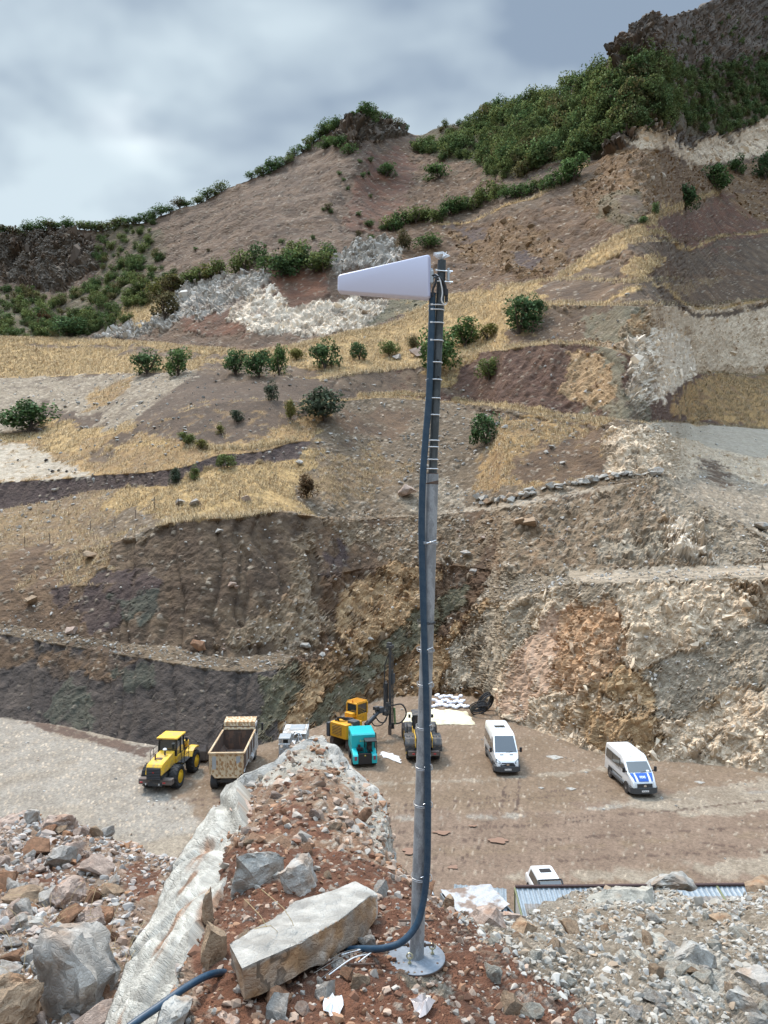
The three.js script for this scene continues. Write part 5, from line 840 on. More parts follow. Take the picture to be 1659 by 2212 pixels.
  for (let k = 0; k < 30; k++) put(lerp(950, 1300, R()), lerp(1115, 1215, R()), 7 + 10 * R() * R(), ['pink', 'tan', 'white'][k % 3], 'stones stuck in the brown slope under the bench', 'stone in the brown slope');
  for (const [x, y, s, m, what] of [[68, 1302, 32, 'tan', 'rounded lone boulder'], [155, 1368, 32, 'pink', 'flat stone above the black bank'], [473, 1152, 20, 'white', 'block on the brow'], [648, 1004, 22, 'white', 'stone on the straw bank'], [532, 1084, 30, 'pink', 'lone boulder on the straw terrace'], [425, 1404, 40, 'rust', 'low mound of stone on the bench'], [660, 1400, 22, 'white', 'largest block on the lower bench'], [390, 1092, 24, 'grey', 'stone beside the fence posts'], [418, 1094, 26, 'grey', 'stone right of the fence posts'], [880, 1075, 44, 'pink', 'stone by the pole'], [1127, 1138, 34, 'tan', 'left leaning slab'], [1152, 1140, 44, 'tan', 'right leaning slab'], [1006, 1204, 24, 'white', 'white block above the brown hollow'], [1645, 1148, 42, 'white', 'big white boulder at the right edge'], [1190, 970, 16, 'white', 'stone on the ochre grass'], [1180, 982, 14, 'white', 'second stone on the ochre grass'], [1214, 1004, 16, 'white', 'third stone on the ochre grass'], [1090, 925, 18, 'white', 'block right of the dark bush'], [1075, 918, 16, 'white', 'block touching the dark bush'], [195, 1206, 34, 'tan', 'flat boulder on the brow of the left slope'], [510, 1272, 16, 'pink', 'stone set in the brown face'], [500, 1268, 20, 'pink', 'larger stone set in the brown face'], [1020, 1240, 22, 'grey', 'stone over the olive seam'], [905, 772, 44, 'pink', 'stone under the tall bush'], [858, 777, 26, 'grey', 'stone by the light bush']]) put(x, y, s, m, 'single boulders of the quarry', what);
  for (const [x, y, s] of [[100, 998, 12], [112, 1022, 11], [126, 1020, 9], [143, 1022, 9], [40, 996, 6]]) { const p = quarry.point(x, y), k = M_PER_PX(p) * s, o = base('boulder', [p.x, p.y + k * 0.3, p.z]); o.scale.set(k, k * 0.8, k); part('rock_body', BODY[1], new THREE.MeshStandardMaterial({ color: new THREE.Color().setRGB(0.03, 0.026, 0.026), roughness: 0.9 }), o); tag(o, 'black lump', 'boulder', 'black lumps on the pale track'); LABELS.push([o, x, y, 'black lump on the pale track', 'black lumps on the pale track', [[108, 1010, 'the middle of the pale track']]]); }
  // flat pale slabs trodden into the quarry floor
  for (const [x, y, w, label] of [[1195, 1636, 44, 'flat pale rock set in the quarry floor between the two white vans'], [1232, 1704, 26, 'flat brownish stone in the quarry floor left of the van with the blue bonnet'], [1168, 1702, 16, 'small flat stone in the quarry floor right of the van with the roof hatch'], [1510, 1690, 26, 'flat stone in the quarry floor right of the van with the blue bonnet'], [1265, 1668, 12, 'small white chip in the quarry floor midway between the vans']]) { const p = onFloor(x, y, 0.03), k = M_PER_PX(p) * w, o = base('flat_stone', [p.x, 0.02, p.z]); o.scale.set(k, 0.16, k * 0.8); part('rock_body', BODY[2], STONE.white, o); tag(o, label, 'stone'); }
}

// ------------------------------------------------------------------ building blocks of the machines (metres; a machine looks along +z)
const bx = (w, h, d, x, y, z, r = 0.03) => { const g = r ? new RoundedBoxGeometry(w, h, d, 2, Math.min(r, w * 0.49, h * 0.49, d * 0.49)) : new THREE.BoxGeometry(w, h, d); return g.translate(x, y, z); };
const cyl = (r, l, x, y, z, axis = 'y', r2 = r, n = 20) => { const g = new THREE.CylinderGeometry(r2, r, l, n); if (axis === 'x') g.rotateZ(Math.PI / 2); if (axis === 'z') g.rotateX(Math.PI / 2); return g.translate(x, y, z); };
const vec = (a) => new THREE.Vector3(...a);
const pipe = (pts, r, n = 24, m = 8) => new THREE.TubeGeometry(new THREE.CatmullRomCurve3(pts.map((p) => p.isVector3 ? p : vec(p)), false, 'centripetal'), n, r, m);
const bar = (a, b, r) => { const A = vec(a), B = vec(b), g = new THREE.CylinderGeometry(r, r, A.distanceTo(B), 8); g.applyQuaternion(new THREE.Quaternion().setFromUnitVectors(new THREE.Vector3(0, 1, 0), B.clone().sub(A).normalize())); const c = A.add(B).multiplyScalar(0.5); return g.translate(c.x, c.y, c.z); };
const profile = (pts, w, x = 0, bev = 0.04) => { const s = new THREE.Shape(pts.map(([z, y]) => new THREE.Vector2(z, y))), g = new THREE.ExtrudeGeometry(s, { depth: w - 2 * bev, bevelEnabled: bev > 0, bevelSize: bev, bevelThickness: bev, bevelOffset: -bev, bevelSegments: 2, curveSegments: 6, steps: 6 }); return g.translate(0, 0, -w / 2 + bev).rotateY(-Math.PI / 2).translate(x, 0, 0); };   // side view (z, y) drawn out to the width w
function plate(pts, t = 0.015, uvs) {               // a flat panel with a thickness, standing proud of what it lies on
  const P = pts.map(vec), n = new THREE.Vector3(); P.forEach((p, i) => n.add(p.clone().cross(P[(i + 1) % P.length]))); n.normalize();
  const u = P[1].clone().sub(P[0]).normalize(), w = n.clone().cross(u), flat = P.map((p) => new THREE.Vector2(p.dot(u), p.dot(w))), tri = THREE.ShapeUtils.triangulateShape(flat, []), pos = [], uv = [], put = (p, k) => { pos.push(p.x, p.y, p.z); uv.push(...(uvs ? uvs[k] : [flat[k].x, flat[k].y])); };
  const top = P.map((p) => p.clone().addScaledVector(n, t)), bot = P.map((p) => p.clone().addScaledVector(n, -t));
  for (const [a, b, c] of tri) { for (const k of [a, b, c]) put(top[k], k); for (const k of [c, b, a]) put(bot[k], k); }
  for (let i = 0; i < P.length; i++) { const j = (i + 1) % P.length; put(bot[i], i); put(bot[j], j); put(top[j], j); put(bot[i], i); put(top[j], j); put(top[i], i); }
  const g = new THREE.BufferGeometry(); g.setAttribute('position', new THREE.Float32BufferAttribute(pos, 3)); g.setAttribute('uv', new THREE.Float32BufferAttribute(uv, 2)); g.computeVertexNormals(); return g;
}
const paint = (r, g, b, rough = 0.45, o = {}) => { const m = new THREE.MeshPhysicalMaterial({ roughness: rough, metalness: 0, ...o }); m.color.setRGB(r, g, b); return m; };
function worn(c1, c2, seed, scale, share) {         // paint with rust and dirt breaking through in patches
  const a = c1.map((v) => Math.pow(v, 1 / 2.2) * 255), b = c2.map((v) => Math.pow(v, 1 / 2.2) * 255);
  return grain(256, seed, () => (x, y) => { let n = 0, q = 1; for (const f of [scale, scale * 2, scale * 4, scale * 8]) { n += q * (tileNoise(x / 256 * f, y / 256 * f, f, seed + f) - 0.5); q *= 0.6; } const t = smooth(-0.18, 0.18, n + share), k = 0.93 + 0.14 * tileNoise(x / 256 * 64, y / 256 * 64, 64, seed); return [0, 1, 2].map((i) => clamp(lerp(a[i], b[i], t) * k, 0, 255)); }, true);
}
const wornMat = (c1, c2, seed, scale, share, rough = 0.7) => new THREE.MeshStandardMaterial({ map: worn(c1, c2, seed, scale, share), roughness: rough });
const PAINT = {
  white: paint(0.72, 0.74, 0.75, 0.32, { clearcoat: 0.5, clearcoatRoughness: 0.2 }), yellow: paint(0.72, 0.44, 0.02, 0.45), yellowDust: wornMat([0.70, 0.43, 0.025], [0.50, 0.32, 0.09], 61, 4, -0.12, 0.6), amber: wornMat([0.68, 0.33, 0.012], [0.5, 0.25, 0.03], 62, 4, -0.2, 0.5), black: paint(0.018, 0.018, 0.02, 0.5), rubber: paint(0.026, 0.026, 0.027, 0.85), dark: wornMat([0.04, 0.042, 0.046], [0.10, 0.085, 0.07], 63, 4, -0.12, 0.75), grey: wornMat([0.16, 0.165, 0.17], [0.2, 0.17, 0.14], 64, 4, -0.05, 0.6), slate: paint(0.055, 0.062, 0.072, 0.6),
  glass: paint(0.02, 0.028, 0.03, 0.06, { clearcoat: 1, clearcoatRoughness: 0.03 }), teal: paint(0.012, 0.42, 0.44, 0.38), steel: paint(0.45, 0.46, 0.47, 0.35, { metalness: 0.8 }), chrome: paint(0.7, 0.7, 0.7, 0.2, { metalness: 1 }), lamp: paint(0.62, 0.64, 0.62, 0.12, { clearcoat: 1 }), red: paint(0.35, 0.02, 0.02, 0.3), orange: paint(0.7, 0.2, 0.02, 0.4), bumper: paint(0.06, 0.063, 0.066, 0.65), blue: paint(0.006, 0.085, 0.36, 0.35), dirtyWhite: wornMat([0.56, 0.57, 0.57], [0.33, 0.29, 0.25], 65, 4, -0.14, 0.6), rusty: wornMat([0.56, 0.45, 0.30], [0.33, 0.19, 0.085], 66, 6, -0.05, 0.85), rustyDark: wornMat([0.15, 0.085, 0.055], [0.09, 0.06, 0.045], 67, 3, 0, 0.9), mudSteel: wornMat([0.13, 0.105, 0.09], [0.085, 0.06, 0.05], 68, 3, 0, 0.85), panelGrey: wornMat([0.30, 0.33, 0.35], [0.36, 0.36, 0.35], 69, 4, 0, 0.5),
};
function lettering(lines, w, h, ink, ground, o = {}) {
  const c = document.createElement('canvas'); c.width = w; c.height = h; const x = c.getContext('2d'); x.fillStyle = ground; x.fillRect(0, 0, w, h); x.fillStyle = ink; x.textAlign = 'center'; x.textBaseline = 'middle';
  lines.forEach(([t, px, py, size, font]) => { x.font = (font ?? 'bold') + ' ' + size + 'px sans-serif'; x.fillText(t, px, py); });
  const t = new THREE.CanvasTexture(c); t.colorSpace = THREE.SRGBColorSpace; return new THREE.MeshStandardMaterial({ map: t, roughness: 0.45, ...o });
}
const UVBOX = [[0, 0], [1, 0], [1, 1], [0, 1]];
const FRONT = (w, h, x, y, z, t = 0.012, tilt = 0) => plate([[x - w / 2, y - h / 2, z], [x + w / 2, y - h / 2, z], [x + w / 2, y + h / 2, z - tilt], [x - w / 2, y + h / 2, z - tilt]], t, UVBOX);
function wheel(o, r, w, x, y, z, rimMat, lugs = 0, rimR = 0.58) {
  const g = new THREE.Group(); g.name = 'wheel'; g.position.set(x, y, z); o.add(g); const s = Math.sign(x) || 1;
  const t = new THREE.LatheGeometry([[rimR * r, -w / 2 + 0.03], [r * 0.9, -w / 2], [r * 0.985, -w / 2 + w * 0.12], [r, -w * 0.2], [r, w * 0.2], [r * 0.985, w / 2 - w * 0.12], [r * 0.9, w / 2], [rimR * r, w / 2 - 0.03], [rimR * r, -w / 2 + 0.03]].map(([a, b]) => new THREE.Vector2(a, b)), 36).rotateZ(Math.PI / 2), parts = [t];
  for (let k = 0; k < lugs; k++) for (const q of [-1, 1]) { const b = new THREE.BoxGeometry(w * 0.46, r * 0.07, r * 0.10); b.rotateY(q * 0.5).translate(q * w * 0.24, r * 1.0, 0).rotateX((k + (q > 0 ? 0.5 : 0)) / lugs * 6.283); parts.push(b); }
  part('tyre', parts, PAINT.rubber, g);
  part('rim', [new THREE.LatheGeometry([[0.02, 0.08], [rimR * r * 0.45, 0.09], [rimR * r * 0.55, 0.02], [rimR * r * 0.88, 0.0], [rimR * r, 0.07], [rimR * r * 1.02, -0.02], [0.02, -0.06]].map(([a, b]) => new THREE.Vector2(a, b * (w / 0.5))), 24).rotateZ(-Math.PI / 2 * s).translate(s * w * 0.34, 0, 0), cyl(r * 0.16, w * 0.12, s * w * 0.42, 0, 0, 'x')], rimMat, g);
  return g;
}
// ------------------------------------------------------------------ minibuses
function minibus(name, o, label) {
  const b = base(name, o.pos, o.turn), H = o.high, L = o.long, Z = L / 2, half = (y, z) => 1.0 * (1 - 0.13 * Math.max(0, (y - 1.15) / 1.4)) * (1 - 0.16 * smooth(Z - 0.9, Z, z) * (y < 1.4 ? 1 : 0.5)) * (1 - 0.03 * smooth(-Z + 0.5, -Z, z));
  const wy = 1.52, top = H - 0.12, sz = Z - 0.78, tz = Z - 1.72 - (H > 2.6 ? 0.1 : 0);      // windscreen foot and head
  const side = [[-Z, 0.42], [-Z + 0.02, H - 0.35], [-Z + 0.14, H - 0.06], [-Z + 0.6, H], [tz - 0.5, H], [tz - 0.12, H - 0.03], ...(o.brow ? [[tz + 0.2, H - 0.32]] : [[tz + 0.02, top]]), [sz, wy], [sz + 0.42, wy - 0.22], [Z - 0.12, 1.08], [Z, 0.86], [Z, 0.42]];
  const g = profile(side, 2.0, 0, 0.07), p = g.attributes.position; for (let i = 0; i < p.count; i++) p.setX(i, p.getX(i) * half(p.getY(i), p.getZ(i))); g.computeVertexNormals();
  part('body', toCreasedNormals(g, 0.6), PAINT.white, b);
  const hx = o.brow ? [tz + 0.2, H - 0.32] : [tz + 0.02, top], scr = (u, t) => { const z = lerp(hx[0], sz, t), y = lerp(hx[1], wy, t); return [u * (half(y, z) - 0.07), y, z + 0.004]; };
  part('windscreen', plate([scr(-0.97, 0.97), scr(0.97, 0.97), scr(0.93, 0.05), scr(-0.93, 0.05)], 0.014), PAINT.glass, b);
  const S = (s, pts, t = 0.014) => plate((s > 0 ? pts : pts.slice().reverse()).map(([z, y]) => [s * (half(y, z) - 0.004), y, z]), t);
  for (const s of [-1, 1]) {
    part('cab_window', S(s, [[tz - 0.38, 1.5], [sz - 0.18, 1.5], [hx[0] + 0.02, hx[1] - 0.22], [tz - 0.38, hx[1] - 0.22]].reverse()), PAINT.glass, b);
    const z0 = tz - 0.55, n = o.windows; for (let k = 0; k < n; k++) { const a = z0 - k * (z0 + Z - 0.25) / n, c = z0 - (k + 1) * (z0 + Z - 0.25) / n + 0.06; part('side_window', S(s, [[c, 1.42], [a, 1.42], [a, 2.08], [c, 2.08]].reverse()), PAINT.glass, b); }
    part('sill', bx(0.06, 0.2, L - 2.7, s * 0.985, 0.5, -0.2, 0.02), PAINT.bumper, b);
    part('rub_strip', bx(0.03, 0.09, L - 2.6, s * 0.992, 0.86, -0.4, 0.01), PAINT.bumper, b);
    const m = part('wing_mirror', [bx(0.2, 0.38, 0.14, s * 1.19, 1.72, sz - 0.12, 0.05), bar([s * 0.95, 1.6, sz - 0.16], [s * 1.15, 1.66, sz - 0.12], 0.035)], PAINT.black, b); if (o.amber) part('indicator', bx(0.04, 0.12, 0.08, s * 1.28, 1.68, sz - 0.1, 0.02), PAINT.orange, m);
    if (o.brow) part('headlamp', plate([[s * 0.86, 0.72, Z + 0.005], [s * 0.6, 0.72, Z + 0.025], [s * 0.62, 1.02, Z - 0.06], [s * 0.84, 1.12, Z - 0.2]].sort((a, c) => 0).slice()[s > 0 ? 'reverse' : 'slice'](), 0.02), PAINT.lamp, b);
    else { const h = part('headlamp', plate([[s * 0.93, 0.98, Z - 0.15], [s * 0.56, 0.92, Z + 0.0], [s * 0.58, 1.04, Z - 0.08], [s * 0.88, 1.24, Z - 0.3]][s > 0 ? 'reverse' : 'slice'](), 0.02), PAINT.slate, b); part('lamp_glass', plate([[s * 0.84, 1.0, Z - 0.09], [s * 0.62, 0.96, Z - 0.02], [s * 0.64, 1.03, Z - 0.07], [s * 0.8, 1.12, Z - 0.17]][s > 0 ? 'reverse' : 'slice'](), 0.024), PAINT.lamp, h); }
    for (const z of [Z - 1.0, -Z + 1.15]) { wheel(b, 0.35, 0.24, s * 0.88, 0.35, z, PAINT.steel); part('wheel_arch', new THREE.CylinderGeometry(0.43, 0.43, 0.05, 24, 1, false).rotateZ(Math.PI / 2).translate(s * 0.962 * (z > 0 ? half(0.6, z) : 1), 0.42, z), PAINT.black, b); }
  }
  const bs = new THREE.Shape(); bs.moveTo(-0.98, Z - 0.55); for (let k = 0; k <= 20; k++) { const x = -0.98 + k * 0.098; bs.lineTo(x, Z + 0.07 - 0.24 * Math.pow(Math.abs(x) / 0.98, 4)); } bs.lineTo(0.98, Z - 0.55);
  const bp = new THREE.ExtrudeGeometry(bs, { depth: 0.36, bevelEnabled: true, bevelSize: 0.03, bevelThickness: 0.04, bevelSegments: 2 }).rotateX(Math.PI / 2).translate(0, 0.68, 0); part('bumper', bp, PAINT.bumper, b);
  if (o.brow) { part('grille', FRONT(1.12, 0.26, 0, 0.87, Z + 0.02, 0.03, 0.03), PAINT.bumper, b); for (const y of [0.82, 0.92]) part('grille_bar', bx(1.0, 0.04, 0.03, 0, y, Z + 0.03, 0.01), PAINT.black, b); part('badge', cyl(0.075, 0.03, 0, 0.86, Z + 0.05, 'z', 0.075, 20).scale(1.5, 1, 1), PAINT.chrome, b); }
  else { part('grille', plate([[-0.5, 0.64, Z + 0.015], [0.5, 0.64, Z + 0.015], [0.6, 0.78, Z + 0.012], [0.45, 0.97, Z - 0.05], [-0.45, 0.97, Z - 0.05], [-0.6, 0.78, Z + 0.012]], 0.02), PAINT.black, b); part('badge', cyl(0.07, 0.03, 0, 0.86, Z + 0.04, 'z', 0.07, 20).scale(1.7, 1, 1), PAINT.chrome, b); for (const s of [-1, 1]) part('hood_vent', bx(0.3, 0.02, 0.08, s * 0.38, wy - 0.075, sz + 0.2, 0.01).rotateX(0), PAINT.black, b); }
  part('number_plate', FRONT(0.52, 0.12, 0, 0.5, Z + 0.115, 0.01), lettering([[o.plate, 128, 32, 44]], 256, 64, '#222', '#e8e8e6'), b);
  part('wiper', bar([0.0, wy + 0.03, sz + 0.03], [0.5, wy + 0.12, sz - 0.02], 0.012), PAINT.black, b);
  if (o.hatch) part('roof_hatch', bx(0.85, 0.05, 0.5, 0, H + 0.015, -0.75, 0.02), PAINT.glass, b);
  if (o.brow) {
    const K = [[sz + 0.05, wy - 0.03], [sz + 0.42, wy - 0.22], [Z - 0.13, 1.09]], hd = (u, k) => [u, K[k][1] + 0.03, K[k][0] + 0.012], put = (c, t) => lerp(c[0], c[1], t);
    const strip = (a0, a1, c1, c0) => [0, 1].map((k) => { const t0 = k ? 0.6 : 0, t1 = k ? 1 : 0.6, l = (t) => lerp(a0, c0, t), r = (t) => lerp(a1, c1, t), q = (x) => (x + 0.5); return plate([hd(l(t1), k + 1), hd(r(t1), k + 1), hd(r(t0), k), hd(l(t0), k)], 0.008, [[q(l(t1)), 1 - t1], [q(r(t1)), 1 - t1], [q(r(t0)), 1 - t0], [q(l(t0)), 1 - t0]]); });
    const art = lettering([['FEKE', 256, 140, 100], ['▪▪▪▪▪▪▪▪▪', 256, 215, 44]], 512, 256, '#f4f6fa', '#0a4fa6');
    part('bonnet_sticker', strip(-0.44, 0.44, 0.36, -0.36), art, b); part('bonnet_sticker', strip(-0.84, -0.56, -0.56, -0.66), PAINT.blue, b); part('bonnet_sticker', strip(0.56, 0.84, 0.66, 0.56), PAINT.blue, b);
    part('windscreen_card', plate([scr(0.52, 0.93), scr(0.78, 0.93), scr(0.77, 0.8), scr(0.53, 0.8)].map(([x, y, z]) => [x, y + 0.012, z + 0.012]), 0.005), PAINT.white, b);
    for (const [x, z] of [[-0.3, tz + 0.02], [0.45, tz + 0.02]]) part('aerial', bar([x, H - 0.1, z], [x, H + 0.18, z - 0.08], 0.012), PAINT.black, b);
  }
  return tag(b, label, 'van');
}
const facing = (a, b) => Math.atan2(b.x - a.x, b.z - a.z);
{ const f = onFloor(1096, 1676); minibus('minibus', { pos: [f.x - 0.02, 0.02, f.z - 2.9], turn: 0.02, long: 5.8, high: 2.72, windows: 3, hatch: true, amber: true, plate: '06 HEB 178' }, 'white high roofed minibus with a dark roof hatch, parked right of the pole'); }
{ const f = onFloor(1368, 1711); minibus('minibus', { pos: [f.x + 0.25, 0.02, f.z - 1.5], turn: 0.08, long: 5.2, high: 2.45, windows: 2, brow: true, plate: '01 BZJ 70' }, 'white minibus with blue stickers and lettering on its bonnet, parked farthest right'); }
// ------------------------------------------------------------------ wheel loaders
function loader(o, label) {
  const b = base('wheel_loader', o.pos, o.turn), Y = PAINT.yellowDust, K = PAINT.black, D = PAINT.dark;
  for (const s of [-1, 1]) { wheel(b, 0.82, 0.66, s * 1.06, 0.82, -1.55, PAINT.yellow, 18); wheel(b, 0.82, 0.66, s * 1.06, 0.82, 1.75, PAINT.yellow, 18); }
  part('chassis', [bx(1.1, 0.8, 2.9, 0, 0.95, -1.6), bx(0.9, 0.6, 2.2, 0, 0.95, 1.2), cyl(0.28, 0.9, 0, 1.05, 0.1)], D, b);
  const hood = profile([[-3.25, 1.45], [-3.2, 2.0], [-3.05, 2.16], [-0.75, 2.42], [-0.75, 1.4]], 1.32, 0, 0.08), hp = hood.attributes.position; for (let i = 0; i < hp.count; i++) if (hp.getY(i) > 1.9) hp.setX(i, hp.getX(i) * 0.92); hood.computeVertexNormals();
  part('engine_hood', toCreasedNormals(hood, 0.5), o.darkTop ? D : Y, b);
  if (o.darkTop) for (const s of [-1, 1]) part('hood_side', bx(0.06, 0.8, 2.35, s * 0.67, 1.8, -2.0), Y, b);
  else part('hood_vent', bx(0.5, 0.02, 0.34, 0.05, 2.28, -2.1, 0.005).rotateX(0), PAINT.rustyDark, b);
  const gr = part('grille', bx(1.06, 0.86, 0.06, 0, 1.55, -3.27, 0.02), K, b); for (let k = 0; k < 7; k++) part('slat', bx(1.0, 0.035, 0.05, 0, 1.2 + k * 0.115, -3.31, 0.01), PAINT.slate, gr); part('badge', bx(0.12, 0.07, 0.02, 0, 1.66, -3.345, 0.005), PAINT.red, gr);
  const cw = bx(2.55, 0.42, 0.5, 0, 0.86, -3.2, 0.06), q = cw.attributes.position; for (let i = 0; i < q.count; i++) q.setZ(i, q.getZ(i) + 0.45 * smooth(0.8, 1.3, Math.abs(q.getX(i)))); cw.computeVertexNormals(); part('counterweight', cw, PAINT.mudSteel, b);
  for (const s of [-1, 1]) { part('tail_lamp', bx(0.22, 0.1, 0.05, s * 0.86, 0.98, -3.44, 0.02), PAINT.red, b); part('reflector', bx(0.07, 0.12, 0.03, s * 0.5, 0.86, -3.47, 0.01), PAINT.lamp, b); }
  // cab
  part('cab_base', bx(1.5, 0.5, 1.6, 0, 1.75, 0.0), Y, b);
  part('cab_glass', profile([[-0.68, 2.0], [-0.6, 3.22], [0.62, 3.22], [0.86, 2.0]], 1.36, 0, 0.03), PAINT.glass, b);
  for (const s of [-1, 1]) for (const [z0, z1] of [[-0.72, -0.63], [0.9, 0.66], [0.1, 0.1]]) part('cab_post', bar([s * 0.69, 1.95, z0], [s * 0.69, 3.26, z1], 0.055), K, b);
  part('cab_roof', [bx(1.66, 0.14, 1.75, 0, 3.34, 0.02, 0.06)], o.darkTop ? D : Y, b);
  for (const s of [-1, 1]) { part('mirror', bx(0.2, 0.3, 0.08, s * 0.98, 2.9, 0.6), K, b); part('work_lamp', bx(0.16, 0.12, 0.1, s * 0.6, 3.18, -0.78), K, b); }
  part('step', [bx(0.5, 0.06, 1.3, 1.0, 1.5, 0.0, 0.01), bx(0.5, 0.06, 1.3, -1.0, 1.5, 0.0, 0.01)], D, b);
  for (const s of [-1, 1]) { const rail = []; for (const z of [-1.05, -0.45, 0.4]) rail.push(bar([s * 1.22, 1.5, z], [s * 1.22, 2.45, z], 0.022)); rail.push(bar([s * 1.22, 2.45, -1.05], [s * 1.22, 2.45, 0.4], 0.022), bar([s * 1.22, 2.0, -1.05], [s * 1.22, 2.0, 0.4], 0.018)); part('handrail', rail, K, b); }
  part('air_cleaner', [cyl(0.05, 0.5, -0.1, 2.5, -1.45), cyl(0.07, 0.3, -0.1, 2.4, -1.45)], PAINT.mudSteel, b); part('air_cleaner_cap', new THREE.SphereGeometry(0.16, 18, 10, 0, 6.283, 0, 1.7).scale(1, 0.75, 1).translate(-0.1, 2.72, -1.45), PAINT.white, b);
  part('exhaust', cyl(0.06, 0.45, 0.28, 2.45, -2.3), PAINT.rustyDark, b);
  // front frame, arms, bucket
  part('front_frame', profile([[0.9, 0.8], [0.95, 1.6], [1.5, 2.15], [2.1, 2.1], [2.4, 1.3], [2.3, 0.8]], 0.95, 0, 0.05), Y, b);
  for (const s of [-1, 1]) {
    part('front_fender', profile([[0.75, 1.5], [1.0, 1.86], [1.5, 2.02], [2.1, 1.98], [2.4, 1.8], [2.4, 1.72], [2.0, 1.88], [1.5, 1.92], [1.1, 1.78], [0.85, 1.46]], 0.62, s * 1.05, 0.02), o.darkTop ? D : Y, b);
    part('lift_arm', profile([[1.5, 2.0], [1.65, 2.25], [2.6, 1.55], [3.7, 0.75], [3.7, 0.5], [2.5, 1.1]], 0.14, s * 0.55, 0.02), Y, b);
    if (o.darkTop) part('rear_fender', [profile([[-2.75, 0.95], [-2.7, 1.55], [-2.4, 1.86], [-1.5, 1.98], [-0.7, 1.86], [-0.45, 1.5], [-0.55, 1.45], [-0.8, 1.72], [-1.5, 1.84], [-2.3, 1.72], [-2.55, 1.5], [-2.62, 0.95]], 0.82, s * 1.1, 0.03), bx(0.8, 0.5, 0.1, s * 1.1, 1.25, -2.72), ...[-0.22, 0, 0.22].map((x) => bx(0.06, 0.05, 0.9, s * 1.1 + x, 1.97, -1.55, 0.01))], D, b);
  }
  part('lamp_housing', [bx(0.4, 0.28, 0.3, 0.55, 2.35, 1.6), bx(0.4, 0.28, 0.3, -0.55, 2.35, 1.6)], o.darkTop ? D : Y, b);
  part('tilt_link', [bar([0, 2.1, 1.9], [0, 1.4, 3.3], 0.09)], Y, b);
  part('bucket', [profile([[3.5, 0.25], [3.45, 1.0], [3.7, 1.45], [3.78, 1.42], [3.58, 0.98], [3.62, 0.4], [4.7, 0.12], [4.68, 0.06]], 3.0, 0, 0.015), ...[-1, 1].map((s) => profile([[3.5, 0.25], [3.45, 1.0], [3.7, 1.45], [4.6, 0.35], [4.7, 0.08]], 0.06, s * 1.48, 0.01))], PAINT.mudSteel, b);
  return tag(b, label, 'wheel loader');
}
{ const r = onFloor(396, 1701), f = onFloor(429, 1668), t = facing(r, f), c = onFloor(350, 1692); loader({ pos: [c.x + Math.sin(t) * 1.7 + 0.25, 0, c.z + Math.cos(t) * 1.7 + 0.75], turn: t }, 'yellow wheel loader with its rear grille towards us, left of the dump truck'); }
{ const c = onFloor(914, 1650); loader({ pos: [c.x, 0, c.z - 2.9], turn: Math.PI + 0.02, darkTop: true }, 'wheel loader with broad dark rear fenders parked behind the pole'); }
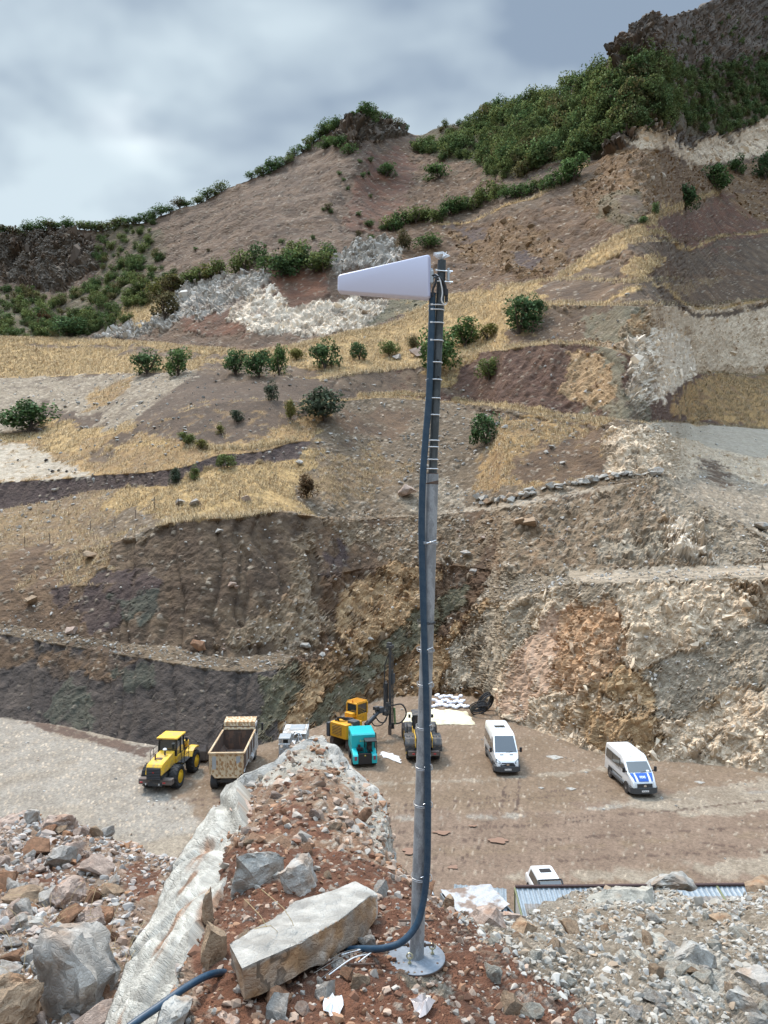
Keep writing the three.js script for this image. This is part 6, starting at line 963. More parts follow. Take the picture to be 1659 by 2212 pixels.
// ------------------------------------------------------------------ dump truck
{
  const c = onFloor(484, 1706), b = base('dump_truck', [c.x + 0.1, 0, c.z - 3.4], Math.PI + 0.03);
  for (const z of [-2.0, -3.3 + 0.65]) for (const s of [-1, 1]) { wheel(b, 0.54, 0.52, s * 0.95, 0.54, z - 0.35, PAINT.grey, 0); }
  for (const s of [-1, 1]) wheel(b, 0.54, 0.34, s * 1.04, 0.54, 3.1, PAINT.grey, 0);
  part('chassis', [bx(0.9, 0.34, 7.6, 0, 0.86, 0.4), bx(2.3, 0.2, 0.14, 0, 0.62, -3.3), bx(2.2, 0.14, 0.2, 0, 0.9, -3.25)], PAINT.dark, b);
  part('mud_flap', [bx(0.6, 0.5, 0.03, -0.9, 0.55, -3.15, 0.01), bx(0.6, 0.5, 0.03, 0.9, 0.55, -3.15, 0.01)], PAINT.black, b);
  const w = 1.27, wb = 0.95, y0 = 1.15, y1 = 2.75, zr = -3.5, zf = 2.1, R = PAINT.rusty;
  part('bed_floor', plate([[-wb, y0, zf], [-wb, y0, zr + 0.1], [wb, y0, zr + 0.1], [wb, y0, zf]].reverse(), 0.04), PAINT.rustyDark, b);
  for (const s of [-1, 1]) {
    const side = part('bed_side', [plate([[s * w, y1, zf], [s * w, y1, zr], [s * w, y0 + 0.45, zr], [s * wb, y0, zr], [s * wb, y0, zf], [s * w, y0 + 0.45, zf]].slice(0, 3).concat([[s * w, y0 + 0.45, zf]])[s > 0 ? 'slice' : 'reverse'](), 0.04), plate([[s * w, y0 + 0.45, zf], [s * w, y0 + 0.45, zr], [s * wb, y0, zr], [s * wb, y0, zf]][s > 0 ? 'slice' : 'reverse'](), 0.04)], PAINT.rustyDark, b, 'rusty brown inside wall of the bed');
    part('top_rail', bx(0.15, 0.12, zf - zr, s * (w + 0.02), y1, (zf + zr) / 2), R, side); for (const z of [-2.6, -1.2, 0.2, 1.5]) part('side_rib', bx(0.08, y1 - y0 - 0.45, 0.14, s * (w + 0.08), (y1 + y0 + 0.45) / 2, z), PAINT.dirtyWhite, side);
  }
  const tg = part('tailgate', plate([[-w, y1 - 0.05, zr], [w, y1 - 0.05, zr], [w, y0 + 0.28, zr], [wb * 0.9, y0 - 0.2, zr - 0.06], [-wb * 0.9, y0 - 0.2, zr - 0.06], [-w, y0 + 0.28, zr]], 0.05), R, b);
  for (const x of [-1.2, -0.56, 0, 0.56, 1.2]) part('rib', bx(0.1, y1 - y0 - 0.1, 0.1, x, (y1 + y0) / 2, zr - 0.07, 0.02), PAINT.rusty, tg);
  part('top_rail', bx(2.7, 0.14, 0.2, 0, y1, zr - 0.02), R, tg); part('bottom_rail', bx(1.75, 0.1, 0.12, 0, y0 - 0.16, zr - 0.1), R, tg);
  for (const x of [-0.88, 0.9]) part('bare_patch', bx(0.3, 0.95, 0.02, x, 2.05, zr - 0.058, 0.008), PAINT.panelGrey, tg);
  part('headboard', [plate([[-wb, y0, zf], [wb, y0, zf], [w, y0 + 0.45, zf], [w, 3.05, zf + 0.12], [-w, 3.05, zf + 0.12], [-w, y0 + 0.45, zf]], 0.05), bx(0.34, 1.4, 0.04, 0.0, 1.9, zf - 0.07, 0.01)], PAINT.rustyDark, b);
  part('headboard_top', plate([[-w, 2.78, zf + 0.05], [w, 2.78, zf + 0.05], [w, 3.3, zf + 0.22], [-w, 3.3, zf + 0.22]].reverse(), 0.05), R, b); part('cab_shield', [plate([[-w, 3.3, zf + 0.2], [w, 3.3, zf + 0.2], [w, 3.46, zf + 1.25], [-w, 3.46, zf + 1.25]].reverse(), 0.04)], PAINT.rusty, b);
  for (const s of [-1, 1]) part('bed_fender', profile([[-3.3, 1.3], [-2.6, 1.5], [-1.3, 1.5], [-1.0, 1.3], [-1.05, 1.24], [-1.4, 1.42], [-2.6, 1.42], [-3.25, 1.22]], 0.5, s * 1.05, 0.01), PAINT.dirtyWhite, b);
  part('cab', profile([[2.45, 0.7], [2.45, 3.0], [3.9, 3.0], [4.25, 1.9], [4.3, 0.6]], 2.46, 0, 0.06), PAINT.dirtyWhite, b); part('windscreen', plate([[-1.1, 2.9, 3.99], [1.1, 2.9, 3.99], [1.15, 2.0, 4.27], [-1.15, 2.0, 4.27]].reverse(), 0.02), PAINT.glass, b);
  for (const s of [-1, 1]) { part('cab_window', bx(0.03, 0.7, 0.9, s * 1.235, 2.4, 3.35, 0.01), PAINT.glass, b); part('mirror', [bx(0.16, 0.62, 0.2, s * 1.62, 2.45, 4.05, 0.05), bar([s * 1.22, 2.7, 4.0], [s * 1.6, 2.7, 4.05], 0.025)], PAINT.black, b); part('fuel_tank', cyl(0.3, 1.2, s * 1.0, 0.85, 1.4, 'z'), PAINT.dirtyWhite, b); }
  tag(b, 'dump truck with an empty rusty cream bed, seen from behind beside the yellow loader', 'dump truck');
}
// ------------------------------------------------------------------ white low underground machine behind the ridge top
{
  const c = onFloor(628, 1660), b = base('mining_truck', [c.x, 0, c.z - 1.6], 0.02), W = PAINT.dirtyWhite;
  for (const s of [-1, 1]) for (const z of [-2.0, 1.3]) wheel(b, 0.52, 0.42, s * 0.85, 0.52, z, PAINT.grey, 0);
  part('chassis', bx(1.5, 0.5, 6.0, 0, 0.75, -0.6), PAINT.dark, b); part('rear_body', bx(2.05, 1.0, 2.5, 0, 1.5, -2.4, 0.08), W, b);
  part('rear_lid', bx(1.25, 0.05, 1.5, 0.1, 2.03, -2.6, 0.02), PAINT.panelGrey, b); part('deck_plate', bx(1.15, 0.06, 0.85, 0.42, 2.0, -1.25, 0.02), PAINT.dirtyWhite, b);
  const cab = part('cab', [bx(0.12, 1.1, 0.12, -1.0, 1.6, 0.9), bx(0.12, 1.1, 0.12, -0.25, 1.6, 0.9), bx(0.12, 1.1, 0.12, -1.0, 1.6, -0.2), bx(0.12, 1.1, 0.12, -0.25, 1.6, -0.2), bx(0.9, 0.5, 1.2, -0.62, 1.2, 0.35), bx(0.92, 0.08, 0.3, -0.62, 1.75, 0.95)], W, b); part('cab_roof', bx(0.95, 0.1, 1.3, -0.62, 2.18, 0.35, 0.04), PAINT.panelGrey, cab); part('seat', bx(0.4, 0.5, 0.12, -0.62, 1.55, 0.0), PAINT.black, cab);
  part('hose_loop', pipe([[0.0, 1.6, 0.4], [0.1, 2.25, 0.3], [0.5, 2.35, 0.1], [0.75, 2.0, 0.3], [0.7, 1.5, 0.5]], 0.045), PAINT.steel, b); part('hose_loop', pipe([[-0.1, 1.7, -0.6], [0.1, 2.3, -0.4], [0.4, 2.2, -0.2], [0.45, 1.6, 0.2]], 0.04), PAINT.steel, b); part('filter_drum', cyl(0.2, 0.4, 0.5, 1.75, -0.3), PAINT.steel, b); part('engine_block', bx(0.9, 0.5, 1.4, 0.45, 1.15, 0.4), PAINT.dark, b);
  part('front_bumper', bx(1.9, 0.5, 0.5, 0, 0.85, 1.9, 0.06), wornMat([0.36, 0.26, 0.21], [0.42, 0.36, 0.32], 71, 3, 0), b); part('side_panel', bx(0.3, 0.8, 0.9, 0.12, 1.5, 0.9, 0.04), W, b); for (const s of [-1, 1]) part('handrail', [bar([s * 1.0, 2.0, -3.5], [s * 1.0, 2.3, -3.5], 0.02), bar([s * 1.0, 2.3, -3.5], [s * 1.0, 2.3, -1.3], 0.02), bar([s * 1.0, 2.0, -1.3], [s * 1.0, 2.3, -1.3], 0.02)], PAINT.steel, b);
  tag(b, 'dusty white low mining machine half hidden behind the pointed ridge top', 'mining machine');
}
// ------------------------------------------------------------------ yellow drill rig on tracks
{
  const c = onFloor(762, 1618), b = base('drill_rig', [c.x, 0, c.z - 1.3], 2.42), A = PAINT.amber;   // looks away to the right
  for (const s of [-1, 1]) { const t = []; const pts = []; for (let k = 0; k < 30; k++) { const u = k / 30 * 6.283, z = Math.sign(Math.cos(u)) * Math.min(1.35, Math.abs(Math.cos(u)) * 2) + 0.42 * Math.cos(u), y = 0.44 + 0.42 * clamp(Math.sin(u) * 1.6, -1, 1); pts.push([z, y]); } t.push(profile(pts, 0.42, s * 0.95, 0.01)); for (let k = 0; k < 17; k++) for (const y of [0.03, 0.87]) t.push(bx(0.44, 0.06, 0.09, s * 0.95, y, -1.5 + k * 0.19, 0.01)); part('crawler_track', t, PAINT.mudSteel, b); }
  part('chassis', bx(1.5, 0.5, 2.4, 0, 0.9, 0), PAINT.dark, b); part('engine_body', [bx(2.0, 1.25, 2.0, -0.05, 1.65, -0.95, 0.06)], A, b);
  const gr = part('grille', bx(1.1, 0.8, 0.04, 0.1, 1.65, -1.96, 0.01), PAINT.rustyDark, b); for (let k = 0; k < 6; k++) part('slat', bx(1.06, 0.05, 0.05, 0.1, 1.32 + k * 0.13, -1.98, 0.01), A, gr);
  part('side_vent', bx(0.04, 0.6, 1.0, -1.07, 1.7, -0.9, 0.01), PAINT.rustyDark, b); part('grey_cabinet', bx(0.35, 1.2, 0.75, 1.25, 1.5, -1.55, 0.03), PAINT.slate, b); part('data_plate', bx(0.02, 0.42, 0.3, 1.43, 1.75, -1.6, 0.005), PAINT.white, b);
  part('tank_cabinet', bx(0.85, 1.0, 0.7, -0.95, 2.0, -0.95, 0.04), PAINT.slate, b); part('data_plate', bx(0.3, 0.34, 0.02, -1.0, 2.05, -1.31, 0.005), PAINT.white, b);
  part('rear_plate', FRONT(0.5, 0.12, 0, 2.13, -1.97, 0.01), lettering([['DRILL', 128, 32, 44]].slice(0, 0), 256, 64, '#222', '#c98a12'), b);
  part('cable_bundle', [0, 1, 2, 3].map((k) => pipe([[0.7 - k * 0.12, 2.35, -1.6 + k * 0.05], [0.4, 2.5 + k * 0.03, -1.2 - k * 0.12], [-0.1, 2.4 + 0.06 * k, -1.1], [-0.5, 2.5, -0.8 + k * 0.07]], 0.075)), PAINT.rubber, b);
  const cab = part('cab', [bx(1.25, 0.75, 1.35, 0.35, 2.2, 0.85, 0.04), bx(1.3, 0.12, 1.4, 0.35, 3.5, 0.85, 0.04), ...[[-0.26, 0.2], [0.96, 0.2], [-0.26, 1.5], [0.96, 1.5]].map(([x, z]) => bx(0.12, 1.0, 0.12, x, 3.0, z, 0.02)), bx(0.9, 0.4, 0.5, 0.35, 2.55, -0.05, 0.04)], A, b); part('cab_glass', bx(1.2, 0.9, 1.3, 0.35, 3.0, 0.85, 0.02), PAINT.glass, cab);
  part('roof_guard', [...Array.from({ length: 7 }, (_, k) => bx(1.2, 0.05, 0.06, 0.35, 3.64, 0.3 + k * 0.19, 0.01)), bx(0.06, 0.07, 1.3, -0.25, 3.62, 0.85, 0.01), bx(0.06, 0.07, 1.3, 0.95, 3.62, 0.85, 0.01)], A, cab);
  part('beacon', cyl(0.05, 0.2, 0.3, 3.68, 0.22), PAINT.orange, cab);
  // boom and mast
  const K = PAINT.dark; part('boom', [bar([-0.35, 1.5, 1.2], [-0.5, 2.5, 3.1], 0.17), bar([-0.5, 2.5, 3.1], [-0.6, 2.2, 3.9], 0.14), bar([-0.2, 1.2, 1.3], [-0.35, 1.9, 2.6], 0.09), bx(0.5, 0.5, 0.6, -0.5, 2.5, 3.0)], PAINT.slate, b); part('boom_valves', [bx(0.4, 0.3, 0.5, -0.45, 2.75, 2.5), bx(0.3, 0.25, 0.3, -0.2, 2.35, 2.9), bx(0.3, 0.4, 0.3, -0.75, 2.2, 3.3)], K, b);
  const mx = -0.65, mz = 4.2, mast = part('mast', [bx(0.2, 7.6, 0.26, mx, 4.4, mz), bx(0.07, 6.8, 0.07, mx - 0.24, 4.0, mz + 0.12, 0.01), bx(0.07, 6.8, 0.07, mx + 0.2, 4.2, mz + 0.16, 0.01), ...Array.from({ length: 12 }, (_, k) => bx(0.45, 0.04, 0.06, mx, 1.3 + k * 0.55, mz + 0.13, 0.01)), bx(0.55, 0.3, 0.5, mx, 8.1, mz), bx(0.4, 0.2, 0.3, mx + 0.1, 8.35, mz)], K, b); part('rock_drill', [bx(0.4, 0.9, 0.45, mx, 5.1, mz + 0.25), cyl(0.14, 0.4, mx, 5.7, mz + 0.25)], PAINT.slate, mast); part('drill_steel', cyl(0.05, 4.4, mx - 0.02, 2.9, mz + 0.33), PAINT.steel, mast); part('dust_hood', cyl(0.2, 0.5, mx, 0.75, mz + 0.3, 'y', 0.16), PAINT.rubber, mast); part('foot_jack', bx(0.24, 0.9, 0.24, mx, 0.45, mz - 0.05), PAINT.mudSteel, mast);
  part('rod_magazine', [bx(0.34, 3.0, 0.3, mx + 0.45, 3.2, mz - 0.1), cyl(0.1, 3.2, mx + 0.6, 3.2, mz + 0.1)], K, mast); part('cradle', [bar([mx, 3.0, mz - 0.3], [mx, 2.0, mz - 0.4], 0.2), bar([mx - 0.5, 2.9, mz - 0.6], [mx + 0.8, 2.2, mz + 0.3], 0.07)], K, mast); part('green_ram', bar([mx - 0.42, 1.0, mz + 0.2], [mx - 0.42, 2.5, mz + 0.1], 0.09), paint(0.12, 0.2, 0.08, 0.6), mast);
  part('hose', pipe([[mx - 0.2, 2.7, mz], [mx - 0.9, 2.8, mz + 0.6], [mx - 1.25, 2.0, mz + 0.8], [mx - 0.9, 1.2, mz + 0.5], [mx - 0.3, 1.0, mz + 0.2]], 0.07), PAINT.rubber, mast); part('hose', pipe([[-0.4, 2.3, 2.2], [-0.7, 1.5, 2.7], [-0.8, 1.4, 3.3], [-0.75, 2.4, 3.9]], 0.06), PAINT.rubber, b); part('hose', pipe([[-0.3, 2.0, 1.9], [-0.1, 1.1, 2.6], [-0.3, 1.0, 3.4], [-0.6, 1.9, 4.0]], 0.05), PAINT.rubber, b); part('hose', pipe([[mx, 7.4, mz - 0.2], [mx + 0.35, 6.4, mz - 0.3], [mx + 0.3, 4.6, mz - 0.4], [mx + 0.1, 3.2, mz - 0.3]], 0.05), PAINT.rubber, mast);
  tag(b, 'yellow crawler drill rig with a tall dark upright mast, parked at the wall', 'drill rig');
}
// ------------------------------------------------------------------ turquoise machine with a driver's canopy
{
  const c = onFloor(786, 1662), b = base('mining_carrier', [c.x - 0.15, 0, c.z - 1.9], 0.16), T = PAINT.teal;
  for (const s of [-1, 1]) for (const z of [-1.1, 0.75]) wheel(b, 0.42, 0.32, s * 0.86, 0.42, z, PAINT.slate, 0);
  const box = profile([[-1.9, 0.75], [-1.9, 2.3], [-1.75, 2.4], [0.4, 2.4], [0.5, 2.3], [0.5, 0.75]], 1.95, 0, 0.06); part('housing', toCreasedNormals(box, 0.6), T, b); part('side_vent', [bx(0.03, 0.35, 0.6, -0.98, 2.0, -1.2, 0.01)], PAINT.black, b); part('seam', [bx(0.02, 0.02, 2.3, -0.98, 1.4, -0.7, 0)], PAINT.black, b);
  part('logo', FRONT(0.62, 0.3, -0.1, 1.85, 0.506, 0.004), (() => { const cv = document.createElement('canvas'); cv.width = 256; cv.height = 128; const x = cv.getContext('2d'); x.fillStyle = '#18a6aa'; x.fillRect(0, 0, 256, 128); x.fillStyle = '#b9b04a'; x.beginPath(); x.arc(60, 46, 20, 0, 7); x.fill(); x.fillStyle = '#18a6aa'; x.beginPath(); x.arc(52, 50, 14, 0, 7); x.fill(); x.fillStyle = '#b9b04a'; x.beginPath(); x.arc(62, 86, 18, 0, 7); x.fill(); x.fillStyle = '#a9a856'; x.fillRect(90, 64, 110, 20); const t = new THREE.CanvasTexture(cv); t.colorSpace = THREE.SRGBColorSpace; return new THREE.MeshStandardMaterial({ map: t, roughness: 0.4 }); })(), b);
  for (const s of [-1, 1]) { part('front_wing', profile([[0.5, 0.35], [0.5, 1.25], [1.5, 1.05], [1.6, 0.95], [1.6, 0.35]], 0.42, s * 0.76, 0.04), T, b); part('warning_sticker', FRONT(0.2, 0.32, s * 0.76, 0.78, 1.606, 0.004), lettering([], 8, 8, '#333', '#7c4a58'), b); }
  part('radiator_door', bx(1.08, 0.85, 0.06, 0, 0.72, 1.56, 0.02), PAINT.black, b); part('hazard_triangle', plate([[-0.07, 0.95, 1.6], [0.07, 0.95, 1.6], [0, 1.07, 1.6]], 0.006), paint(0.7, 0.55, 0.1, 0.5), b); part('footwell', bx(1.1, 0.5, 1.05, 0, 0.6, 1.0, 0.02), PAINT.black, b);
  part('seat', [bx(0.42, 0.14, 0.42, 0.45, 1.2, 0.95), bx(0.42, 0.55, 0.12, 0.45, 1.5, 0.7)], PAINT.black, b); part('controls', [bx(0.5, 0.3, 0.25, -0.35, 1.25, 0.75), cyl(0.12, 0.2, -0.4, 1.5, 0.75), bar([0.1, 1.1, 1.1], [0.15, 1.55, 1.15], 0.02), bar([-0.1, 1.1, 1.1], [-0.1, 1.5, 1.2], 0.02), cyl(0.16, 0.03, 0.42, 1.52, 1.3, 'z')], PAINT.black, b);
  part('canopy', [bx(0.95, 0.08, 0.95, 0.5, 2.05, 0.98, 0.03), bar([0.95, 1.0, 1.4], [0.95, 2.05, 1.4], 0.035), bar([0.95, 1.2, 0.55], [0.95, 2.05, 0.55], 0.035), bar([0.08, 1.3, 0.55], [0.08, 2.05, 0.6], 0.03)], PAINT.black, b);
  tag(b, 'turquoise low mining machine with a black canopy over its driver seat', 'mining machine');
}

// ------------------------------------------------------------------ the pole, its pipe and the antenna
const DP = 3.5, pp = (x, y, d = DP) => at(x, y, d), PXM = DP / F;
{
  const O = pp(899.5, 2069), b = base('antenna_pole', O), L = (x, y, d) => pp(x, y, d).sub(O);
  const taper = (A, B, ra, rb, n = 28) => { const g = new THREE.CylinderGeometry(rb, ra, A.distanceTo(B), n, 8); g.applyQuaternion(new THREE.Quaternion().setFromUnitVectors(new THREE.Vector3(0, 1, 0), B.clone().sub(A).normalize())); const c = A.clone().add(B).multiplyScalar(0.5); return g.translate(c.x, c.y, c.z); };
  const galv = new THREE.MeshStandardMaterial({ map: worn([0.34, 0.355, 0.37], [0.25, 0.26, 0.272], 81, 8, 0), roughness: 0.5, metalness: 0.25 }), dark = new THREE.MeshStandardMaterial({ map: worn([0.042, 0.052, 0.056], [0.075, 0.085, 0.088], 82, 6, -0.05), roughness: 0.55, metalness: 0.2 });
  galv.map.repeat.set(1, 6); dark.map.repeat.set(1, 4);
  part('lower_pole', taper(L(899.8, 2071), L(934, 1024), 15.6 * PXM, 13.4 * PXM), galv, b); part('weld_ring', taper(L(933.5, 1046), L(934.3, 1022), 13.8 * PXM, 12.2 * PXM), PAINT.rustyDark, b, 'rusty weld at the joint');
  part('upper_pole', taper(L(934, 1035), L(954.6, 563), 9.4 * PXM, 9.0 * PXM), dark, b);
  for (const [x, y] of [[943, 777], [944, 813], [897, 1430]]) part('bolt_hole', new THREE.SphereGeometry(0.006, 10, 8).translate(...L(x + 3, y, DP - 9.0 * PXM - (y > 1000 ? 0.009 : -0.001)).toArray()), PAINT.black, b);
  const plateMat = wornMat([0.20, 0.228, 0.26], [0.155, 0.175, 0.2], 83, 4, -0.05, 0.5);
  const disc = new THREE.LatheGeometry([[0.0001, -0.007], [0.134, -0.007], [0.1375, -0.004], [0.1375, 0.004], [0.1355, 0.0065], [0.0001, 0.0065]].map(([r, y]) => new THREE.Vector2(r, y)), 64); const bp = part('base_plate', disc, plateMat, b); bp.rotation.x = 0.0; part('rusty_edge', new THREE.LatheGeometry([[0.1378, -0.0065], [0.1384, -0.003], [0.1384, 0.0015], [0.1376, 0.003]].map(([r, y]) => new THREE.Vector2(r, y)), 64), PAINT.rustyDark, bp);
  for (const [a, r] of [[0.5, 0.11], [2.6, 0.1], [3.6, 0.11], [4.3, 0.085], [5.4, 0.12], [1.4, 0.118]]) part('plate_hole', cyl(0.0055, 0.002, Math.cos(a) * r, 0.0072, Math.sin(a) * r, 'y', 0.0055, 12), PAINT.rustyDark, bp);
  for (const s of [-1, 1]) { const g = part('clamp_bolt', [cyl(0.0055, 0.05, s * 0.058, 0.062, 0.0, 'x'), cyl(0.011, 0.009, s * 0.08, 0.062, 0.0, 'x', 0.011, 6), cyl(0.010, 0.008, s * 0.041, 0.062, 0.0, 'x', 0.010, 6)], PAINT.rustyDark, b); }
  for (const [x, z] of [[-0.034, 0.055], [0.078, -0.02]]) { const e = part('eye_bolt', [new THREE.TorusGeometry(0.0135, 0.0038, 10, 24).translate(x, 0.042, z), cyl(0.004, 0.03, x, 0.02, z), cyl(0.009, 0.006, x, 0.010, z, 'y', 0.009, 6)], paint(0.5, 0.47, 0.33, 0.3, { metalness: 0.8 }), b); }
  part('cross_rod', [bar([-0.085, 0.15, -0.05], [0.085, 0.152, -0.05], 0.0055)], PAINT.rustyDark, b);
  // ties round the pole and the pipe: [y, left, right, kind]
  const ring = (y, xl, xr, r, rz, tilt = 0, zc = DP) => { const c = L((xl + xr) / 2, y, zc), h = (xr - xl) / 2 * PXM, pts = []; for (let k = 0; k < 28; k++) { const a = k / 28 * 6.2832, s = (v) => Math.sign(v) * Math.pow(Math.abs(v), 0.7); pts.push(new THREE.Vector3(c.x + h * s(Math.cos(a)), c.y + tilt * h * s(Math.cos(a)), c.z + rz * s(Math.sin(a)))); } return new THREE.TubeGeometry(new THREE.CatmullRomCurve3(pts, true), 56, r, 6, true); };
  const white = paint(0.72, 0.74, 0.76, 0.4), wire = PAINT.steel;
  for (const [y, xl, xr] of [[661, 926, 959], [671, 926, 959], [699, 925, 958.5], [737, 925, 957], [784, 923, 955], [821, 920, 954], [861, 919, 951], [897, 917, 949], [952, 911, 949], [966, 912, 947], [993, 908, 946], [1013, 906, 946]]) { const t = part('cable_tie', ring(y, xl, xr, 0.0028, 0.026, -0.01), white, b); part('tie_head', bx(0.012, 0.008, 0.008, L(xl + 6, y).x, L(xl + 6, y).y, L(xl + 6, y, DP - 0.027).z, 0.001), white, t); }
  for (const [y, xl, xr, m] of [[1171, 902, 945, 0], [1342, 902, 940, 1], [1402, 901, 938, 0], [1477, 901, 937, 0], [1569, 899, 935, 0], [1655, 897, 934, 0], [1735, 894, 934, 0], [1893, 889, 933, 0]]) { const t = part('wire_tie', [ring(y, xl, xr, 0.0022, 0.045, -0.1, DP - 0.003), ring(y + 3, xl, xr, 0.0018, 0.045, -0.04, DP - 0.003)], m ? PAINT.black : wire, b); if (!m) part('wire_twist', bar(L(xl + 20, y + 3, DP - 0.052).toArray(), L(xr - 2, y - 4, DP - 0.052).toArray(), 0.003), PAINT.chrome, t); }
  // clamp of the antenna
  const cl = part('clamp', [bx(0.012, 0.062, 0.05, L(931.5, 597).x, L(931.5, 597).y, L(931.5, 597).z - 0.005, 0.002), bar(L(931, 598).toArray(), L(948, 600, DP - 0.01).toArray(), 0.007), bx(0.010, 0.06, 0.05, L(968, 596).x, L(968, 596).y, L(968, 596).z, 0.002)], PAINT.steel, b);
  for (const y of [584, 607]) part('u_bolt', [bar(L(941, y, DP - 0.022).toArray(), L(978, y + 3, DP - 0.022).toArray(), 0.003), bar(L(941, y - 1, DP + 0.022).toArray(), L(978, y + 2, DP + 0.022).toArray(), 0.003), bar(L(942, y, DP - 0.022).toArray(), L(942, y, DP + 0.022).toArray(), 0.003), cyl(0.006, 0.006, L(973, y + 2).x, L(973, y + 2.4).y, -0.022 + L(973, y).z + 0, 'x', 0.006, 6)], PAINT.chrome, cl);
  const R = rng(4), rag = []; for (let k = 0; k < 9; k++) { const a = k / 9 * 6.28, c = L(954, 557); rag.push(plate([[c.x, c.y - 0.008, c.z], [c.x + 0.04 * Math.cos(a), c.y + 0.004 + 0.022 * R(), c.z + 0.03 * Math.sin(a)], [c.x + 0.042 * Math.cos(a + 0.6), c.y - 0.002 + 0.024 * R(), c.z + 0.025 * Math.sin(a + 0.6)], [c.x + 0.006, c.y + 0.03, c.z]], 0.0008)); } rag.push(pipe([L(956, 556), L(958, 549), L(962, 548), L(965, 544)], 0.0022, 10, 5)); part('torn_tape', rag, white, b);
  tag(b, 'tall grey steel pole with a dark upper tube on a round base plate', 'pole');
}
{ // antenna: a tapered white shell
  const A = pp(928, 597, 3.455), s = new THREE.Shape(), P = [[-0.438, 0.026], [0, 0.104], [0, -0.103], [-0.44, -0.054]], r = 0.016;
  P.forEach(([x, y], i) => { const [px, py] = P[(i + 3) % 4], [nx, ny] = P[(i + 1) % 4], la = Math.hypot(px - x, py - y), lb = Math.hypot(nx - x, ny - y), a = [x + (px - x) * r / la, y + (py - y) * r / la], c = [x + (nx - x) * r / lb, y + (ny - y) * r / lb]; i ? s.lineTo(...a) : s.moveTo(...a); s.quadraticCurveTo(x, y, ...c); });
  const g = new THREE.ExtrudeGeometry(s, { depth: 0.034, bevelEnabled: true, bevelSize: 0.008, bevelThickness: 0.012, bevelOffset: -0.008, bevelSegments: 5, curveSegments: 8 }).translate(0, 0, -0.04), b = base('panel_antenna', A, -0.14);
  const shell = paint(0.62, 0.63, 0.77, 0.42, { clearcoat: 0.15 });
  part('shell', toCreasedNormals(g, 0.7), shell, b); part('seam', bx(0.004, 0.19, 0.058, 0.0005, 0, -0.023, 0.001), paint(0.5, 0.51, 0.66, 0.5), b); part('mount_foot', bx(0.02, 0.06, 0.04, 0.008, 0.0, -0.023, 0.003), PAINT.steel, b);
  part('cable', pipe([[0.006, 0.004, -0.01], [0.03, 0.004, 0.0], [0.028, -0.03, 0.002], [0.016, -0.06, 0.0], [0.014, -0.095, 0.0]], 0.0055), PAINT.black, b);
  tag(b, 'white wedge shaped directional antenna pointing left from the top of the pole', 'antenna');
  const c = base('antenna_cable', pp(952, 610)), w = paint(0.75, 0.76, 0.76, 0.45), L = (x, y, d) => pp(x, y, d).sub(c.position);
  part('white_lead', pipe([L(940, 592, 3.46), L(946, 596, 3.465), L(951.7, 610, 3.462), L(955.6, 632, 3.465), L(954, 650, 3.465), L(961, 658.5, 3.47), L(966, 651, 3.475), L(965.4, 640, 3.475)], 0.0033, 40), w, c); part('connector', [pipe([L(956, 606, 3.465), L(961, 618, 3.47), L(964, 634, 3.472), L(964.5, 652, 3.472)], 0.0075, 16), cyl(0.0105, 0.03, L(963.5, 630, 3.47).x, L(963.5, 632, 3.47).y, L(963, 630, 3.47).z, 'y')], PAINT.black, c); part('black_lead', pipe([L(941, 596, 3.465), L(950, 599, 3.466), L(957, 608, 3.466)], 0.005, 16), PAINT.black, c);
  tag(c, 'short white and black antenna lead looping beside the pole top', 'cable');
  // the blue pipe: up the pole and away under the long block
  const q = base('blue_pipe', pp(920, 2000)), B = (x, y, d) => pp(x, y, d).sub(q.position), pts = [[934.5, 634, 3.49], [931, 740, 3.485], [926.5, 860, 3.48], [919, 951, 3.475], [914, 1022, 3.468], [911.2, 1100, 3.468], [911, 1170, 3.466], [913, 1260, 3.462], [915.3, 1342, 3.458], [918, 1420, 3.457], [920, 1481, 3.456], [922, 1570, 3.456], [923.5, 1656, 3.456], [924.2, 1735, 3.455], [924, 1810, 3.452], [922, 1885, 3.45], [914, 1950, 3.44], [900, 1998, 3.42], [869, 2034, 3.40], [830, 2048, 3.42], [775, 2050, 3.52], [715, 2056, 3.62], [620, 2084, 3.56], [520, 2100, 3.44], [452, 2106, 3.24], [400, 2134, 3.14], [340, 2176, 3.04], [285, 2214, 2.96], [215, 2270, 2.86]].map((p) => B(...p));
  const blue = new THREE.MeshStandardMaterial({ map: worn([0.008, 0.038, 0.075], [0.02, 0.052, 0.088], 85, 4, -0.05), roughness: 0.42 }); blue.map.repeat.set(60, 1);
  part('pipe_wall', new THREE.TubeGeometry(new THREE.CatmullRomCurve3(pts, false, 'centripetal'), 360, 0.0160, 14), blue, q); part('cut_end', new THREE.TorusGeometry(0.0150, 0.0022, 8, 24).rotateX(Math.PI / 2).translate(...pts[0].toArray()), PAINT.slate, q);
  tag(q, 'dark blue plastic pipe tied along the pole and bending away under the long block', 'pipe');
}
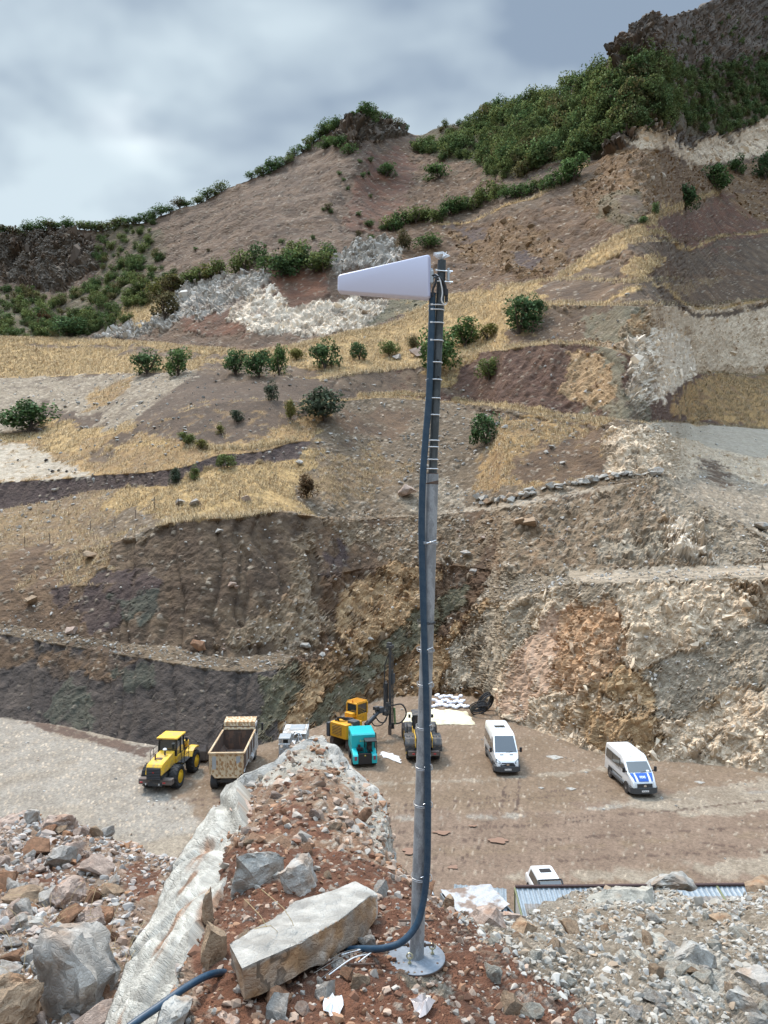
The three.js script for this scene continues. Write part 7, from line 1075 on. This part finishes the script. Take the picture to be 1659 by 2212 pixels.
{ // odds and ends by the foot of the pole
  const g = (x, y, up = 0.012) => { const p = spur.point(x, y); p.y += up; return p; };
  const strand = (name, list, r, m, label, cat) => { const o = base(name, list[0][0]), c = o.position.clone(); part('strand', list.map((l) => pipe(l.map((p) => p.clone().sub(c)), r, 16, 6)), m, o); return tag(o, label, cat); };
  strand('white_string', [[g(836, 2050, 0.03), g(800, 2066), g(760, 2086, 0.03), g(700, 2118)], [g(836, 2052, 0.03), g(790, 2060, 0.03), g(740, 2070)], [g(836, 2054, 0.03), g(805, 2072, 0.02), g(775, 2082)]], 0.003, PAINT.white, 'white cord strands fanning out left of the base plate', 'string');
  strand('grey_wire', [[g(790, 2060, 0.02), g(740, 2085, 0.03), g(680, 2112)], [g(795, 2064, 0.02), g(745, 2092, 0.03), g(690, 2120)], [g(785, 2058, 0.02), g(735, 2076, 0.03), g(685, 2102)]], 0.002, PAINT.grey, 'grey wire bundle on the dirt under the white cord', 'wire'); strand('iron_rod', [[g(742, 2090, 0.01), g(770, 2089, 0.012), g(808, 2087, 0.01)]], 0.006, PAINT.rustyDark, 'short dark iron rod on the dirt left of the base plate', 'rod');
  const scrap = (x, y, w, h, m, label) => { const p = g(x, y, 0.006), s = p.distanceTo(camera.position) / F, R = rng(x), ps = []; for (let k = 0; k < 14; k++) { const a = k / 14 * 6.283, r = 0.35 + 0.3 * R(); ps.push([Math.cos(a) * r * w * s, 0.012 * R(), Math.sin(a) * r * h * s * 1.7]); } const o = base('plastic_scrap', p), geo = []; for (let k = 0; k < 14; k++) { const a = ps[k], b = ps[(k + 1) % 14], i = (q) => [q[0] * 0.45, 0.012 + 0.03 * hash(k === 13 && q === b ? 0 : ps.indexOf(q), x, 3) / 4294967296, q[2] * 0.45]; geo.push(plate([[0, 0.02, 0], i(b), i(a)], 0.0008), plate([i(a), i(b), b, a], 0.0008)); } part('sheet', geo, m, o); return tag(o, label, 'plastic scrap'); };
  scrap(722, 2182, 32, 36, PAINT.white, 'crumpled white plastic bag on the red dirt at the bottom edge'); scrap(912, 2182, 44, 30, paint(0.62, 0.56, 0.54, 0.2, { transmission: 0.4, thickness: 0 }), 'clear crumpled plastic film on the red dirt under the base plate');
  const R = rng(31), blades = []; for (let k = 0; k < 54; k++) { const x = k < 50 ? lerp(-20, 300, R()) : lerp(560, 720, R()), y = k < 50 ? lerp(1950, 2180, R()) : lerp(2080, 2140, R()), p = g(x, y, 0), h = 0.1 + 0.25 * R(), a = R() * 6.28; blades.push(pipe([p, [p.x + 0.3 * h * Math.cos(a), p.y + 0.7 * h, p.z + 0.3 * h * Math.sin(a)], [p.x + 0.8 * h * Math.cos(a), p.y + h * 0.95, p.z + 0.8 * h * Math.sin(a)]], 0.0016, 6, 4)); } const m = part('dry_stems', blades, paint(0.45, 0.34, 0.18, 0.9), scene); tag(m, 'thin dry grass stems growing between the near stones', 'dry grass', null, 'stuff');
}
// ------------------------------------------------------------------ at the foot of the wall: sacks, tarpaulin, coils; litter on the floor
{
  const R = rng(51), sacks = [0, 1, 2].map((k) => { const g = new RoundedBoxGeometry(0.62, 0.26, 0.42, 4, 0.12), p = g.attributes.position; for (let i = 0; i < p.count; i++) { const x = p.getX(i), y = p.getY(i), z = p.getZ(i), n = 0.09 * fbm(x * 4 + k * 9, y * 4, z * 4, 3); p.setXYZ(i, x * (1 + n), y * (1 + n) - 0.12 * x * x * (k - 1), z * (1 + n)); } g.computeVertexNormals(); return g; }), white = paint(0.72, 0.73, 0.78, 0.6);
  let n = 0; for (let r = 0; r < 3; r++) for (let k = 0; k < 13 - r * 2; k++) { const x = lerp(935, 1008, (k + r) / 12) + 4 * R() - 2, y = 1530 - r * 4 - 6 * R() + 3 * (k / 12), p = onFloor(x, y), o = base('sack', [p.x, 0.13 + r * 0.17 + 0.05 * R(), p.z - r * 0.5], R() * 6.28); o.rotation.z = 0.4 * (R() - 0.5); part('bag', sacks[n++ % 3], white, o); tag(o, 'white sack', 'sack', 'white sacks heaped at the foot of the wall'); LABELS.push([o, x, y - r * 5, 'white sack of the heap', 'white sacks heaped at the foot of the wall', [[935, 1522, 'the heap end by the pole'], [1008, 1528, 'the heap end by the coils'], [970, 1520, 'the heap middle']]]); }
  const sheet = (name, cs, h, m, label, cat, nn = 36, lump = 3) => { const O = onFloor(...cs[0]), o = base(name, [O.x, 0, O.z]), C = cs.map((c) => onFloor(...c).sub(o.position)), pos = [], idx = [], uv = []; for (let j = 0; j <= nn; j++) for (let i = 0; i <= nn; i++) { const u = i / nn, v = j / nn, e = Math.min(1, 6 * Math.min(u, 1 - u, v, 1 - v)), p = C[0].clone().lerp(C[1], u).lerp(C[3].clone().lerp(C[2], u), v), q = fbm(p.x * 0.8, 3, p.z * 0.8, 4); pos.push(p.x + 0.25 * fbm(u * 5, v * 5, 8, 3) * (1 - e), 0.03 + h * e * (0.65 + 0.9 * q) + 0.10 * Math.abs(fbm(p.x * lump, 9, p.z * lump, 3)), p.z + 0.25 * fbm(u * 5, v * 5, 3, 3) * (1 - e)); uv.push(u, v); } const W = nn + 1; for (let j = 0; j < nn; j++) for (let i = 0; i < nn; i++) { const a = j * W + i; idx.push(a, a + 1, a + W, a + 1, a + W + 1, a + W); } const g = new THREE.BufferGeometry(); g.setAttribute('position', new THREE.Float32BufferAttribute(pos, 3)); g.setAttribute('uv', new THREE.Float32BufferAttribute(uv, 2)); g.setIndex(idx); g.computeVertexNormals(); part('sheet', g, m, o); return tag(o, label, cat); };
  sheet('tarpaulin', [[868, 1566], [1026, 1566], [1008, 1537], [880, 1540]], 0.55, new THREE.MeshStandardMaterial({ map: worn([0.70, 0.65, 0.46], [0.62, 0.56, 0.38], 91, 4, 0), roughness: 0.7, side: THREE.DoubleSide }), 'crumpled cream tarpaulin spread out behind the loader at the pole', 'tarpaulin');
  sheet('plastic_sheet', [[818, 1632], [866, 1650], [862, 1634], [826, 1624]], 0.05, new THREE.MeshStandardMaterial({ color: new THREE.Color().setRGB(0.62, 0.62, 0.62), roughness: 0.35, side: THREE.DoubleSide }), 'torn scrap of pale plastic film on the quarry floor right of the turquoise machine', 'plastic film', 14, 4);
  const coil = (x, y, r, tilt, turn, label) => { const p = onFloor(x, y), o = base('hose_coil', [p.x, r * Math.sin(tilt) * 0.98 + 0.08, p.z], turn); for (let k = 0; k < 7; k++) { const g = new THREE.TorusGeometry(r * (0.78 + 0.22 * R()), 0.06, 8, 40).translate(0.06 * (R() - 0.5), 0.06 * (R() - 0.5), (k - 3) * 0.085).rotateX(Math.PI / 2 - tilt + 0.14 * (R() - 0.5)); part('loop', g, PAINT.rubber, o); } return tag(o, label, 'hose coil'); };
  coil(1034, 1545, 0.98, 0.75, 0.35, 'coil of black hose lying tilted right of the cream tarpaulin'); coil(1049, 1537, 1.0, 1.2, 0.75, 'second coil of black hose standing against the rock behind the first');
  const tube = base('plastic_tube', onFloor(1275, 1612)); part('tube_wall', cyl(0.14, 0.7, 0, 0.33, 0, 'y', 0.14).rotateZ(0.25), paint(0.25, 0.52, 0.52, 0.4), tube); part('tube_rim', new THREE.TorusGeometry(0.14, 0.015, 8, 20).rotateX(Math.PI / 2).translate(0, 0.68, 0).rotateZ(0.25), paint(0.25, 0.52, 0.52, 0.4), tube); tag(tube, 'pale turquoise tube stuck upright among the stones below the orange rock', 'tube');
  for (const [x, y, w, h, label] of [[955, 1800, 44, 11, 'orange puddle close to the right of the pole'], [1076, 1818, 54, 14, 'largest orange puddle in the middle of the red floor'], [885, 1840, 44, 15, 'orange puddle left of the pole beside the ridge'], [980, 1876, 30, 9, 'small orange puddle above the tarp covered hut'], [1020, 1786, 26, 6, 'thin orange puddle above the largest one']]) { const p = onFloor(x, y), s = M_PER_PX(p), pts = []; for (let k = 0; k < 26; k++) { const a = k / 26 * 6.283, r = 0.5 * (0.72 + 0.55 * noise(Math.cos(a) * 1.5 + x, Math.sin(a) * 1.5, 2)); pts.push(new THREE.Vector2(Math.cos(a) * r * w * s, Math.sin(a) * r * h * s * 2.4)); } const o = base('puddle', [p.x, 0.075, p.z]); part('water', new THREE.ExtrudeGeometry(new THREE.Shape(pts), { depth: 0.006, bevelEnabled: false }).rotateX(-Math.PI / 2), paint(0.25, 0.155, 0.11, 0.3), o); tag(o, label, 'puddle'); }
  // fence posts
  for (const [x, y, h] of [[335, 1103, 30], [387, 1105, 28], [292, 1122, 20], [250, 1142, 24], [195, 1152, 26], [432, 1103, 18], [518, 1088, 24], [581, 1052, 18], [53, 1186, 26], [105, 1176, 24]]) { const p = quarry.point(x, y), s = M_PER_PX(p), o = base('fence_post', [p.x, p.y, p.z]); part('stake', [cyl(0.035, h * s + 0.3, 0, h * s / 2 - 0.15, 0, 'y', 0.045, 8), cyl(0.045, 0.04, 0, h * s * 0.98, 0, 'y', 0.045, 8)], PAINT.rustyDark, o); o.rotation.z = 0.12 * (R() - 0.5); tag(o, 'thin post', 'fence post', 'fence posts on the straw terrace'); LABELS.push([o, x, y, 'thin dark fence post', 'fence posts on the straw terrace', [[360, 1105, 'the two tallest posts'], [532, 1084, 'the lone boulder'], [80, 1180, 'the left picture edge']]]); }
}
// ------------------------------------------------------------------ huts and cars at the bottom of the mound
const corrugated = (w, l, period = 0.25, depth = 0.035) => { const n = Math.round(w / period) * 6, pos = [], idx = []; for (let j = 0; j <= 1; j++) for (let i = 0; i <= n; i++) { const f = (i % 6) / 6; pos.push(i / n * w - w / 2, f < 0.17 ? depth * f / 0.17 : f < 0.42 ? depth : f < 0.58 ? depth * (1 - (f - 0.42) / 0.16) : 0, (j - 0.5) * l); } const N = n + 1; for (let i = 0; i < n; i++) idx.push(i, i + N, i + 1, i + 1, i + N, i + N + 1); let g = new THREE.BufferGeometry(); g.setAttribute('position', new THREE.Float32BufferAttribute(pos, 3)); g.setIndex(idx); g = g.toNonIndexed(); g.computeVertexNormals(); return boxUv(g, 0.3); };
const zinc = new THREE.MeshStandardMaterial({ map: worn([0.27, 0.31, 0.335], [0.22, 0.245, 0.255], 95, 4, -0.05), roughness: 0.4, metalness: 0.25, side: THREE.DoubleSide }), sky2 = new THREE.MeshStandardMaterial({ map: worn([0.19, 0.165, 0.14], [0.26, 0.25, 0.235], 96, 4, -0.05), roughness: 0.35, side: THREE.DoubleSide });
{
  const hR = 2.87, hE = 2.0, zR = -34.7, zE = -31.4, x0 = 6.25, o = base('long_shed', [x0, 0, (zR + zE) / 2]), len = Math.hypot(zR - zE, hR - hE), a = Math.atan2(hR - hE, zE - zR), N = 20;
  o.rotation.y = 0.018;
  for (let k = 0; k < N; k++) { const m = part('roof_sheet', corrugated(1.0, len + 0.2), zinc, o); m.position.set(k + 0.5, (hR + hE) / 2 + (k % 2) * 0.006, 0); m.rotation.x = a; if (k === 0 || k === 1 || k > 7) { const s = part('skylight_sheet', corrugated(k < 2 ? 0.75 : 1.0, 1.1), sky2, m); s.position.set(k < 2 ? 0.1 : 0, 0.012, k < 2 ? -0.2 : -0.55); } }
  const seam = paint(0.16, 0.17, 0.08, 0.6); for (const x of [4.5, 9.6, 12.0]) { const m = part('seam_cap', bx(0.1, 0.05, len + 0.2, 0, 0.06, 0, 0.01), seam, o); m.position.set(x, (hR + hE) / 2, 0); m.rotation.x = a; }
  part('ridge_cap', [bx(N, 0.10, 0.14, N / 2, hR + 0.09, zR - (zR + zE) / 2 - 0.03, 0.02)], paint(0.055, 0.028, 0.025, 0.5), o);
  const ze = zE - (zR + zE) / 2, zr = -ze; part('end_wall', plate([[0.02, 0, ze], [0.02, 0, zr], [0.02, hR, zr], [0.02, hE, ze]], 0.03), paint(0.60, 0.61, 0.60, 0.6), o); part('corner_trim', [bx(0.07, hR, 0.07, -0.02, hR / 2, zr, 0.01), bar([-0.03, hE + 0.03, ze], [-0.03, hR + 0.03, zr], 0.045)], seam, o); part('front_wall', bx(N, hE, 0.08, N / 2, hE / 2, ze, 0.01), zinc, o); part('back_wall', bx(N, hR, 0.08, N / 2, hR / 2, zr + 0.05, 0.01), zinc, o);
  tag(o, 'long shed with a light ribbed metal roof behind the right gravel mound', 'shed');
  // hut with the white tarp
  const P = (x, y, h) => { const d = sight(x, y), t = (h - EYE) / d[1]; return new THREE.Vector3(d[0] * t, h, d[2] * t); }, q = [P(952, 1927, 2.7), P(1059, 1914, 2.7), P(1120, 1982, 2.45), P(1006, 2002, 2.45)], c = q[0].clone().add(q[1]).add(q[2]).add(q[3]).multiplyScalar(0.25), h = base('tarp_hut', [c.x, 0, c.z]), l = q.map((p) => p.clone().sub(h.position));
  const wall = (A, B) => plate([[A.x, 0, A.z], [B.x, 0, B.z], [B.x, B.y - 0.06, B.z], [A.x, A.y - 0.06, A.z]], 0.03); part('wall', [wall(l[0], l[1]), wall(l[1], l[2]), wall(l[2], l[3]), wall(l[3], l[0])], zinc, h); part('roof_sheet', corrugated(2.5, 2.9, 0.25), zinc, h).position.set(0.05, 2.55, 0.0); h.children[1].rotation.set(0.09, -0.14, 0);
  const g = [], idx = [], uv = [], nn = 30; for (let j = 0; j <= nn; j++) for (let i = 0; i <= nn; i++) { const u = i / nn, v = j / nn * (1 - 0.28 * smooth(0.45, 1, u)), p = l[0].clone().lerp(l[1], u).lerp(l[3].clone().lerp(l[2], u), v); g.push(p.x, p.y + 0.10 + 0.10 * fbm(p.x * 1.6, 1, p.z * 1.6, 4) + 0.07 * Math.abs(noise(p.x * 2 + p.z * 2.4, 4, 0)) + 0.05 * smooth(0.9, 1, j / nn), p.z); uv.push(u, v); } for (let j = 0; j < nn; j++) for (let i = 0; i < nn; i++) { const k = j * (nn + 1) + i; idx.push(k, k + nn + 1, k + 1, k + 1, k + nn + 1, k + nn + 2); }
  const tg = new THREE.BufferGeometry(); tg.setAttribute('position', new THREE.Float32BufferAttribute(g, 3)); tg.setAttribute('uv', new THREE.Float32BufferAttribute(uv, 2)); tg.setIndex(idx); tg.computeVertexNormals(); part('tarp_cover', tg, new THREE.MeshStandardMaterial({ map: worn([0.40, 0.40, 0.40], [0.2, 0.14, 0.105], 97, 3, -0.12), roughness: 0.65, side: THREE.DoubleSide }), h); tag(h, 'small metal hut covered with a stained white tarp, left of the long shed', 'hut');
}
function car(pos, turn, rack, label) {
  const b = base('white_car', pos, turn), side = [[-2.15, 0.35], [-2.2, 0.9], [-2.0, 1.05], [1.0, 1.08], [1.9, 0.95], [2.15, 0.75], [2.18, 0.35]], g = profile(side, 1.8, 0, 0.09); part('body', toCreasedNormals(g, 0.6), PAINT.white, b);
  const cab = [[-1.95, 1.0], [-1.65, 1.62], [-1.3, 1.72], [0.1, 1.72], [0.4, 1.66], [1.15, 1.05]], k = profile(cab, 1.66, 0, 0.1), p = k.attributes.position; for (let i = 0; i < p.count; i++) p.setX(i, p.getX(i) * (1 - 0.16 * smooth(1.05, 1.7, p.getY(i)))); k.computeVertexNormals(); part('cabin', toCreasedNormals(k, 0.6), PAINT.white, b);
  part('windscreen', plate([[-0.66, 1.64, 0.46], [-0.74, 1.1, 1.12], [0.74, 1.1, 1.12], [0.66, 1.64, 0.46]], 0.02), PAINT.glass, b); for (const s of [-1, 1]) { part('side_glass', plate([[s * 0.83, 1.08, -1.5], [s * 0.83, 1.08, 0.85], [s * 0.735, 1.56, 0.2], [s * 0.735, 1.58, -1.3]][s > 0 ? 'slice' : 'reverse'](), 0.012), PAINT.glass, b); part('mirror', bx(0.2, 0.14, 0.1, s * 1.0, 1.12, 0.75, 0.04), PAINT.black, b); part('headlamp', bx(0.4, 0.16, 0.2, s * 0.62, 0.82, 2.08, 0.05), PAINT.lamp, b); for (const z of [-1.35, 1.35]) wheel(b, 0.34, 0.22, s * 0.82, 0.34, z, PAINT.steel); }
  part('grille', bx(0.9, 0.2, 0.06, 0, 0.72, 2.17, 0.02), PAINT.black, b);
  if (rack) { part('sunroof', bx(0.75, 0.02, 0.5, 0.05, 1.728, -0.75, 0.005), PAINT.black, b); part('light_frame', [bar([-0.74, 1.72, 0.44], [0.74, 1.72, 0.44], 0.055), bar([-0.8, 1.14, 1.18], [0.8, 1.14, 1.18], 0.06), bar([-0.74, 1.72, 0.44], [-0.8, 1.14, 1.18], 0.06), bar([0.74, 1.72, 0.44], [0.8, 1.14, 1.18], 0.06), bar([-0.78, 1.32, 0.98], [0.78, 1.32, 0.98], 0.05)], PAINT.black, b); }
  b.scale.setScalar(0.82); return tag(b, label, 'car');
}
{ const p = onFloor(1170, 1905); car([p.x - 0.15, 0.02, -38.7], 0.08, true, 'white car with a black framed windscreen and sunroof behind the shed'); const q = onFloor(905, 1925); car([q.x, 0.02, -37.4], 0.1, false, 'white car mostly hidden behind the pole and the ridge'); }
writeLabels();

renderer.render(scene, camera);
